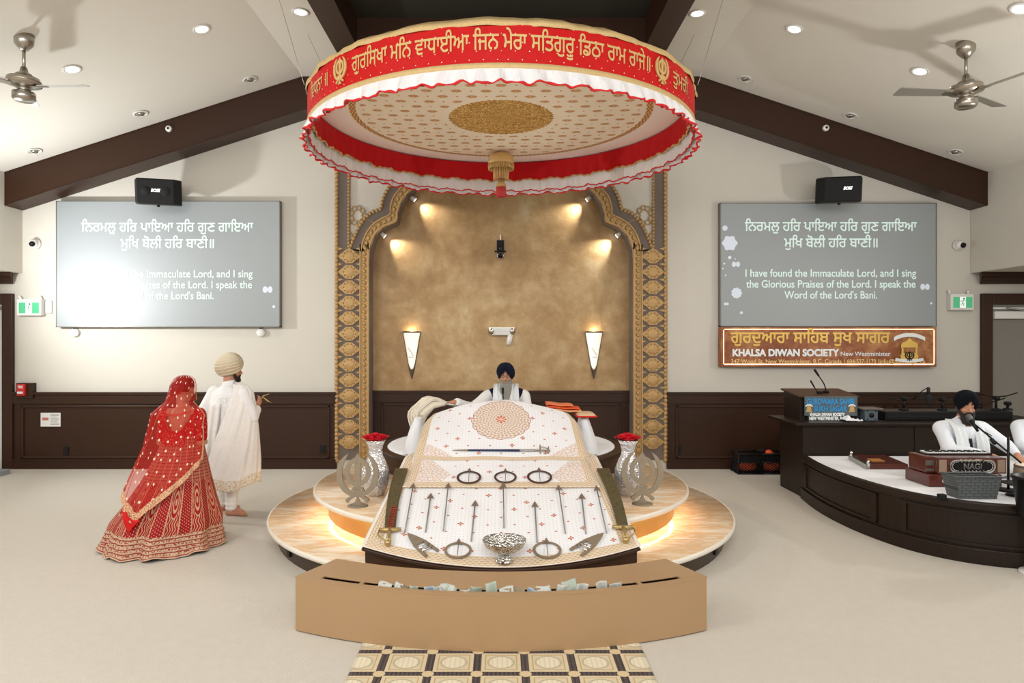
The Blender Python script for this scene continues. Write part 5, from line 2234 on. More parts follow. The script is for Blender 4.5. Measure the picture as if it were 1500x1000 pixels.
def limb(mb, pts, rs, n=14):
    for (a, b), (r0, r1) in zip(zip(pts, pts[1:]), zip(rs, rs[1:])):
        mb.caps(a, b, r0, r1, n)


def turban(name, c, B, r, m, parent, fr=20, sd=-20, bk=-26, folds=7, amp=.02, lean=0.0, knot=False):
    c = Vector(c)
    rx, ry, rz = r
    def cut(a):
        t = abs(a) / PI
        if t < .36:
            return fr + (sd - fr) * (t / .36) ** .85
        return sd + (bk - sd) * (t - .36) / .64
    def fn(u, v):
        a = (u - .5) * 2 * PI
        c0 = math.radians(cut(a))
        ph = c0 + (PI / 2 - c0) * v
        f = (v * folds + .4 * math.sin(a)) % 1.0
        k = 1.0 + (amp * (f ** 1.6 - .4) * (1 - v * .75) if v > .012 else 0)
        cp_ = max(0.0, math.cos(ph)) ** .86 if ph > 0 else 1 - .34 * (abs(ph) / .7) ** 1.7
        lip = .90 if v < .01 else 1.0
        back = 1 + .10 * max(0, -math.cos(a)) * math.cos(ph)
        x = rx * cp_ * math.sin(a) * k * lip
        y = ry * cp_ * math.cos(a) * k * lip * back
        z = rz * math.sin(ph) * k
        x += lean * z
        z += .016 * math.sin(a + .6) * (1 - v) * cp_ * min(1, v * 6)
        return c + B @ Vector((x, y, z))
    g = MB().grid(fn, 72, 110)
    o = g.build(name, m, parent, solid=.004)
    if knot:
        q = MB()
        for i in range(5):
            q.tube([c + B @ Vector((-rx * (.92 + .03 * i), -ry * .25 + .02 * i - .03, -rz * .35)), c + B @ Vector((-rx * .9, -ry * .3 + .018 * i, rz * .42)), c + B @ Vector((-rx * .45, -ry * .3 + .014 * i, rz * .9))], [.012, .017, .009], 8)
        q.build('turban_fold', m, o)
    return o


def blob(name, mb, m, parent, vox=.008, sm=3, disp=None, cut=None):
    q = remesh(mb, vox, sm, disp)
    if cut:
        keep, ks = [], []
        for f, s_ in zip(q.f, q.sm):
            cc = sum((q.v[i] for i in f), Vector()) / len(f)
            if not cut(cc):
                keep.append(f)
                ks.append(s_)
        used = sorted({i for f in keep for i in f})
        mp_ = {o: n for n, o in enumerate(used)}
        q.v = [q.v[i] for i in used]
        q.f = [[mp_[i] for i in f] for f in keep]
        q.sm = ks
    return q.build(name, m, parent, fix=False)


def wrinkle(amp, fx=18, fz=14):
    return lambda p: amp * (math.sin(p.x * fx + 2.2 * math.sin(p.z * 5)) * .5 + math.sin(p.z * fz + 3 * math.sin(p.x * 6 + p.y * 5)) * .5)


def beard_blob(name, c, B, k, length, width, m, parent, full=1.0):
    """beard hugging the jaw and hanging to a length below the chin"""
    c = Vector(c)
    L = lambda x, y, z: c + B @ Vector((x, y, z)) * k
    mb = MB()
    for s in (-1, 1):
        mb.caps(L(s * .068, .005, -.005), L(s * .058, .03, -.06), .012 * k, .018 * k)
        mb.caps(L(s * .058, .03, -.06), L(s * .03, .07, -.095), .019 * k, .026 * k)
        mb.caps(L(s * .03, .088, -.052), L(s * .006, .096, -.046), .007 * k, .009 * k)
        mb.caps(L(s * .031, .087, -.053), L(s * .034, .076, -.08), .009 * k, .014 * k)
    mb.caps(L(-.024, .075, -.098), L(.024, .075, -.098), .024 * k)
    if length > .03:
        b0 = L(0, .06, -.11)
        dn = Vector((0, 0, -1))
        for s in (-1, 0, 1):
            x = B @ Vector((s * width * .32, 0, 0))
            mb.caps(b0 + x, b0 + x * 1.1 + dn * length * (.92 if s else 1.0) + Vector((0, -.01, 0)), .036 * k, .030 * k if s else .034 * k)
    o = blob(name, mb, m, parent, .006, 3, lambda p: .002 * math.sin(p.x * 330 + 4 * math.sin(p.z * 21)))
    return o


# ---------------------------------------------------------------- the reader behind the scripture
t = thing('person', 'seated man in navy turban and glasses with long grey beard behind the white cover', 'person', (.05, 7.78, .69))
hc = Vector((.052, 7.68, 1.478))
HB = basis((-.06, -1, -.12))
b = MB()
head_shape(b, hc, HB, 1.0, neck=(.055, 7.76, 1.29))
limb(b, [(.06, 7.8, .82), (.06, 7.79, 1.02), (.06, 7.79, 1.2)], [.15, .14, .13])
b.caps((-.12, 7.78, 1.245), (.235, 7.78, 1.245), .065)
limb(b, [(-.13, 7.77, 1.245), (-.32, 7.62, 1.12), (-.50, 7.36, 1.205)], [.058, .045, .03])
limb(b, [(.245, 7.77, 1.245), (.30, 7.66, 1.0), (.14, 7.42, .96)], [.058, .045, .03])
hand_shape(b, (-.50, 7.36, 1.205), (-.95, -.25, -.02), (0, .2, -1), .95, .55, -1)
hand_shape(b, (.14, 7.42, .96), (-.9, -.3, -.1), (0, 0, -1), .95, .4, 1)
limb(b, [(.16, 7.8, .80), (.42, 7.6, .80), (.12, 7.5, .745)], [.085, .065, .045])
limb(b, [(-.04, 7.8, .80), (-.32, 7.6, .80), (-.02, 7.5, .75)], [.085, .065, .045])
limb(b, [(.12, 7.5, .745), (-.02, 7.46, .735)], [.04, .03])
limb(b, [(-.02, 7.5, .75), (.16, 7.47, .735)], [.04, .03])
blob('body', b, m_skin, t, .0065, 2)
eyes(t, hc, HB)
k_ = MB()
limb(k_, [(.06, 7.8, .82), (.06, 7.79, 1.02), (.06, 7.79, 1.2)], [.2, .18, .165])
k_.caps((-.12, 7.78, 1.235), (.235, 7.78, 1.235), .085)
limb(k_, [(-.13, 7.77, 1.235), (-.32, 7.62, 1.11), (-.475, 7.39, 1.195)], [.085, .07, .05])
limb(k_, [(.245, 7.77, 1.235), (.31, 7.66, 1.0), (.18, 7.45, .96)], [.085, .07, .05])
limb(k_, [(.16, 7.8, .82), (.44, 7.6, .80), (.1, 7.5, .76)], [.12, .09, .07])
limb(k_, [(-.04, 7.8, .82), (-.34, 7.6, .80), (.0, 7.5, .76)], [.12, .09, .07])
blob('white_kurta', k_, m_kurta, t, .011, 3, wrinkle(.005, 22, 26))
v_ = MB()
limb(v_, [(.06, 7.79, .95), (.06, 7.785, 1.1), (.06, 7.785, 1.2)], [.192, .187, .176])
v_.caps((-.085, 7.775, 1.245), (.2, 7.775, 1.245), .09)
blob('navy_vest', v_, m_navy, t, .011, 3)
sc = MB()
for s in (-1, 1):
    pts = [(.06 + s * .02, 7.86, 1.35), (.06 + s * .085, 7.80, 1.375), (.055 + s * .085, 7.69, 1.33), (.055 + s * .085, 7.60, 1.22), (.055 + s * .09, 7.575, 1.05), (.055 + s * .095, 7.57, .92)]
    q = cat_rom(pts, 5)
    n = len(q)
    sc.grid(lambda u, v: q[min(n - 1, int(v * (n - 1)))] + Vector((s * (u - .5) * (.09 + .05 * v), .012 * math.sin(u * 17) - .02 * math.sin(PI * u), .0)), 16, n - 1)
sc.build('white_scarf', m_scarf, t, solid=.012)
beard_blob('grey_beard', hc, HB, 1.0, .175, .105, m_beardgrey, t)
turban('navy_turban', hc + HB @ Vector((0, -.008, .03)), HB, (.103, .118, .115), m_navy_turban, t, 22, -36, -42, 7, .05)
g = MB()
for s in (-1, 1):
    q = [hc + HB @ Vector((s * .033 + .022 * math.cos(2 * PI * i / 16), .098, .006 + .016 * math.sin(2 * PI * i / 16))) for i in range(16)]
    g.tube(q, .0018, 6, closed=True)
    g.tube([hc + HB @ Vector((s * .055, .096, .01)), hc + HB @ Vector((s * .082, .0, .008))], .0018, 6)
g.tube([hc + HB @ Vector((-.011, .1, .01)), hc + HB @ Vector((.011, .1, .01))], .0018, 6)
g.build('eyeglasses', m_bronze, t)
mt = thing('reading_microphone', 'small black gooseneck microphone in front of the reader\'s grey beard', 'microphone', (.03, 7.34, .69))
MB().tube(cat_rom([(.03, 7.34, .69), (.03, 7.34, 1.0), (.024, 7.36, 1.2), (.02, 7.42, 1.3)], 6), .006, 8).build('gooseneck', m_black, mt)
MB().caps((.02, 7.42, 1.3), (.018, 7.45, 1.345), .012, .014, 10).build('microphone_head', m_blackfab, mt)
MB().lathe([(0, .02), (.05, .016), (.055, 0), (0, 0)], (.03, 7.34, .692), 24).build('microphone_foot', m_black, mt)
# yak tail whisk under his right hand
wt = thing('yak_hair_whisk', 'white yak hair ceremonial whisk under the reader\'s hand, left of the cover', 'whisk', (-.75, 7.25, 1.1))
rr = random.Random(11)
hm = MB()
for i in range(420):
    a = rr.uniform(-1, 1)
    bq = rr.uniform(-1, 1)
    root = Vector((-.60 + .02 * a, 7.30 + .02 * bq, 1.20 + .01 * a))
    up = rr.uniform(.0, 1)
    top_ = Vector((-.74 - .10 * up, 7.26 + .07 * bq, 1.235 + .015 * up + .012 * a))
    mid = Vector((-.88 - .07 * up + .03 * a, 7.25 + .09 * bq, 1.12 - .02 * (1 - up)))
    end = Vector((-.93 + .10 * (1 - up) + .035 * a, 7.24 + .10 * bq, .93 + .12 * (1 - up) + .05 * rr.random()))
    hm.tube(cat_rom([root, root.lerp(top_, .55) + Vector((0, 0, .022)), top_, mid, end], 3), [.005] * 10 + [.004, .003, .001], 4, caps=False)
fillm = MB()
limb(fillm, [(-.62, 7.3, 1.20), (-.74, 7.27, 1.19), (-.85, 7.26, 1.10), (-.88, 7.25, .99)], [.03, .05, .075, .06], 12)
hm.add(fillm.v, fillm.f, True)
m_yak = mat('ivory_yak_hair', C(232, 222, 202), .7, var=.12, vs=40, sheen=.3)
hm.build('hair', m_yak, wt)
MB().tube([(-.45, 7.36, 1.16), (-.60, 7.30, 1.20)], .014, 10).build('silver_handle', m_silver, wt)

# bolsters, folded cloths and cushions around the scripture
for s, lab in ((-1, 'left'), (1, 'right')):
    c0 = Vector((s * .90, 7.2, .0))
    b = MB()
    b.grid(lambda u, v: Vector((c0.x + s * (.0 + (.13 - .08 * v ** 1.4) * math.cos(2 * PI * u)) + s * -.03 * v, 7.22 + (.2 - .07 * v) * math.sin(2 * PI * u), .69 + .36 * v + .006 * math.sin(u * 40))), 40, 12)
    b.ball((c0.x - s * .03, 7.22, 1.05), (.05, .13, .02), 20, 8)
    o = b.build('white_bolster', m_whitecloth)
    tag(o, 'white draped bolster beside the %s end of the medallion cover' % lab, 'bolster', 'white bolsters')
c0 = P(858, 608, 7.15)
cu = MB().grid(lambda u, v: Vector((c0.x + .10 * (2 * u - 1), 7.2 + .16 * (2 * v - 1), 1.085 + .035 * math.sqrt(max(0, 1 - (2 * u - 1) ** 4)) * math.sqrt(max(0, 1 - (2 * v - 1) ** 4)))), 16, 16)
t = thing('seat_cushion', 'beige cushion with red piping on the right white bolster', 'cushion', (c0.x, 7.2, 1.07))
cu.grid(lambda u, v: Vector((c0.x + .10 * (2 * u - 1), 7.2 + .16 * (2 * v - 1), 1.082)), 2, 2)
cu.build('cushion_cover', mat('beige_cushion', C(218, 186, 150), .85, var=.08, vs=50), t)
MB().tube([(c0.x + .1 * a, 7.2 + .16 * b_, 1.084) for a, b_ in ((-1, -1), (0, -1), (1, -1), (1, 0), (1, 1), (0, 1), (-1, 1), (-1, 0))], .009, 8, closed=True).build('red_piping', m_redtrim, t)
z = 1.125
for k, (w_, lab, colr) in enumerate(((.15, 'lower one under the scarlet edge', C(236, 170, 120)), (.17, 'middle one of bright orange', C(226, 92, 48)), (.14, 'top one with a rolled edge', C(232, 130, 84)))):
    cx = .60 - .04 * k + .1
    mm = mat('folded_orange_cloth_%s' % 'abc'[k], colr, .8, var=.22, vs=26, bump=.003, bs=40)
    f = MB().grid(lambda u, v: Vector((cx + w_ * (2 * u - 1), 7.32 + .13 * math.cos(2 * PI * v), z + .014 + .014 * math.sin(2 * PI * v) - .022 * u + .004 * math.sin(u * 9))), 20, 20)
    o = f.build('folded_cloth', mm, solid=.004)
    tag(o, 'orange and peach folded cloth right of the medallion, ' + lab, 'cloth', 'folded cloths beside the scripture')
    z += .03

# ---------------------------------------------------------------- the groom
GX, GY = -2.915, 7.30
t = thing('person', 'man in cream turban and white kurta with a long shawl, seen from behind', 'person', (GX, GY, 0))
hc = Vector((GX + .02, GY + .02, 1.548))
HB = basis((.8, .6, -.05))
b = MB()
head_shape(b, hc, HB, 1.0, neck=(GX, GY, 1.37))
rv_ = Vector((.96, -.28, 0))
ch = Vector((GX, GY, 1.2))
limb(b, [(GX, GY, .9), (GX, GY, 1.08), (GX, GY + .01, 1.22)], [.115, .105, .1])
b.caps(ch - rv_ * .16 + Vector((0, 0, .09)), ch + rv_ * .16 + Vector((0, 0, .09)), .055)
le = (-3.215, 7.33, 1.05)
limb(b, [ch - rv_ * .18 + Vector((0, 0, .11)), le, (-3.12, 7.55, .98)], [.06, .047, .032])
hand_shape(b, (-3.12, 7.55, .98), (.4, .9, .0), (1, -.3, 0), .95, .5, 1)
re_ = (-2.66, 7.28, 1.05)
hw_ = Vector((-2.655, 7.42, 1.15))
limb(b, [ch + rv_ * .18 + Vector((0, 0, .11)), re_, hw_], [.06, .047, .032])
hand_shape(b, hw_, (.25, .45, .8), (-.5, .3, 0), .95, .8, 1)
limb(b, [(GX + .07, GY - .02, .88), (GX + .03, GY + .02, .48), (-2.885, 7.30, .09)], [.095, .065, .042])
limb(b, [(GX - .07, GY + .02, .88), (GX - .13, GY + .16, .48), (-3.07, 7.52, .09)], [.095, .065, .042])
for (ax, ay), (dx, dy) in (((-2.885, 7.30), (.96, -.05)), ((-3.07, 7.52), (.8, .55))):
    d = Vector((dx, dy, 0)).normalized()
    sd_ = Vector((-d.y, d.x, 0))
    a0 = Vector((ax, ay, .035))
    b.caps(a0 - d * .035 + Vector((0, 0, -.003)), a0 + d * .1 + Vector((0, 0, -.006)), .033, .03)
    b.caps(a0 + Vector((0, 0, .045)), a0 + d * .13 + Vector((0, 0, -.004)), .034, .024)
    for i in range(5):
        o_ = (i - 2) * .017
        b.caps(a0 + d * .10 + sd_ * o_ + Vector((0, 0, -.012)), a0 + d * (.185 - .012 * i if dx > .9 else .19 - .012 * (4 - i)) + sd_ * o_ * 1.1 + Vector((0, 0, -.02)), .013, .0105 if i not in (0,) else .013)
blob('body', b, m_skin2, t, .0065, 2)
eyes(t, hc, HB)
# hair at the nape and the beard
hb_ = MB().ball(hc + HB @ Vector((0, -.03, -.01)), (.074, .082, .06), 16, 10, HB)
blob('nape_hair', hb_, m_hair, t, .008, 2)
beard_blob('dark_beard', hc, HB, 1.02, .03, .07, m_hair, t)
turban('cream_turban', hc + HB @ Vector((-.005, -.015, .045)), basis((.8, .6, .12)), (.128, .14, .146), m_cream_turban, t, 14, -34, -44, 10, .05, 0.05, True)
# trousers
tr_ = MB()
limb(tr_, [(GX + .07, GY - .02, .88), (GX + .03, GY + .02, .48), (-2.885, 7.30, .1)], [.115, .085, .062])
limb(tr_, [(GX - .07, GY + .02, .88), (GX - .13, GY + .16, .48), (-3.07, 7.52, .1)], [.115, .085, .062])
blob('white_trousers', tr_, m_kurta, t, .01, 2, lambda p: .006 * math.sin(p.z * 130 + 3 * p.x) * max(0, 1 - p.z / .26))
# kurta: tapered skirted tunic with sleeves
k_ = MB()
KT = [(1.36, .10, .085), (1.31, .20, .115), (1.2, .225, .135), (1.05, .215, .135), (.9, .225, .15), (.7, .255, .18), (.5, .27, .19), (.42, .275, .195)]
def kp(u, v):
    z = 1.38 - .96 * v
    a_, b2 = lerp_tab(sorted(KT), z)
    a = 2 * PI * u
    kf = 1 + .03 * max(0, v - .35) * math.sin(a * 11 + 3 * v)
    p = rv_ * a_ * math.cos(a) * kf + Vector((.28, .96, 0)) * b2 * math.sin(a) * kf
    return Vector((GX, GY, z)) + p
k_.grid(kp, 64, 40)
ring = lambda v: [kp(i / 64, v) for i in range(64)]
k_.add(ring(0), [tuple(range(64))])
k_.add(ring(1), [tuple(range(64))])
limb(k_, [ch - rv_ * .17 + Vector((0, 0, .1)), le, (-3.13, 7.52, .985)], [.085, .075, .052])
limb(k_, [ch + rv_ * .17 + Vector((0, 0, .1)), re_, (-2.65, 7.40, 1.12)], [.085, .075, .05])
k_.caps((GX, GY, 1.36), (GX + .005, GY + .005, 1.415), .075, .068)
km = remesh(k_, .011, 3, wrinkle(.005, 16, 20))


def fn_kurta(c):
    x, y, z = c.obj()
    n = c.noise(12, 3)
    emb_ = (x + .02 - (z - 1.0) * .10).abs().lt(.055) * z.lt(1.27)
    lat = c.voro(70)
    m_ = emb_ * lat.lt(.4)
    base = c.mix(n, C(226, 225, 224), C(242, 241, 240))
    return {'Base Color': c.mix(m_ * .7, base, C(206, 196, 178)), 'bump': n + m_}


km.build('white_kurta', pmat('white_embroidered_kurta', fn_kurta, .8, sheen=.3, bump=.004), t, fix=False)
# shawl over the right shoulder
def fn_shawl(c):
    u, v = c.uv('ST')
    n = c.noise(30, 3)
    lat = c.voro(60)
    hem = v.gt(.90)
    base = c.mix(n, C(226, 223, 216), C(242, 240, 236))
    col = c.mix(hem * lat.lt(.45), base, C(200, 176, 134))
    return {'Base Color': c.mix(hem * .35, col, C(214, 196, 160))}


m_shawl = pmat('white_silk_shawl', fn_shawl, .7, sheen=.4)
SH = [(1.43, .12, .11), (1.385, .20, .135), (1.33, .255, .16), (1.15, .285, .19), (.9, .30, .215), (.6, .315, .235), (.3, .31, .24)]
def shp(u, v):
    fL = 32 - 78 * v ** .9
    ph = math.radians(fL + (150 - fL) * u)
    zb = .31 + .13 * max(0, (u - .25)) + .02 * math.sin(u * 14)
    z = 1.425 + (zb - 1.425) * v - .05 * max(0, .35 - u) * (1 - v)
    a_, b2 = lerp_tab(sorted(SH), z)
    f = 1 + (.035 * math.sin(u * 34 + 2 * v) + .02 * math.sin(u * 61 + 4 * v)) * (.3 + .7 * v)
    return Vector((GX + .0 + a_ * math.sin(ph) * f + .02 * v, GY - b2 * math.cos(ph) * f, z))
MB().grid(shp, 90, 60).build('draped_shawl', m_shawl, t, solid=.006)
se = MB().grid(lambda u, v: Vector((-3.0 - .10 * v + .13 * (u - .5), 7.135 - .055 * v + .02 * math.sin(u * 12) + .03 * (2 * u - 1) ** 2, 1.18 - 1.03 * v + .03 * u)), 16, 30)
se.build('hanging_shawl_end', m_shawl, t, solid=.006)
gs = thing('gold_tassel_stick', 'small gold ceremonial tassel held up in the man in white\'s right hand', 'tassel', hw_)
g0 = hw_ + Vector((.02, .05, .075))
MB().tube([g0 + Vector((-.02, -.01, -.05)), g0 + Vector((.03, .01, .04)), g0 + Vector((.09, .02, .06))], [.007, .006, .004], 8).build('stick', m_hilt, gs)
q = MB()
for i in range(9):
    q.tube([g0 + Vector((.02, .01, .03)), g0 + Vector((.05 + .008 * i, .02 * math.sin(i), .01 - .006 * i))], [.004, .002], 5)
q.build('gold_threads', m_goldthread, gs)

# ---------------------------------------------------------------- the bride
BY = 6.25
t = thing('person', 'woman in a red and gold flared skirt with a sheer red veil, seen from behind', 'person', (-3.05, BY, 0))
bc = Vector((-2.915, BY, 0))
hc = Vector((-2.918, BY + .05, 1.425))
HB = basis((.25, 1, -.25))
b = MB()
head_shape(b, hc, HB, .95, neck=(-2.91, BY, 1.245))
limb(b, [(-2.92, BY, .93), (-2.915, BY, 1.05), (-2.91, BY, 1.15)], [.15, .125, .13])
b.caps((-3.05, BY, 1.195), (-2.775, BY, 1.195), .058)
limb(b, [(-2.765, BY, 1.195), (-2.735, BY - .03, .945), (-2.80, BY + .20, .915)], [.052, .043, .03])
limb(b, [(-3.06, BY, 1.195), (-3.10, BY - .02, .945), (-3.02, BY + .20, .915)], [.052, .043, .03])
hand_shape(b, (-2.80, BY + .2, .915), (-.7, .7, .0), (-.7, -.7, .3), .85, .5, -1)
hand_shape(b, (-3.02, BY + .2, .915), (.7, .7, .0), (.7, -.7, .3), .85, .5, 1)
limb(b, [(-2.87, BY, .9), (-2.90, BY, .5), (-2.92, BY, .08)], [.1, .07, .045])
limb(b, [(-2.99, BY, .9), (-3.02, BY + .05, .5), (-3.03, BY + .05, .08)], [.1, .07, .045])
for x in (-2.92, -3.03):
    b.caps((x, BY + .02, .03), (x, BY + .17, .022), .03, .022)
blob('body', b, m_skin, t, .0065, 2)
eyes(t, hc, HB, .95)
hm = MB()
hm.ball(hc + HB @ Vector((0, -.016, .035)), (.084, .094, .086), 24, 16, HB)
hm.ball(hc + HB @ Vector((-.012, -.102, -.012)), (.062, .05, .06), 20, 14, HB)
blob('dark_hair_bun', hm, mat('dark_brown_hair', C(30, 14, 12), .5, var=.4, vs=50, bump=.004, bs=60), t, .008, 2, cut=lambda p: (HB.transposed() @ (p - hc)).y > .03 and (HB.transposed() @ (p - hc)).z < .05)


def fn_blouse(c):
    x, y, z = c.obj()
    n = c.noise(40, 3)
    v = c.voro(46)
    dot = v.lt(.3)
    base = c.mix(n, C(150, 6, 14), C(196, 14, 24))
    return {'Base Color': c.mix(dot * .8, base, C(212, 150, 118)), 'bump': dot}


m_blouse = pmat('red_sequinned_blouse', fn_blouse, .6, spec=.2, bump=.002)
bl = MB()
limb(bl, [(-2.92, BY, .93), (-2.915, BY, 1.05), (-2.91, BY, 1.15)], [.172, .148, .152])
bl.caps((-3.045, BY, 1.185), (-2.78, BY, 1.185), .074)
limb(bl, [(-2.768, BY, 1.185), (-2.742, BY - .025, 1.0)], [.072, .064])
limb(bl, [(-3.057, BY, 1.185), (-3.085, BY - .015, 1.0)], [.072, .064])
def bcut(p):
    if p.z < .935:
        return True
    if p.z > 1.235 and abs(p.x + 2.912) < .1:
        return True
    if p.y < BY and 1.055 < p.z:
        hw = .015 + .115 * math.sqrt(min(1, (p.z - 1.055) / .17))
        return abs(p.x + 2.915) < hw
    if p.y >= BY and 1.13 < p.z:
        return abs(p.x + 2.915) < .09
    return False
blob('red_blouse', bl, m_blouse, t, .009, 3, wrinkle(.003, 40, 40), bcut)
MB().tube(cat_rom([(-3.035, BY - .10, 1.222), (-2.96, BY - .15, 1.205), (-2.87, BY - .15, 1.21), (-2.79, BY - .10, 1.232)], 5), .005, 6).build('blouse_tie', m_redtrim, t)
# skirt
SK = [(1.0, -2.915, .165, .145), (.95, -2.915, .178, .155), (.80, -2.93, .225, .205), (.62, -2.96, .29, .275), (.42, -3.00, .375, .365), (.25, -3.04, .46, .45), (.1, -3.07, .485, .49), (.012, -3.075, .515, .525)]
def skp(u, v):
    z = 1.0 - .985 * v
    cx, a_, b2 = lerp_tab(sorted(SK), z)
    a = 2 * PI * u
    k = v ** 1.6
    f = 1 + k * (.045 * math.sin(a * 9 + .6) + .03 * math.sin(a * 14 + 2) + .012 * math.sin(a * 31))
    # one deep fold at the back
    da_ = ((a - 1.5 * PI) + PI) % (2 * PI) - PI
    f -= .09 * k * math.exp(-(da_ / .07) ** 2)
    lift = .03 * max(0, math.sin(a * 9 + .6)) * max(0, v - .92) / .08
    return Vector((cx + a_ * f * math.cos(a), BY + b2 * f * math.sin(a), z + lift * .8))


def fn_skirt(c):
    u, v = c.uv('ST')
    x, y, z = c.obj()
    n = c.noise(60, 3)
    N_ = 26.0
    p = (u * N_).frac() - .5
    idx = (u * N_).floor().mod(2.0)
    w = v * 1.15
    red = c.mix(n, C(128, 6, 14), C(172, 16, 26))
    gold = c.mix(n, C(186, 140, 108), C(212, 176, 142))
    # dotted columns
    gx, gy = (p * 6.0).frac() - .5, ((w * 34.0) + (p * 6.0).floor() * .5).frac() - .5
    dots = (gx.abs() + gy.abs()).lt(.27)
    # paisley like panels
    py = ((w - .63) * 6.2)
    el = ((p * 2.7) * (p * 2.7) + py * py).sqrt()
    rings = ((el * 14.0).sin()).gt(.1) * el.lt(1.0)
    vine = ((p * 34.0 + (w * 62.0).sin() * 2.2).sin()).gt(.35)
    panel = rings.max(vine * el.gt(1.0) * p.abs().lt(.4))
    mot = idx * panel + (1.0 - idx) * dots
    seam = (p.abs() - .5).abs().lt(.05)
    # close upper stripes
    up = w.lt(.44)
    stripe = ((p * 42.0).sin()).gt(-.25) * ((w * 190.0).sin()).gt(-.75)
    mot = up * stripe * .8 + (1.0 - up) * mot
    mot = mot.max(seam)
    # hem bands
    hem = v.gt(.815)
    hb = (v - .815) / .185
    row = ((hb * 31.4).sin()).gt(-.72)
    lace = c.voro(60.0, c.vec(u * 3.4, v, 0.0)).lt(.5)
    bandf = row * lace.max(((hb * 5.0).frac() - .5).abs().lt(.16) * .7)
    col = c.mix(mot * .85, red, gold)
    hcol = c.mix(bandf, C(150, 62, 54), C(204, 172, 142))
    return {'Base Color': c.mix(hem, col, hcol), 'bump': mot + hem * bandf}


m_skirt = pmat('red_gold_embroidered_skirt', fn_skirt, .65, spec=.2, bump=.003)
MB().grid(skp, 220, 70).build('flared_skirt', m_skirt, t, fix=False)
MB().tube([skp(i / 160, 1.0) for i in range(160)], .006, 6, closed=True).build('hem_piping', mat('beige_hem', C(206, 172, 146), .7), t)
# veil
VT = [(1.553, -2.918, .004, .004, .05), (1.545, -2.918, .055, .06, .05), (1.52, -2.918, .09, .098, .045), (1.46, -2.92, .108, .155, .03), (1.38, -2.925, .115, .165, .02), (1.31, -2.93, .135, .155, .005), (1.26, -2.93, .20, .165, 0),
      (1.20, -2.93, .265, .175, 0), (1.05, -2.935, .29, .19, 0), (.9, -2.95, .31, .215, 0), (.75, -2.975, .345, .28, 0), (.55, -3.0, .40, .37, 0), (.40, -3.02, .44, .43, 0), (.2, -3.05, .54, .53, 0)]
def veil(u, v):
    fL = -118
    fR = 100
    ph = fL + (fR - fL) * u
    if ph > -25:
        ze = .31 + (ph + 25) / 125 * .50
    else:
        ze = .31 + (-25 - ph) / 93 * .22
    z = 1.5525 + (ze - 1.5525) * v ** 1.25
    cx, a_, b2, oy = lerp_tab(sorted(VT), z)
    shrink = 1.0
    if z < 1.32:
        lim = 78 - 16 * min(1, max(0, (1.32 - z) / .2))
        if ph > 0:
            ph = ph * lim / 100
    if ph < 0:
        ph *= lerp_tab([(.28, .42), (.45, .52), (.62, .66), (.9, .84), (1.2, 1.0)], z)[0]
    a = math.radians(ph)
    f = 1 + .022 * math.sin(u * 46 + 2.5 * v) * min(1, v * 1.6) + .012 * math.sin(u * 83) * v
    return Vector((cx + a_ * f * math.sin(a), BY + oy - b2 * f * math.cos(a), z))


def fn_veil(c):
    u, v = c.uv()
    s, t_ = c.uv('ST')
    n = c.noise(30, 3)
    S_ = .105
    row = (v / S_).floor()
    fx = ((u / S_ + row.mod(2.0) * .5).frac() - .5) * S_
    fy = ((v / S_).frac() - .5) * S_
    r = (fx * fx + fy * fy).sqrt()
    th = fy.atan2(fx)
    fl = c.voro(10.5, c.vec(u, v, 0.0), 'F1', .75).lt((n * .04) + .088)
    edge = t_.gt(.945).max(s.gt(.975)).max(s.lt(.012))
    lace = c.voro(90.0, c.vec(u, v, 0.0)).lt(.42) + ((t_ * 640.0).sin()).gt(.3)
    base = c.mix(n, C(190, 14, 10), C(216, 34, 20))
    col = c.mix(fl, base, C(240, 214, 190))
    ecol = c.mix(lace.clamp(), C(166, 40, 30), C(214, 178, 138))
    mask = fl.max(edge)
    al = mask * .55 + .42
    return {'Base Color': c.mix(edge, col, ecol), 'Alpha': al.clamp()}


m_veil = pmat('sheer_red_veil', fn_veil, .6, spec=.2)
vg = MB().grid(veil, 120, 110, lambda u, v: (u * 1.15, veil(u, v).z))
vg.build('sheer_veil', m_veil, t, fix=False)
vf = MB().grid(lambda u, v: veil(.30 + .14 * u, 1.0) + Vector((.03 * u + .02 * math.sin(v * 4), -.02 - .02 * math.sin(u * 6 + v), .03 - .14 * v * (1 - abs(2 * u - 1) ** 1.5))), 14, 12)
vf.build('folded_veil_corner', m_red, t, fix=False, solid=.004)

# ================================================================ the musicians' stage
ST = 0.50
edge = [(3.56, 8.12), (3.49, 7.7), (3.455, 7.3), (3.46, 6.9), (3.51, 6.5), (3.62, 6.12), (3.82, 5.82), (4.12, 5.62), (4.5, 5.53), (5.0, 5.5), (5.8, 5.5), (6.6, 5.55)]
EC = [(p.x, p.y) for p in cat_rom([(x, y, 0) for x, y in edge], 6)]


def inset(pts, d):
    out = []
    n = len(pts)
    for i in range(n):
        a, b = Vector(pts[max(0, i - 1)]), Vector(pts[min(n - 1, i + 1)])
        t_ = (b - a).normalized()
        out.append((pts[i][0] - t_.y * d, pts[i][1] + t_.x * d))
    return out


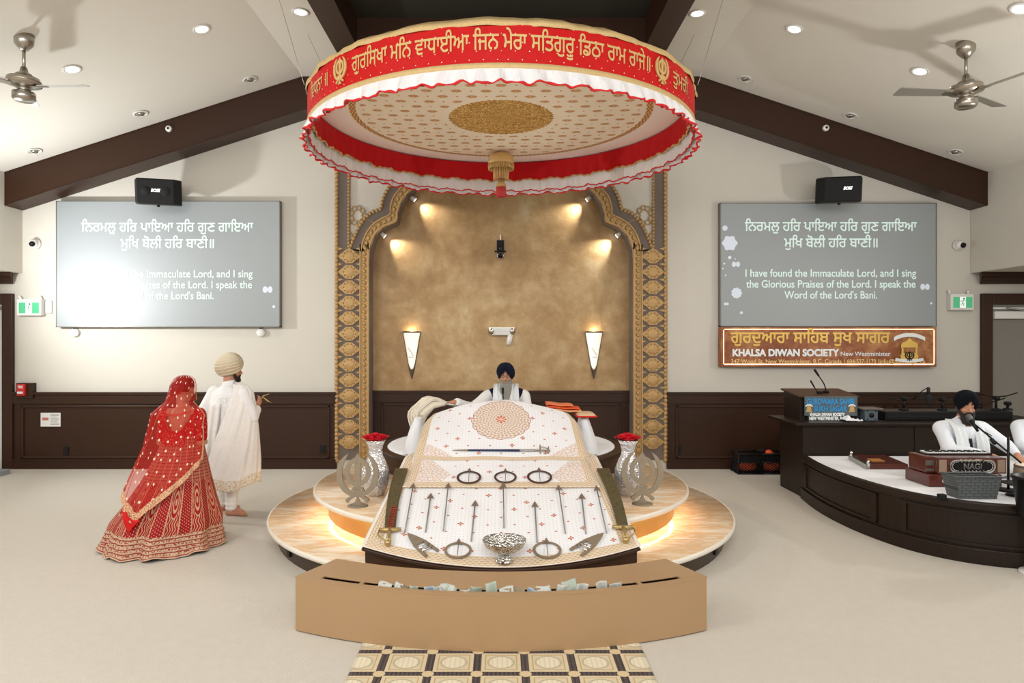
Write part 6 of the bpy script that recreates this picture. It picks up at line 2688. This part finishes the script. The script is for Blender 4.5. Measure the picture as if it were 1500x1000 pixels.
back = [(6.6, 8.12)]
stg = thing('musician_stage', 'dark wood low stage with a curved front for the musicians at the right', 'stage', (5.0, 7.0, 0))
MB().prism(inset(EC, .03) + [(6.57, 8.1), (3.6, 8.1)], .0, .46).build('curved_front', m_stage, stg)
MB().strip(EC, inset(EC, .07), .45, .515).build('top_rail', m_stage, stg, bevel=.01)
MB().strip(EC, inset(EC, .04), .0, .13).build('base_rail', m_stage, stg, bevel=.006)
for i0, i1 in ((2, 26), (29, 50), (53, 65)):
    L_ = [EC[i] for i in range(i0, i1)]
    q = MB()
    for z0 in (.15, .41):
        q.strip(inset(L_, .012), inset(L_, .04), z0, z0 + .022)
    for e in (L_[:2], L_[-2:]):
        q.strip(inset(e, .012), inset(e, .04), .15, .43)
    q.build('panel_moulding', m_stage, stg)
MB().prism(inset(EC, .06) + [(6.55, 8.1), (3.62, 8.1)], .46, .495).build('stage_deck', m_stage, stg)
sh = MB().prism(inset(EC, .075) + [(6.53, 8.08), (3.65, 8.08)], .496, .503)
o = sh.build('white_floor_sheet', m_whitecloth)
tag(o, 'white sheet spread over the musician stage', 'sheet')
q = P(1379, 724, 5.83)
tag(MB().box((q.x - .03, q.y - .03, .515), (q.x + .03, q.y + .02, .56)).build('small_clip', m_black, bevel=.006), 'small black clip on the curved stage rail', 'clip')

# counter behind the stage
ct = thing('stage_counter', 'long dark wood counter behind the musicians with an overhanging top', 'counter', (5.2, 8.45, 0))
MB().box((3.6, 8.14, 0), (6.7, 8.8, .86)).build('counter_body', m_stage, ct)
MB().box((3.5, 8.09, .86), (6.75, 8.95, .895)).build('counter_top', m_stage, ct, bevel=.006)
for x in (4.93, 6.1):
    MB().box((x - .004, 8.132, .03), (x + .004, 8.142, .85)).build('panel_joint', m_black, ct)

# lectern top with its sign
lt = thing('lectern', 'dark wood lectern top on the counter with a blue lettered sign', 'lectern', (3.95, 8.5, .895))
a, b_ = P(1178, 580, 8.35), P(1255, 616, 8.35)
zt = P(0, 580, 8.35).z
MB().prism([(8.38, .896), (8.85, .896), (8.85, zt + .03), (8.38, zt - .03)], a.x - .04, b_.x + .02, lambda y, z, h: (h, y, z)).build('lectern_body', m_stage, lt)
MB().prism([(8.34, zt - .02), (8.88, zt + .04), (8.88, zt + .06), (8.34, zt + .0)], a.x - .07, b_.x + .03, lambda y, z, h: (h, y, z)).build('slanted_top', m_wood, lt)
sgn = MB().box((a.x, 8.335, .955), (b_.x, 8.35, a.z)).build('sign_panel', mat('grey_sign_panel', C(84, 94, 96), .6, var=.2, vs=6), lt)
MB().box((a.x + .04, 8.335, .897), (b_.x - .16, 8.35, .954)).build('lower_sign_panel', mat('dark_sign_panel', C(46, 54, 56), .6), lt)
m_blue = mat('blue_lettering', C(30, 142, 204), .5)
m_redout = mat('dull_red_outline', C(120, 70, 62), .5)
ys = 8.3335
W_ = lambda px, py: (lambda x, y: P(px, py, ys) + Vector((x, 0, y)))
kk = ys / 1000
for s_, py, wd in (('GURDWARA SAHIB', 592, 70), ('SUKH SAGAR', 602.2, 48)):
    l_ = MB()
    lettering(l_, s_, W_(1216.5, py), width=wd * kk, height=.098, bold=.035)
    l_.build('blue_lettering', m_blue, sgn, fix=False)
    l_ = MB()
    lettering(l_, s_, lambda x, y: P(1216.5, py, ys + .001) + Vector((x, .0008, y - .004)), width=wd * kk * 1.012, height=.099, bold=.06)
    l_.build('lettering_outline', m_redout, sgn, fix=False)
for s_, py, wd, hh in (('KHALSA DIWAN SOCIETY', 608.8, 51, .048), ('NEW WESTMINSTER, B.C.', 614.8, 53, .056)):
    l_ = MB()
    lettering(l_, s_, W_(1212, py), width=wd * kk, height=hh, bold=.06)
    l_.build('white_lettering', m_ink_white, sgn, fix=False)
for px in (1185, 1248):
    c0 = P(px, 599, ys - .0)
    e = MB()
    mpe2 = lambda x, y, h: c0 + Vector((x, -h, y))
    e.prism([(-.03, -.015), (.03, -.015), (.022, .03), (0, .045), (-.022, .03)], 0, .002, mpe2)
    e.prism([(-.038, -.035), (.038, -.035), (.034, -.018), (-.034, -.018)], 0, .002, mpe2)
    e.build('small_palanquin_emblem', mat('tan_emblem', C(196, 160, 100), .5), sgn)
    e = MB()
    e.strip([(-.045, .04), (-.02, .058), (.02, .058), (.045, .04)], [(-.04, .025), (-.018, .044), (.018, .044), (.04, .025)], 0, .003, mpe2)
    e.build('emblem_ribbon', m_ink_white, sgn)

# lectern microphones
def gooseneck(name, pts, lab, r=.007, head=.016):
    t = thing(name, lab, 'microphone', pts[0])
    q = cat_rom(pts, 6)
    MB().tube(q, r, 8).build('gooseneck', m_black, t)
    a, b = Vector(pts[-1]), Vector(pts[-1]) + (Vector(pts[-1]) - Vector(pts[-2])).normalized() * .09
    MB().caps(a, b, head * .8, head, 10).build('microphone_head', m_blackfab, t)
    MB().lathe([(0, .02), (.03, .018), (.04, 0), (0, 0)], pts[0], 20).build('microphone_base', m_black, t)
    return t


pz = zt + .045
gooseneck('lectern_microphone', [Vector((P(1210, 580, 8.6).x, 8.6, pz - .012)), P(1210, 572, 8.6), P(1207, 562, 8.58), P(1199, 550, 8.55)], 'tall black gooseneck microphone rising from the lectern top')
gooseneck('short_microphone', [Vector((P(1201, 0, 8.55).x, 8.55, pz - .018)), P(1199, 576, 8.55), P(1196, 572, 8.54), P(1193, 567, 8.54)], 'short black gooseneck microphone left on the lectern top', .006, .011)
sh_ = thing('white_towel', 'small crumpled white towel on the counter right of the lectern sign', 'towel', P(1247, 614, 8.25))
w0 = P(1247, 614, 8.25)
w0.z = .897
MB().grid(lambda u, v: w0 + Vector((.1 * (2 * u - 1), .08 * (2 * v - 1), .015 + .05 * math.exp(-((u - .25) / .18) ** 2) * math.sin(PI * v) + .012 * math.sin(u * 14) * math.sin(v * 11))), 16, 12).build('towel_cloth', m_whitecloth, sh_, solid=.008)

# grey monitor box with a plate on top
mb_ = thing('desk_monitor_box', 'small grey speaker box with a flat plate on top, on the counter', 'speaker box', P(1274, 617, 8.3))
x0, x1 = P(1266, 0, 8.3).x, P(1285, 0, 8.3).x
MB().box((x0, 8.28, .897), (x1, 8.46, 1.035)).build('box_body', mat('blue_grey_plastic', C(84, 94, 100), .5), mb_, bevel=.01)
MB().cyl(((x0 + x1) / 2, 8.282, .965), ((x0 + x1) / 2, 8.27, .965), .032, .028, 20).build('port_hole', m_black, mb_)
for dx in (-.05, .05):
    for dz in (-.045, .05):
        MB().cyl(((x0 + x1) / 2 + dx, 8.282, .965 + dz), ((x0 + x1) / 2 + dx, 8.274, .965 + dz), .008, n=8).build('screw', m_black, mb_)
MB().box((x0 - .045, 8.25, 1.036), (x1 + .05, 8.47, 1.052)).build('flat_plate', m_taupe, mb_, bevel=.003)

# long black equipment case with microphones on booms
ec = thing('equipment_case', 'long low black equipment case along the counter behind the singer', 'equipment case', (5.4, 8.5, .895))
MB().box((P(1297, 0, 8.35).x, 8.35, .897), (P(1484, 0, 8.35).x, 8.7, 1.005)).build('case_body', m_black, ec, bevel=.008)
MB().box((P(1297, 0, 8.35).x + .02, 8.342, .935), (P(1484, 0, 8.35).x - .02, 8.352, .95)).build('case_trim', m_blackfab, ec)
for px, lab, arm in ((1324, 'black short boom microphone stand on the case, left of the hanging microphone', [(1300, 582), (1312, 585), (1326, 586), (1346, 580), (1358, 574)]),
                     (1380, 'black short boom stand on the case behind the singer\'s turban', [(1340, 585), (1362, 584), (1382, 582), (1400, 580)]),
                     (1459, 'black boom stand on the case, right of the singer\'s turban', [(1424, 575), (1440, 577), (1456, 581), (1474, 580), (1490, 575)]),
                     (1476, 'black short stand at the right end of the case', [(1423, 601), (1440, 594), (1456, 588), (1472, 583)])):
    z0 = 1.006
    d = 8.5
    X = (px - PX) / 1000 * d
    t = thing('boom_stand', lab, 'microphone stand', (X, d, z0), 'boom stands on the case')
    zt_ = P(0, arm[-2][1] + 1, d).z
    MB().tube([(X, d, z0), (X, d, zt_)], .016, 10).build('post', m_black, t)
    MB().lathe([(0, .03), (.05, .02), (.06, 0), (0, 0)], (X, d, z0), 20).build('round_base', m_black, t)
    MB().tube([P(x, y, d - .02) for x, y in arm], .008, 8).build('boom_arm', m_black, t)
    MB().caps((X, d - .03, zt_ - .015), (X, d + .03, zt_ - .015), .026).build('clutch', m_blackfab, t)
p = P(1360, 578, 8.35)
t = thing('condenser_microphone', 'black condenser microphone hanging above the case, left of the singer', 'microphone', p)
MB().caps(p + Vector((0, 0, -.02)), p + Vector((0, 0, -.10)), .034, .03, 14).build('microphone_body', m_blackfab, t)
MB().tube([p + Vector((0, 0, .09)), p + Vector((0, 0, -.02))], [.018, .022], 12).build('microphone_neck', m_black, t)
MB().tube(cat_rom([p + Vector((0, 0, .09)), p + Vector((-.05, .03, .05)), p + Vector((-.09, .1, -.03)), p + Vector((-.1, .15, -.08))], 5), .006, 6).build('cable', m_black, t)

# ---------------------------------------------------------------- instruments
m_rose = mat('rosewood_lacquer', C(86, 34, 24), .28, var=.35, vs=8, stretch=(1.5, 8, 8), coat=.4)
hf = 6.36
x0, x1 = P(1372, 0, hf).x, P(1476, 0, hf).x
hr = thing('harmonium', 'rosewood harmonium with NAGI lettered front before the singer', 'harmonium', ((x0 + x1) / 2, hf + .15, .503))
MB().box((x0 - .07, hf - .0, .505), (x1 - .05, hf + .38, .62)).build('case_base', m_rose, hr, bevel=.008)
zb, zt2 = .625, P(0, 668, hf).z
MB().box((x0 + .02, hf + .03, zb), (x1, hf + .34, zt2 - .02)).build('reed_box', m_rose, hr, bevel=.006)
MB().box((x0 + .02, hf + .20, zt2 - .02), (x1, hf + .34, zt2 - .008)).build('keybed', m_black, hr)
kb = MB()
for i in range(26):
    xx = x0 + .05 + i * (x1 - x0 - .08) / 26
    kb.box((xx, hf + .22, zt2 - .008), (xx + (x1 - x0 - .08) / 26 - .002, hf + .335, zt2 + .004))
kb.build('white_keys', m_white, hr)
kb = MB()
for i in range(25):
    if i % 7 in (2, 6):
        continue
    xx = x0 + .05 + (i + .7) * (x1 - x0 - .08) / 26
    kb.box((xx, hf + .22, zt2 + .004), (xx + .012, hf + .29, zt2 + .014))
kb.build('black_keys', m_black, hr)
fp = MB().box((x0 + .02, hf + .015, zb), (x1, hf + .03, zt2 - .02)).build('front_panel', m_rose, hr)
gp = MB()
for xs in ((x0 + .03, x0 + .10), (x1 - .085, x1 - .015)):
    gp = MB().box((xs[0], hf + .009, zb + .015), (xs[1], hf + .016, zt2 - .035))
    gp.build('pale_grille_cloth', mat('woven_grille_cloth', C(150, 126, 106), .8, var=.3, vs=80), fp)
cx, cz = (x0 + x1) / 2 + .01, (zb + zt2) / 2 - .012
def stadium(hw, hh, n=12):
    pts = []
    for k in range(n + 1):
        a = -PI / 2 + PI * k / n
        pts.append((hw - hh + hh * math.cos(a), hh * math.sin(a)))
    for k in range(n + 1):
        a = PI / 2 + PI * k / n
        pts.append((-(hw - hh) + hh * math.cos(a), hh * math.sin(a)))
    return pts
plm = lambda x, z, h: (cx + x, hf + .015 - h, cz + z)
MB().prism(stadium(.215, .062), 0, .006, plm).build('black_oval_plate', m_black, fp)
so, si = stadium(.215, .062), stadium(.200, .048)
MB().strip(so + so[:1], si + si[:1], .006, .010, plm).build('silver_oval_border', m_silver, fp)
q = MB()
sm_ = stadium(.188, .040)
for k in range(0, len(sm_)):
    q.ball(plm(sm_[k][0], sm_[k][1], .008), .005, 6, 4)
for k in range(-4, 5):
    for s_ in (-1, 1):
        q.ball(plm(k * .034, s_ * .04, .008), .005, 6, 4)
q.build('white_inlay_dots', m_silver, fp)
l_ = MB()
lettering(l_, 'NAGI', lambda x, y: Vector((cx + x, hf + .004, cz - .024 + y)), width=.17, height=.072, bold=.03)
l_.build('silver_lettering', m_silver, fp, fix=False)
l_ = MB()
lettering(l_, 'NAGI', lambda x, y: Vector((cx - .01 + x, hf + .012, zt2 - .058 + y)), width=.21, height=.04, bold=.05)
l_.build('pale_lettering', mat('pale_rose_lettering', C(206, 172, 150), .5), fp, fix=False)
MB().box((x0 - .06, hf + .06, zb), (x0 + .018, hf + .34, zt2 - .015)).build('end_block', m_rose, hr, bevel=.006)
q = MB()
for z_ in (zb + .03, (zb + zt2) / 2, zt2 - .06):
    q.box((x0 - .064, hf + .058, z_ - .012), (x0 + .02, hf + .064, z_ + .012))
q.box((x0 + .005, hf + .054, zb + .01), (x0 + .018, hf + .066, zt2 - .03))
q.build('brass_corner_mounts', m_chrome, hr)
MB().cyl((x0 + .07, hf + .0, .56), (x0 + .07, hf - .012, .56), .02, .018, 20).build('white_knob', m_white, hr)
for xx in (x0 + .17, x1 - .12):
    MB().box((xx - .03, hf - .006, .598), (xx + .03, hf + .004, .625)).build('latch', m_chrome, hr)

# grey basket
d = 5.86
xb0, xb1 = P(1401, 0, d).x, P(1467, 0, d).x
bz1 = P(0, 699, d).z
bs = thing('woven_basket', 'grey woven rectangular basket on the stage edge before the harmonium', 'basket', ((xb0 + xb1) / 2, d + .1, .503))
def fn_basket(c):
    x, y, z = c.obj()
    bx_ = ((z * 42.0).floor().mod(2.0) * .5 + x * 14.0).frac()
    bz_ = (z * 42.0).frac()
    line = bx_.lt(.1).max(bz_.lt(.16))
    n = c.noise(40, 3)
    return {'Base Color': c.mix(line, c.mix(n, C(80, 84, 84), C(100, 104, 104)), C(62, 65, 65)), 'bump': 1.0 - line}
m_basket = pmat('grey_woven_strips', fn_basket, .8, bump=.004)
q = MB()
tp_, bt = [(xb0, d), (xb1, d), (xb1, d + .2), (xb0, d + .2)], [(xb0 + .04, d + .02), (xb1 - .03, d + .02), (xb1 - .03, d + .18), (xb0 + .04, d + .18)]
n4 = 4
q.add([(x, y, .506) for x, y in bt] + [(x, y, bz1) for x, y in tp_], [(0, 1, 2, 3)] + [(i, (i + 1) % 4, 4 + (i + 1) % 4, 4 + i) for i in range(4)])
q.build('basket_wall', m_basket, bs, solid=.008)
MB().tube([(x, y, bz1) for x, y in tp_], .01, 8, closed=True).build('basket_rim', m_basket, bs)

# flat wooden instrument case on the sheet
sc_ = thing('wooden_string_instrument', 'reddish wooden flat string instrument with metal end, lying on the stage sheet', 'instrument', (3.9, 7.3, .503))
pA = [P(1248, 671, 7.86), P(1283, 668, 7.86), P(1321, 685, 7.30), P(1268, 685, 7.3)]
pl = [(p.x, p.y) for p in pA]
pl = [(4.05, 7.86), (4.42, 7.86), (4.32, 7.24), (3.92, 7.24)]
MB().prism(pl, .505, .56).build('wooden_body', m_rose, sc_, bevel=.008)
MB().prism([(4.02, 7.40), (4.16, 7.40), (4.18, 7.55), (4.05, 7.55)], .56, .566).build('ochre_panel', mat('ochre_panel', C(186, 122, 58), .5, var=.2), sc_)
MB().prism([(4.045, 7.87), (4.005, 7.87), (3.875, 7.24), (3.915, 7.24)], .505, .552).build('metal_end', m_chrome, sc_)
for x, y in ((3.9, 7.25), (4.02, 7.84)):
    MB().caps((x, y, .545), (x, y, .585), .018).build('tuning_peg_block', m_silver, sc_)

# singer's microphone stand
ms = thing('boom_microphone_stand', 'black boom microphone stand reaching up to the singer\'s mouth', 'microphone stand', P(1477, 700, 6.2))
pb = P(1477, 678, 6.2)
MB().tube([(pb.x, 6.2, .505), (pb.x, 6.2, P(0, 640, 6.2).z)], .011, 10).build('upright', m_black, ms)
MB().lathe([(0, .02), (.09, .016), (.1, 0), (0, 0)], (pb.x, 6.2, .504), 24).build('round_base', m_black, ms)
e0, e1 = P(1424, 618, 6.5), P(1496, 678, 6.1)
MB().tube([e0, e1], .008, 10).build('boom_arm', m_black, ms)
MB().caps(e0.lerp(e1, .42) + Vector((0, 0, -.01)), e0.lerp(e1, .47) + Vector((0, 0, -.02)), .018).build('boom_clamp', m_black, ms)
mh = thing('vocal_microphone', 'grey headed vocal microphone clipped to the boom at the singer\'s beard', 'microphone', e0)
mdir = (P(1417, 607, 6.55) - e0).normalized()
MB().tube([e0 - mdir * .10, e0 + mdir * .02], [.012, .02], 12).build('microphone_handle', m_black, mh)
MB().caps(e0 + mdir * .035, e0 + mdir * .06, .027, .027, 14).build('mesh_head', mat('grey_mesh', C(92, 94, 96), .5, .5), mh)
MB().tube([e0 - mdir * .1, e0 + Vector((.04, -.02, -.05)), e0.lerp(e1, .4) + Vector((0, -.01, .02))], .004, 6).build('cable', m_black, mh)

# tabla pair and the bin at the very edge
for k, (px, r_, h_, m_, lab) in enumerate(((1508, .125, .2, m_steel, 'steel kettle drum at the right edge beside the second musician'),)):
    c0 = P(px, 700, 6.35)
    c0.z = .505
    t = thing('kettle_drum', lab, 'drum', c0)
    MB().lathe([(0, 0), (.07, 0), (.11, .04), (r_, .11), (.12, .18), (.10, h_), (0, h_)], c0, 36).build('drum_bowl', m_, t)
    MB().lathe([(.105, h_ - .01), (.112, h_), (.1, h_ + .012), (0, h_ + .012)], c0, 32).build('drum_skin', m_creamcloth, t)
    MB().tube([c0 + Vector((.112 * math.cos(2 * PI * i / 24), .112 * math.sin(2 * PI * i / 24), h_ - .004)) for i in range(24)], .01, 8, closed=True).build('leather_hoop', m_taupe, t)
d = 5.28
xb = P(1489, 0, d).x
bn = thing('black_bin', 'black plastic bin on a pale post at the right picture edge', 'bin', (xb + .16, d + .16, 0))
ztop, zbot = P(0, 708, d).z, P(0, 765, d).z
MB().lathe([(.13, zbot), (.165, ztop), (.175, ztop), (.175, ztop + .02), (.155, ztop + .02), (.12, zbot + .02), (0, zbot + .02)], (xb + .30, d + .175, 0), 32).build('bin_shell', m_black, bn)
MB().tube([(xb + .30, d + .175, 0.0), (xb + .30, d + .175, zbot + .02)], .03, 14).build('pale_post', m_white, bn)
MB().lathe([(0, .03), (.12, .025), (.13, 0), (0, 0)], (xb + .30, d + .175, 0), 28).build('post_foot', m_white, bn)
sp = P(1470, 706, 6.0)
lt_ = thing('music_tray', 'black flat tray stand between the harmonium and the bin', 'tray', (sp.x, 6.0, .505))
MB().box((sp.x - .0, 5.85, sp.z - .012), (sp.x + .35, 6.1, sp.z)).build('tray_top', m_black, lt_, bevel=.004)
MB().tube([(sp.x + .12, 6.0, .505), (sp.x + .12, 6.0, sp.z)], .014, 10).build('tray_post', m_black, lt_)
MB().lathe([(0, .015), (.08, .012), (.09, 0), (0, 0)], (sp.x + .12, 6.0, .504), 24).build('tray_foot', m_black, lt_)

# milk crates by the wall
for px0, px1, lab, ball in ((1082, 1117, 'left of the pair of black milk crates on the floor by the right wainscot', False), (1117, 1150, 'right of the pair of black milk crates, with an orange cloth poking out', True)):
    d = 9.55
    xa, xb_ = P(px0, 0, d).x, P(px1, 0, d).x
    zt_ = .285
    t = thing('milk_crate', lab, 'crate', ((xa + xb_) / 2, d + .15, 0), 'milk crates')
    q = MB()
    for (p0, p1) in (((xa, d), (xb_, d)), ((xb_, d), (xb_, d + .3)), ((xb_, d + .3), (xa, d + .3)), ((xa, d + .3), (xa, d))):
        a0, a1 = Vector((*p0, 0)), Vector((*p1, 0))
        q.tube([a0 + Vector((0, 0, .012)), a1 + Vector((0, 0, .012))], .012, 6)
        q.tube([a0 + Vector((0, 0, zt_)), a1 + Vector((0, 0, zt_))], .014, 6)
        q.tube([a0 + Vector((0, 0, .17)), a1 + Vector((0, 0, .17))], .012, 6)
        q.tube([a0, a0 + Vector((0, 0, zt_))], .014, 6)
        nX = 7
        for i in range(-4, nX + 4):
            for s_ in (1, -1):
                pts = []
                for j in range(9):
                    u = (i + s_ * j * .5 + (0 if s_ > 0 else 0)) / nX
                    if 0 <= u <= 1:
                        pts.append(a0 + (a1 - a0) * u + Vector((0, 0, .02 + .15 * j / 8)))
                if len(pts) > 1:
                    q.tube([pts[0], pts[-1]], .0045, 4)
    q.box((xa, d, .0), (xb_, d + .3, .01))
    q.box((xa + .02, d + .012, .17), (xb_ - .02, d + .02, zt_))
    q.build('crate_lattice', m_black, t)
    g = MB().ball(((xa + xb_) / 2, d + .15, .09), (.14, .12, .075), 20, 12)
    o = g.build('orange_cloth_bundle', m_grille_orange)
    tag(o, 'orange cloth bundle inside the %s milk crate' % ('right' if ball else 'left'), 'cloth')
    if ball:
        g = MB().ball((xa + .12, d + .08, zt_ + .005), (.05, .05, .045), 16, 10)
        g.caps((xa + .14, d + .08, zt_ - .0), (xa + .21, d + .08, zt_ - .02), .03, .012)
        o = blob('orange_cloth', g, mat('bright_orange_cloth', C(236, 86, 50), .8), None, .008, 2)
        tag(o, 'bright orange cloth on top of the right milk crate', 'cloth')

# ---------------------------------------------------------------- the singer
def seated(label, X, Y, hz, fwd, hfwd, lh, rh, le, re_, turb, mturb, base=.503, k=1.0):
    t = thing('person', label, 'person', (X, Y, base))
    F = basis(fwd)
    hc = Vector((X, Y - .04, hz))
    HB = basis(hfwd)
    sh = hz - .235
    b = MB()
    head_shape(b, hc, HB, 1.0, neck=(X, Y + .02, sh + .05))
    limb(b, [(X, Y + .05, base + .13), (X, Y + .05, (base + sh) / 2), (X, Y + .03, sh - .06)], [.15, .14, .14])
    rv2 = F @ Vector((1, 0, 0))
    S1, S2 = Vector((X, Y + .03, sh)) + rv2 * .19, Vector((X, Y + .03, sh)) - rv2 * .19
    b.caps(S1, S2, .062)
    limb(b, [S1, re_, rh], [.058, .046, .031])
    limb(b, [S2, le, lh], [.058, .046, .031])
    hand_shape(b, rh, Vector(rh) - Vector(re_) + Vector((0, -.05, 0)), (0, 0, -1), .95, .45, -1)
    hand_shape(b, lh, Vector(lh) - Vector(le) + Vector((0, -.05, 0)), (0, 0, -1), .95, .45, 1)
    for s in (-1, 1):
        limb(b, [(X + s * .1, Y + .03, base + .11), (X + s * .34, Y - .16, base + .10), (X + s * .05, Y - .27, base + .06)], [.085, .065, .04])
        b.caps((X + s * .05, Y - .27, base + .05), (X - s * .1, Y - .28, base + .04), .036, .026)
    blob('body', b, m_skin, t, .0065, 2)
    eyes(t, hc, HB, 1.0, .85)
    q = MB()
    limb(q, [(X, Y + .05, base + .13), (X, Y + .05, (base + sh) / 2), (X, Y + .03, sh - .05)], [.185, .17, .165])
    q.caps(S1 - rv2 * .01, S2 + rv2 * .01, .08)
    limb(q, [S1, re_, Vector(re_).lerp(Vector(rh), .86)], [.078, .065, .044])
    limb(q, [S2, le, Vector(le).lerp(Vector(lh), .86)], [.078, .065, .044])
    q.caps((X, Y + .01, sh + .05), (X, Y + .005, sh + .085), .078, .07)
    blob('white_shirt', q, m_shirt, t, .01, 3, wrinkle(.005, 24, 30), lambda p: p.z > sh + .03 and p.y < Y - .02 and abs(p.x - X) < .035 + (p.z - sh - .03) * .3)
    q = MB()
    for s in (-1, 1):
        limb(q, [(X + s * .1, Y + .03, base + .11), (X + s * .35, Y - .16, base + .10), (X + s * .1, Y - .25, base + .07)], [.11, .085, .06])
    blob('white_trousers', q, m_kurta, t, .012, 2)
    return t, hc, HB, sh, F


X, Y = 4.722, 6.98
t, hc, HB, sh, F = seated('seated bearded man in black turban and white shirt singing at the harmonium', X, Y, 1.205, (-.16, -1, 0), (-.20, -1, -.17),
                          (4.98, 6.58, .755), (4.70, 6.62, .765), (5.06, 6.84, .82), (4.47, 6.80, .78), None, None)
# ^ lh/le: arm on the viewer's right, rh/re: arm on the viewer's left
beard_blob('dark_beard', hc, HB, 1.03, .035, .08, m_hair, t)
turban('black_turban', hc + HB @ Vector((-.006, -.012, .035)), HB, (.108, .124, .124), m_blk_turban, t, 24, -36, -44, 8, .05, -.05)
sc = MB()
for s in (-1, 1):
    pts = [(X + s * .02, Y + .11, sh + .07), (X + s * .085, Y + .06, sh + .085), (X + s * .095, Y - .08, sh + .02), (X + s * .10, Y - .155, sh - .12), (X + s * .10, Y - .165, sh - .28), (X + s * .105, Y - .17, sh - .42)]
    q_ = cat_rom(pts, 5)
    n = len(q_)
    sc.grid(lambda u, v: q_[min(n - 1, int(v * (n - 1)))] + Vector((s * (u - .5) * (.10 + .04 * v), .012 * math.sin(u * 15) - .02 * math.sin(PI * u), 0)), 16, n - 1)
sc.build('white_scarf', m_scarf, t, solid=.012)
MB().grid(lambda u, v: Vector((X - .045 + .03 * u + .02 * v, Y - .155 - .02 * v + .05 * 0, sh - .08 - .34 * v)), 4, 12).build('black_sash', m_black, t, solid=.008)
q = MB()
for i in range(5):
    q.ball((X + .012, Y - .148 - .006 * i, sh - .04 - .075 * i), .006, 8, 6)
q.build('shirt_buttons', m_white, t)

X2, Y2 = 5.50, 6.95
t, hc, HB, sh, F = seated('partly visible musician in white shirt cut off by the right picture edge', X2, Y2, 1.22, (-.1, -1, 0), (-.1, -1, -.1),
                          (5.66, 6.55, .76), (5.28, 6.58, .76), (5.80, 6.80, .80), (5.24, 6.86, .83), None, None)
turban('white_turban', hc + HB @ Vector((0, -.012, .035)), HB, (.108, .124, .122), m_kurta, t, 24, -36, -44, 8, .05)
beard_blob('dark_beard', hc, HB, 1.0, .03, .08, m_hair, t)
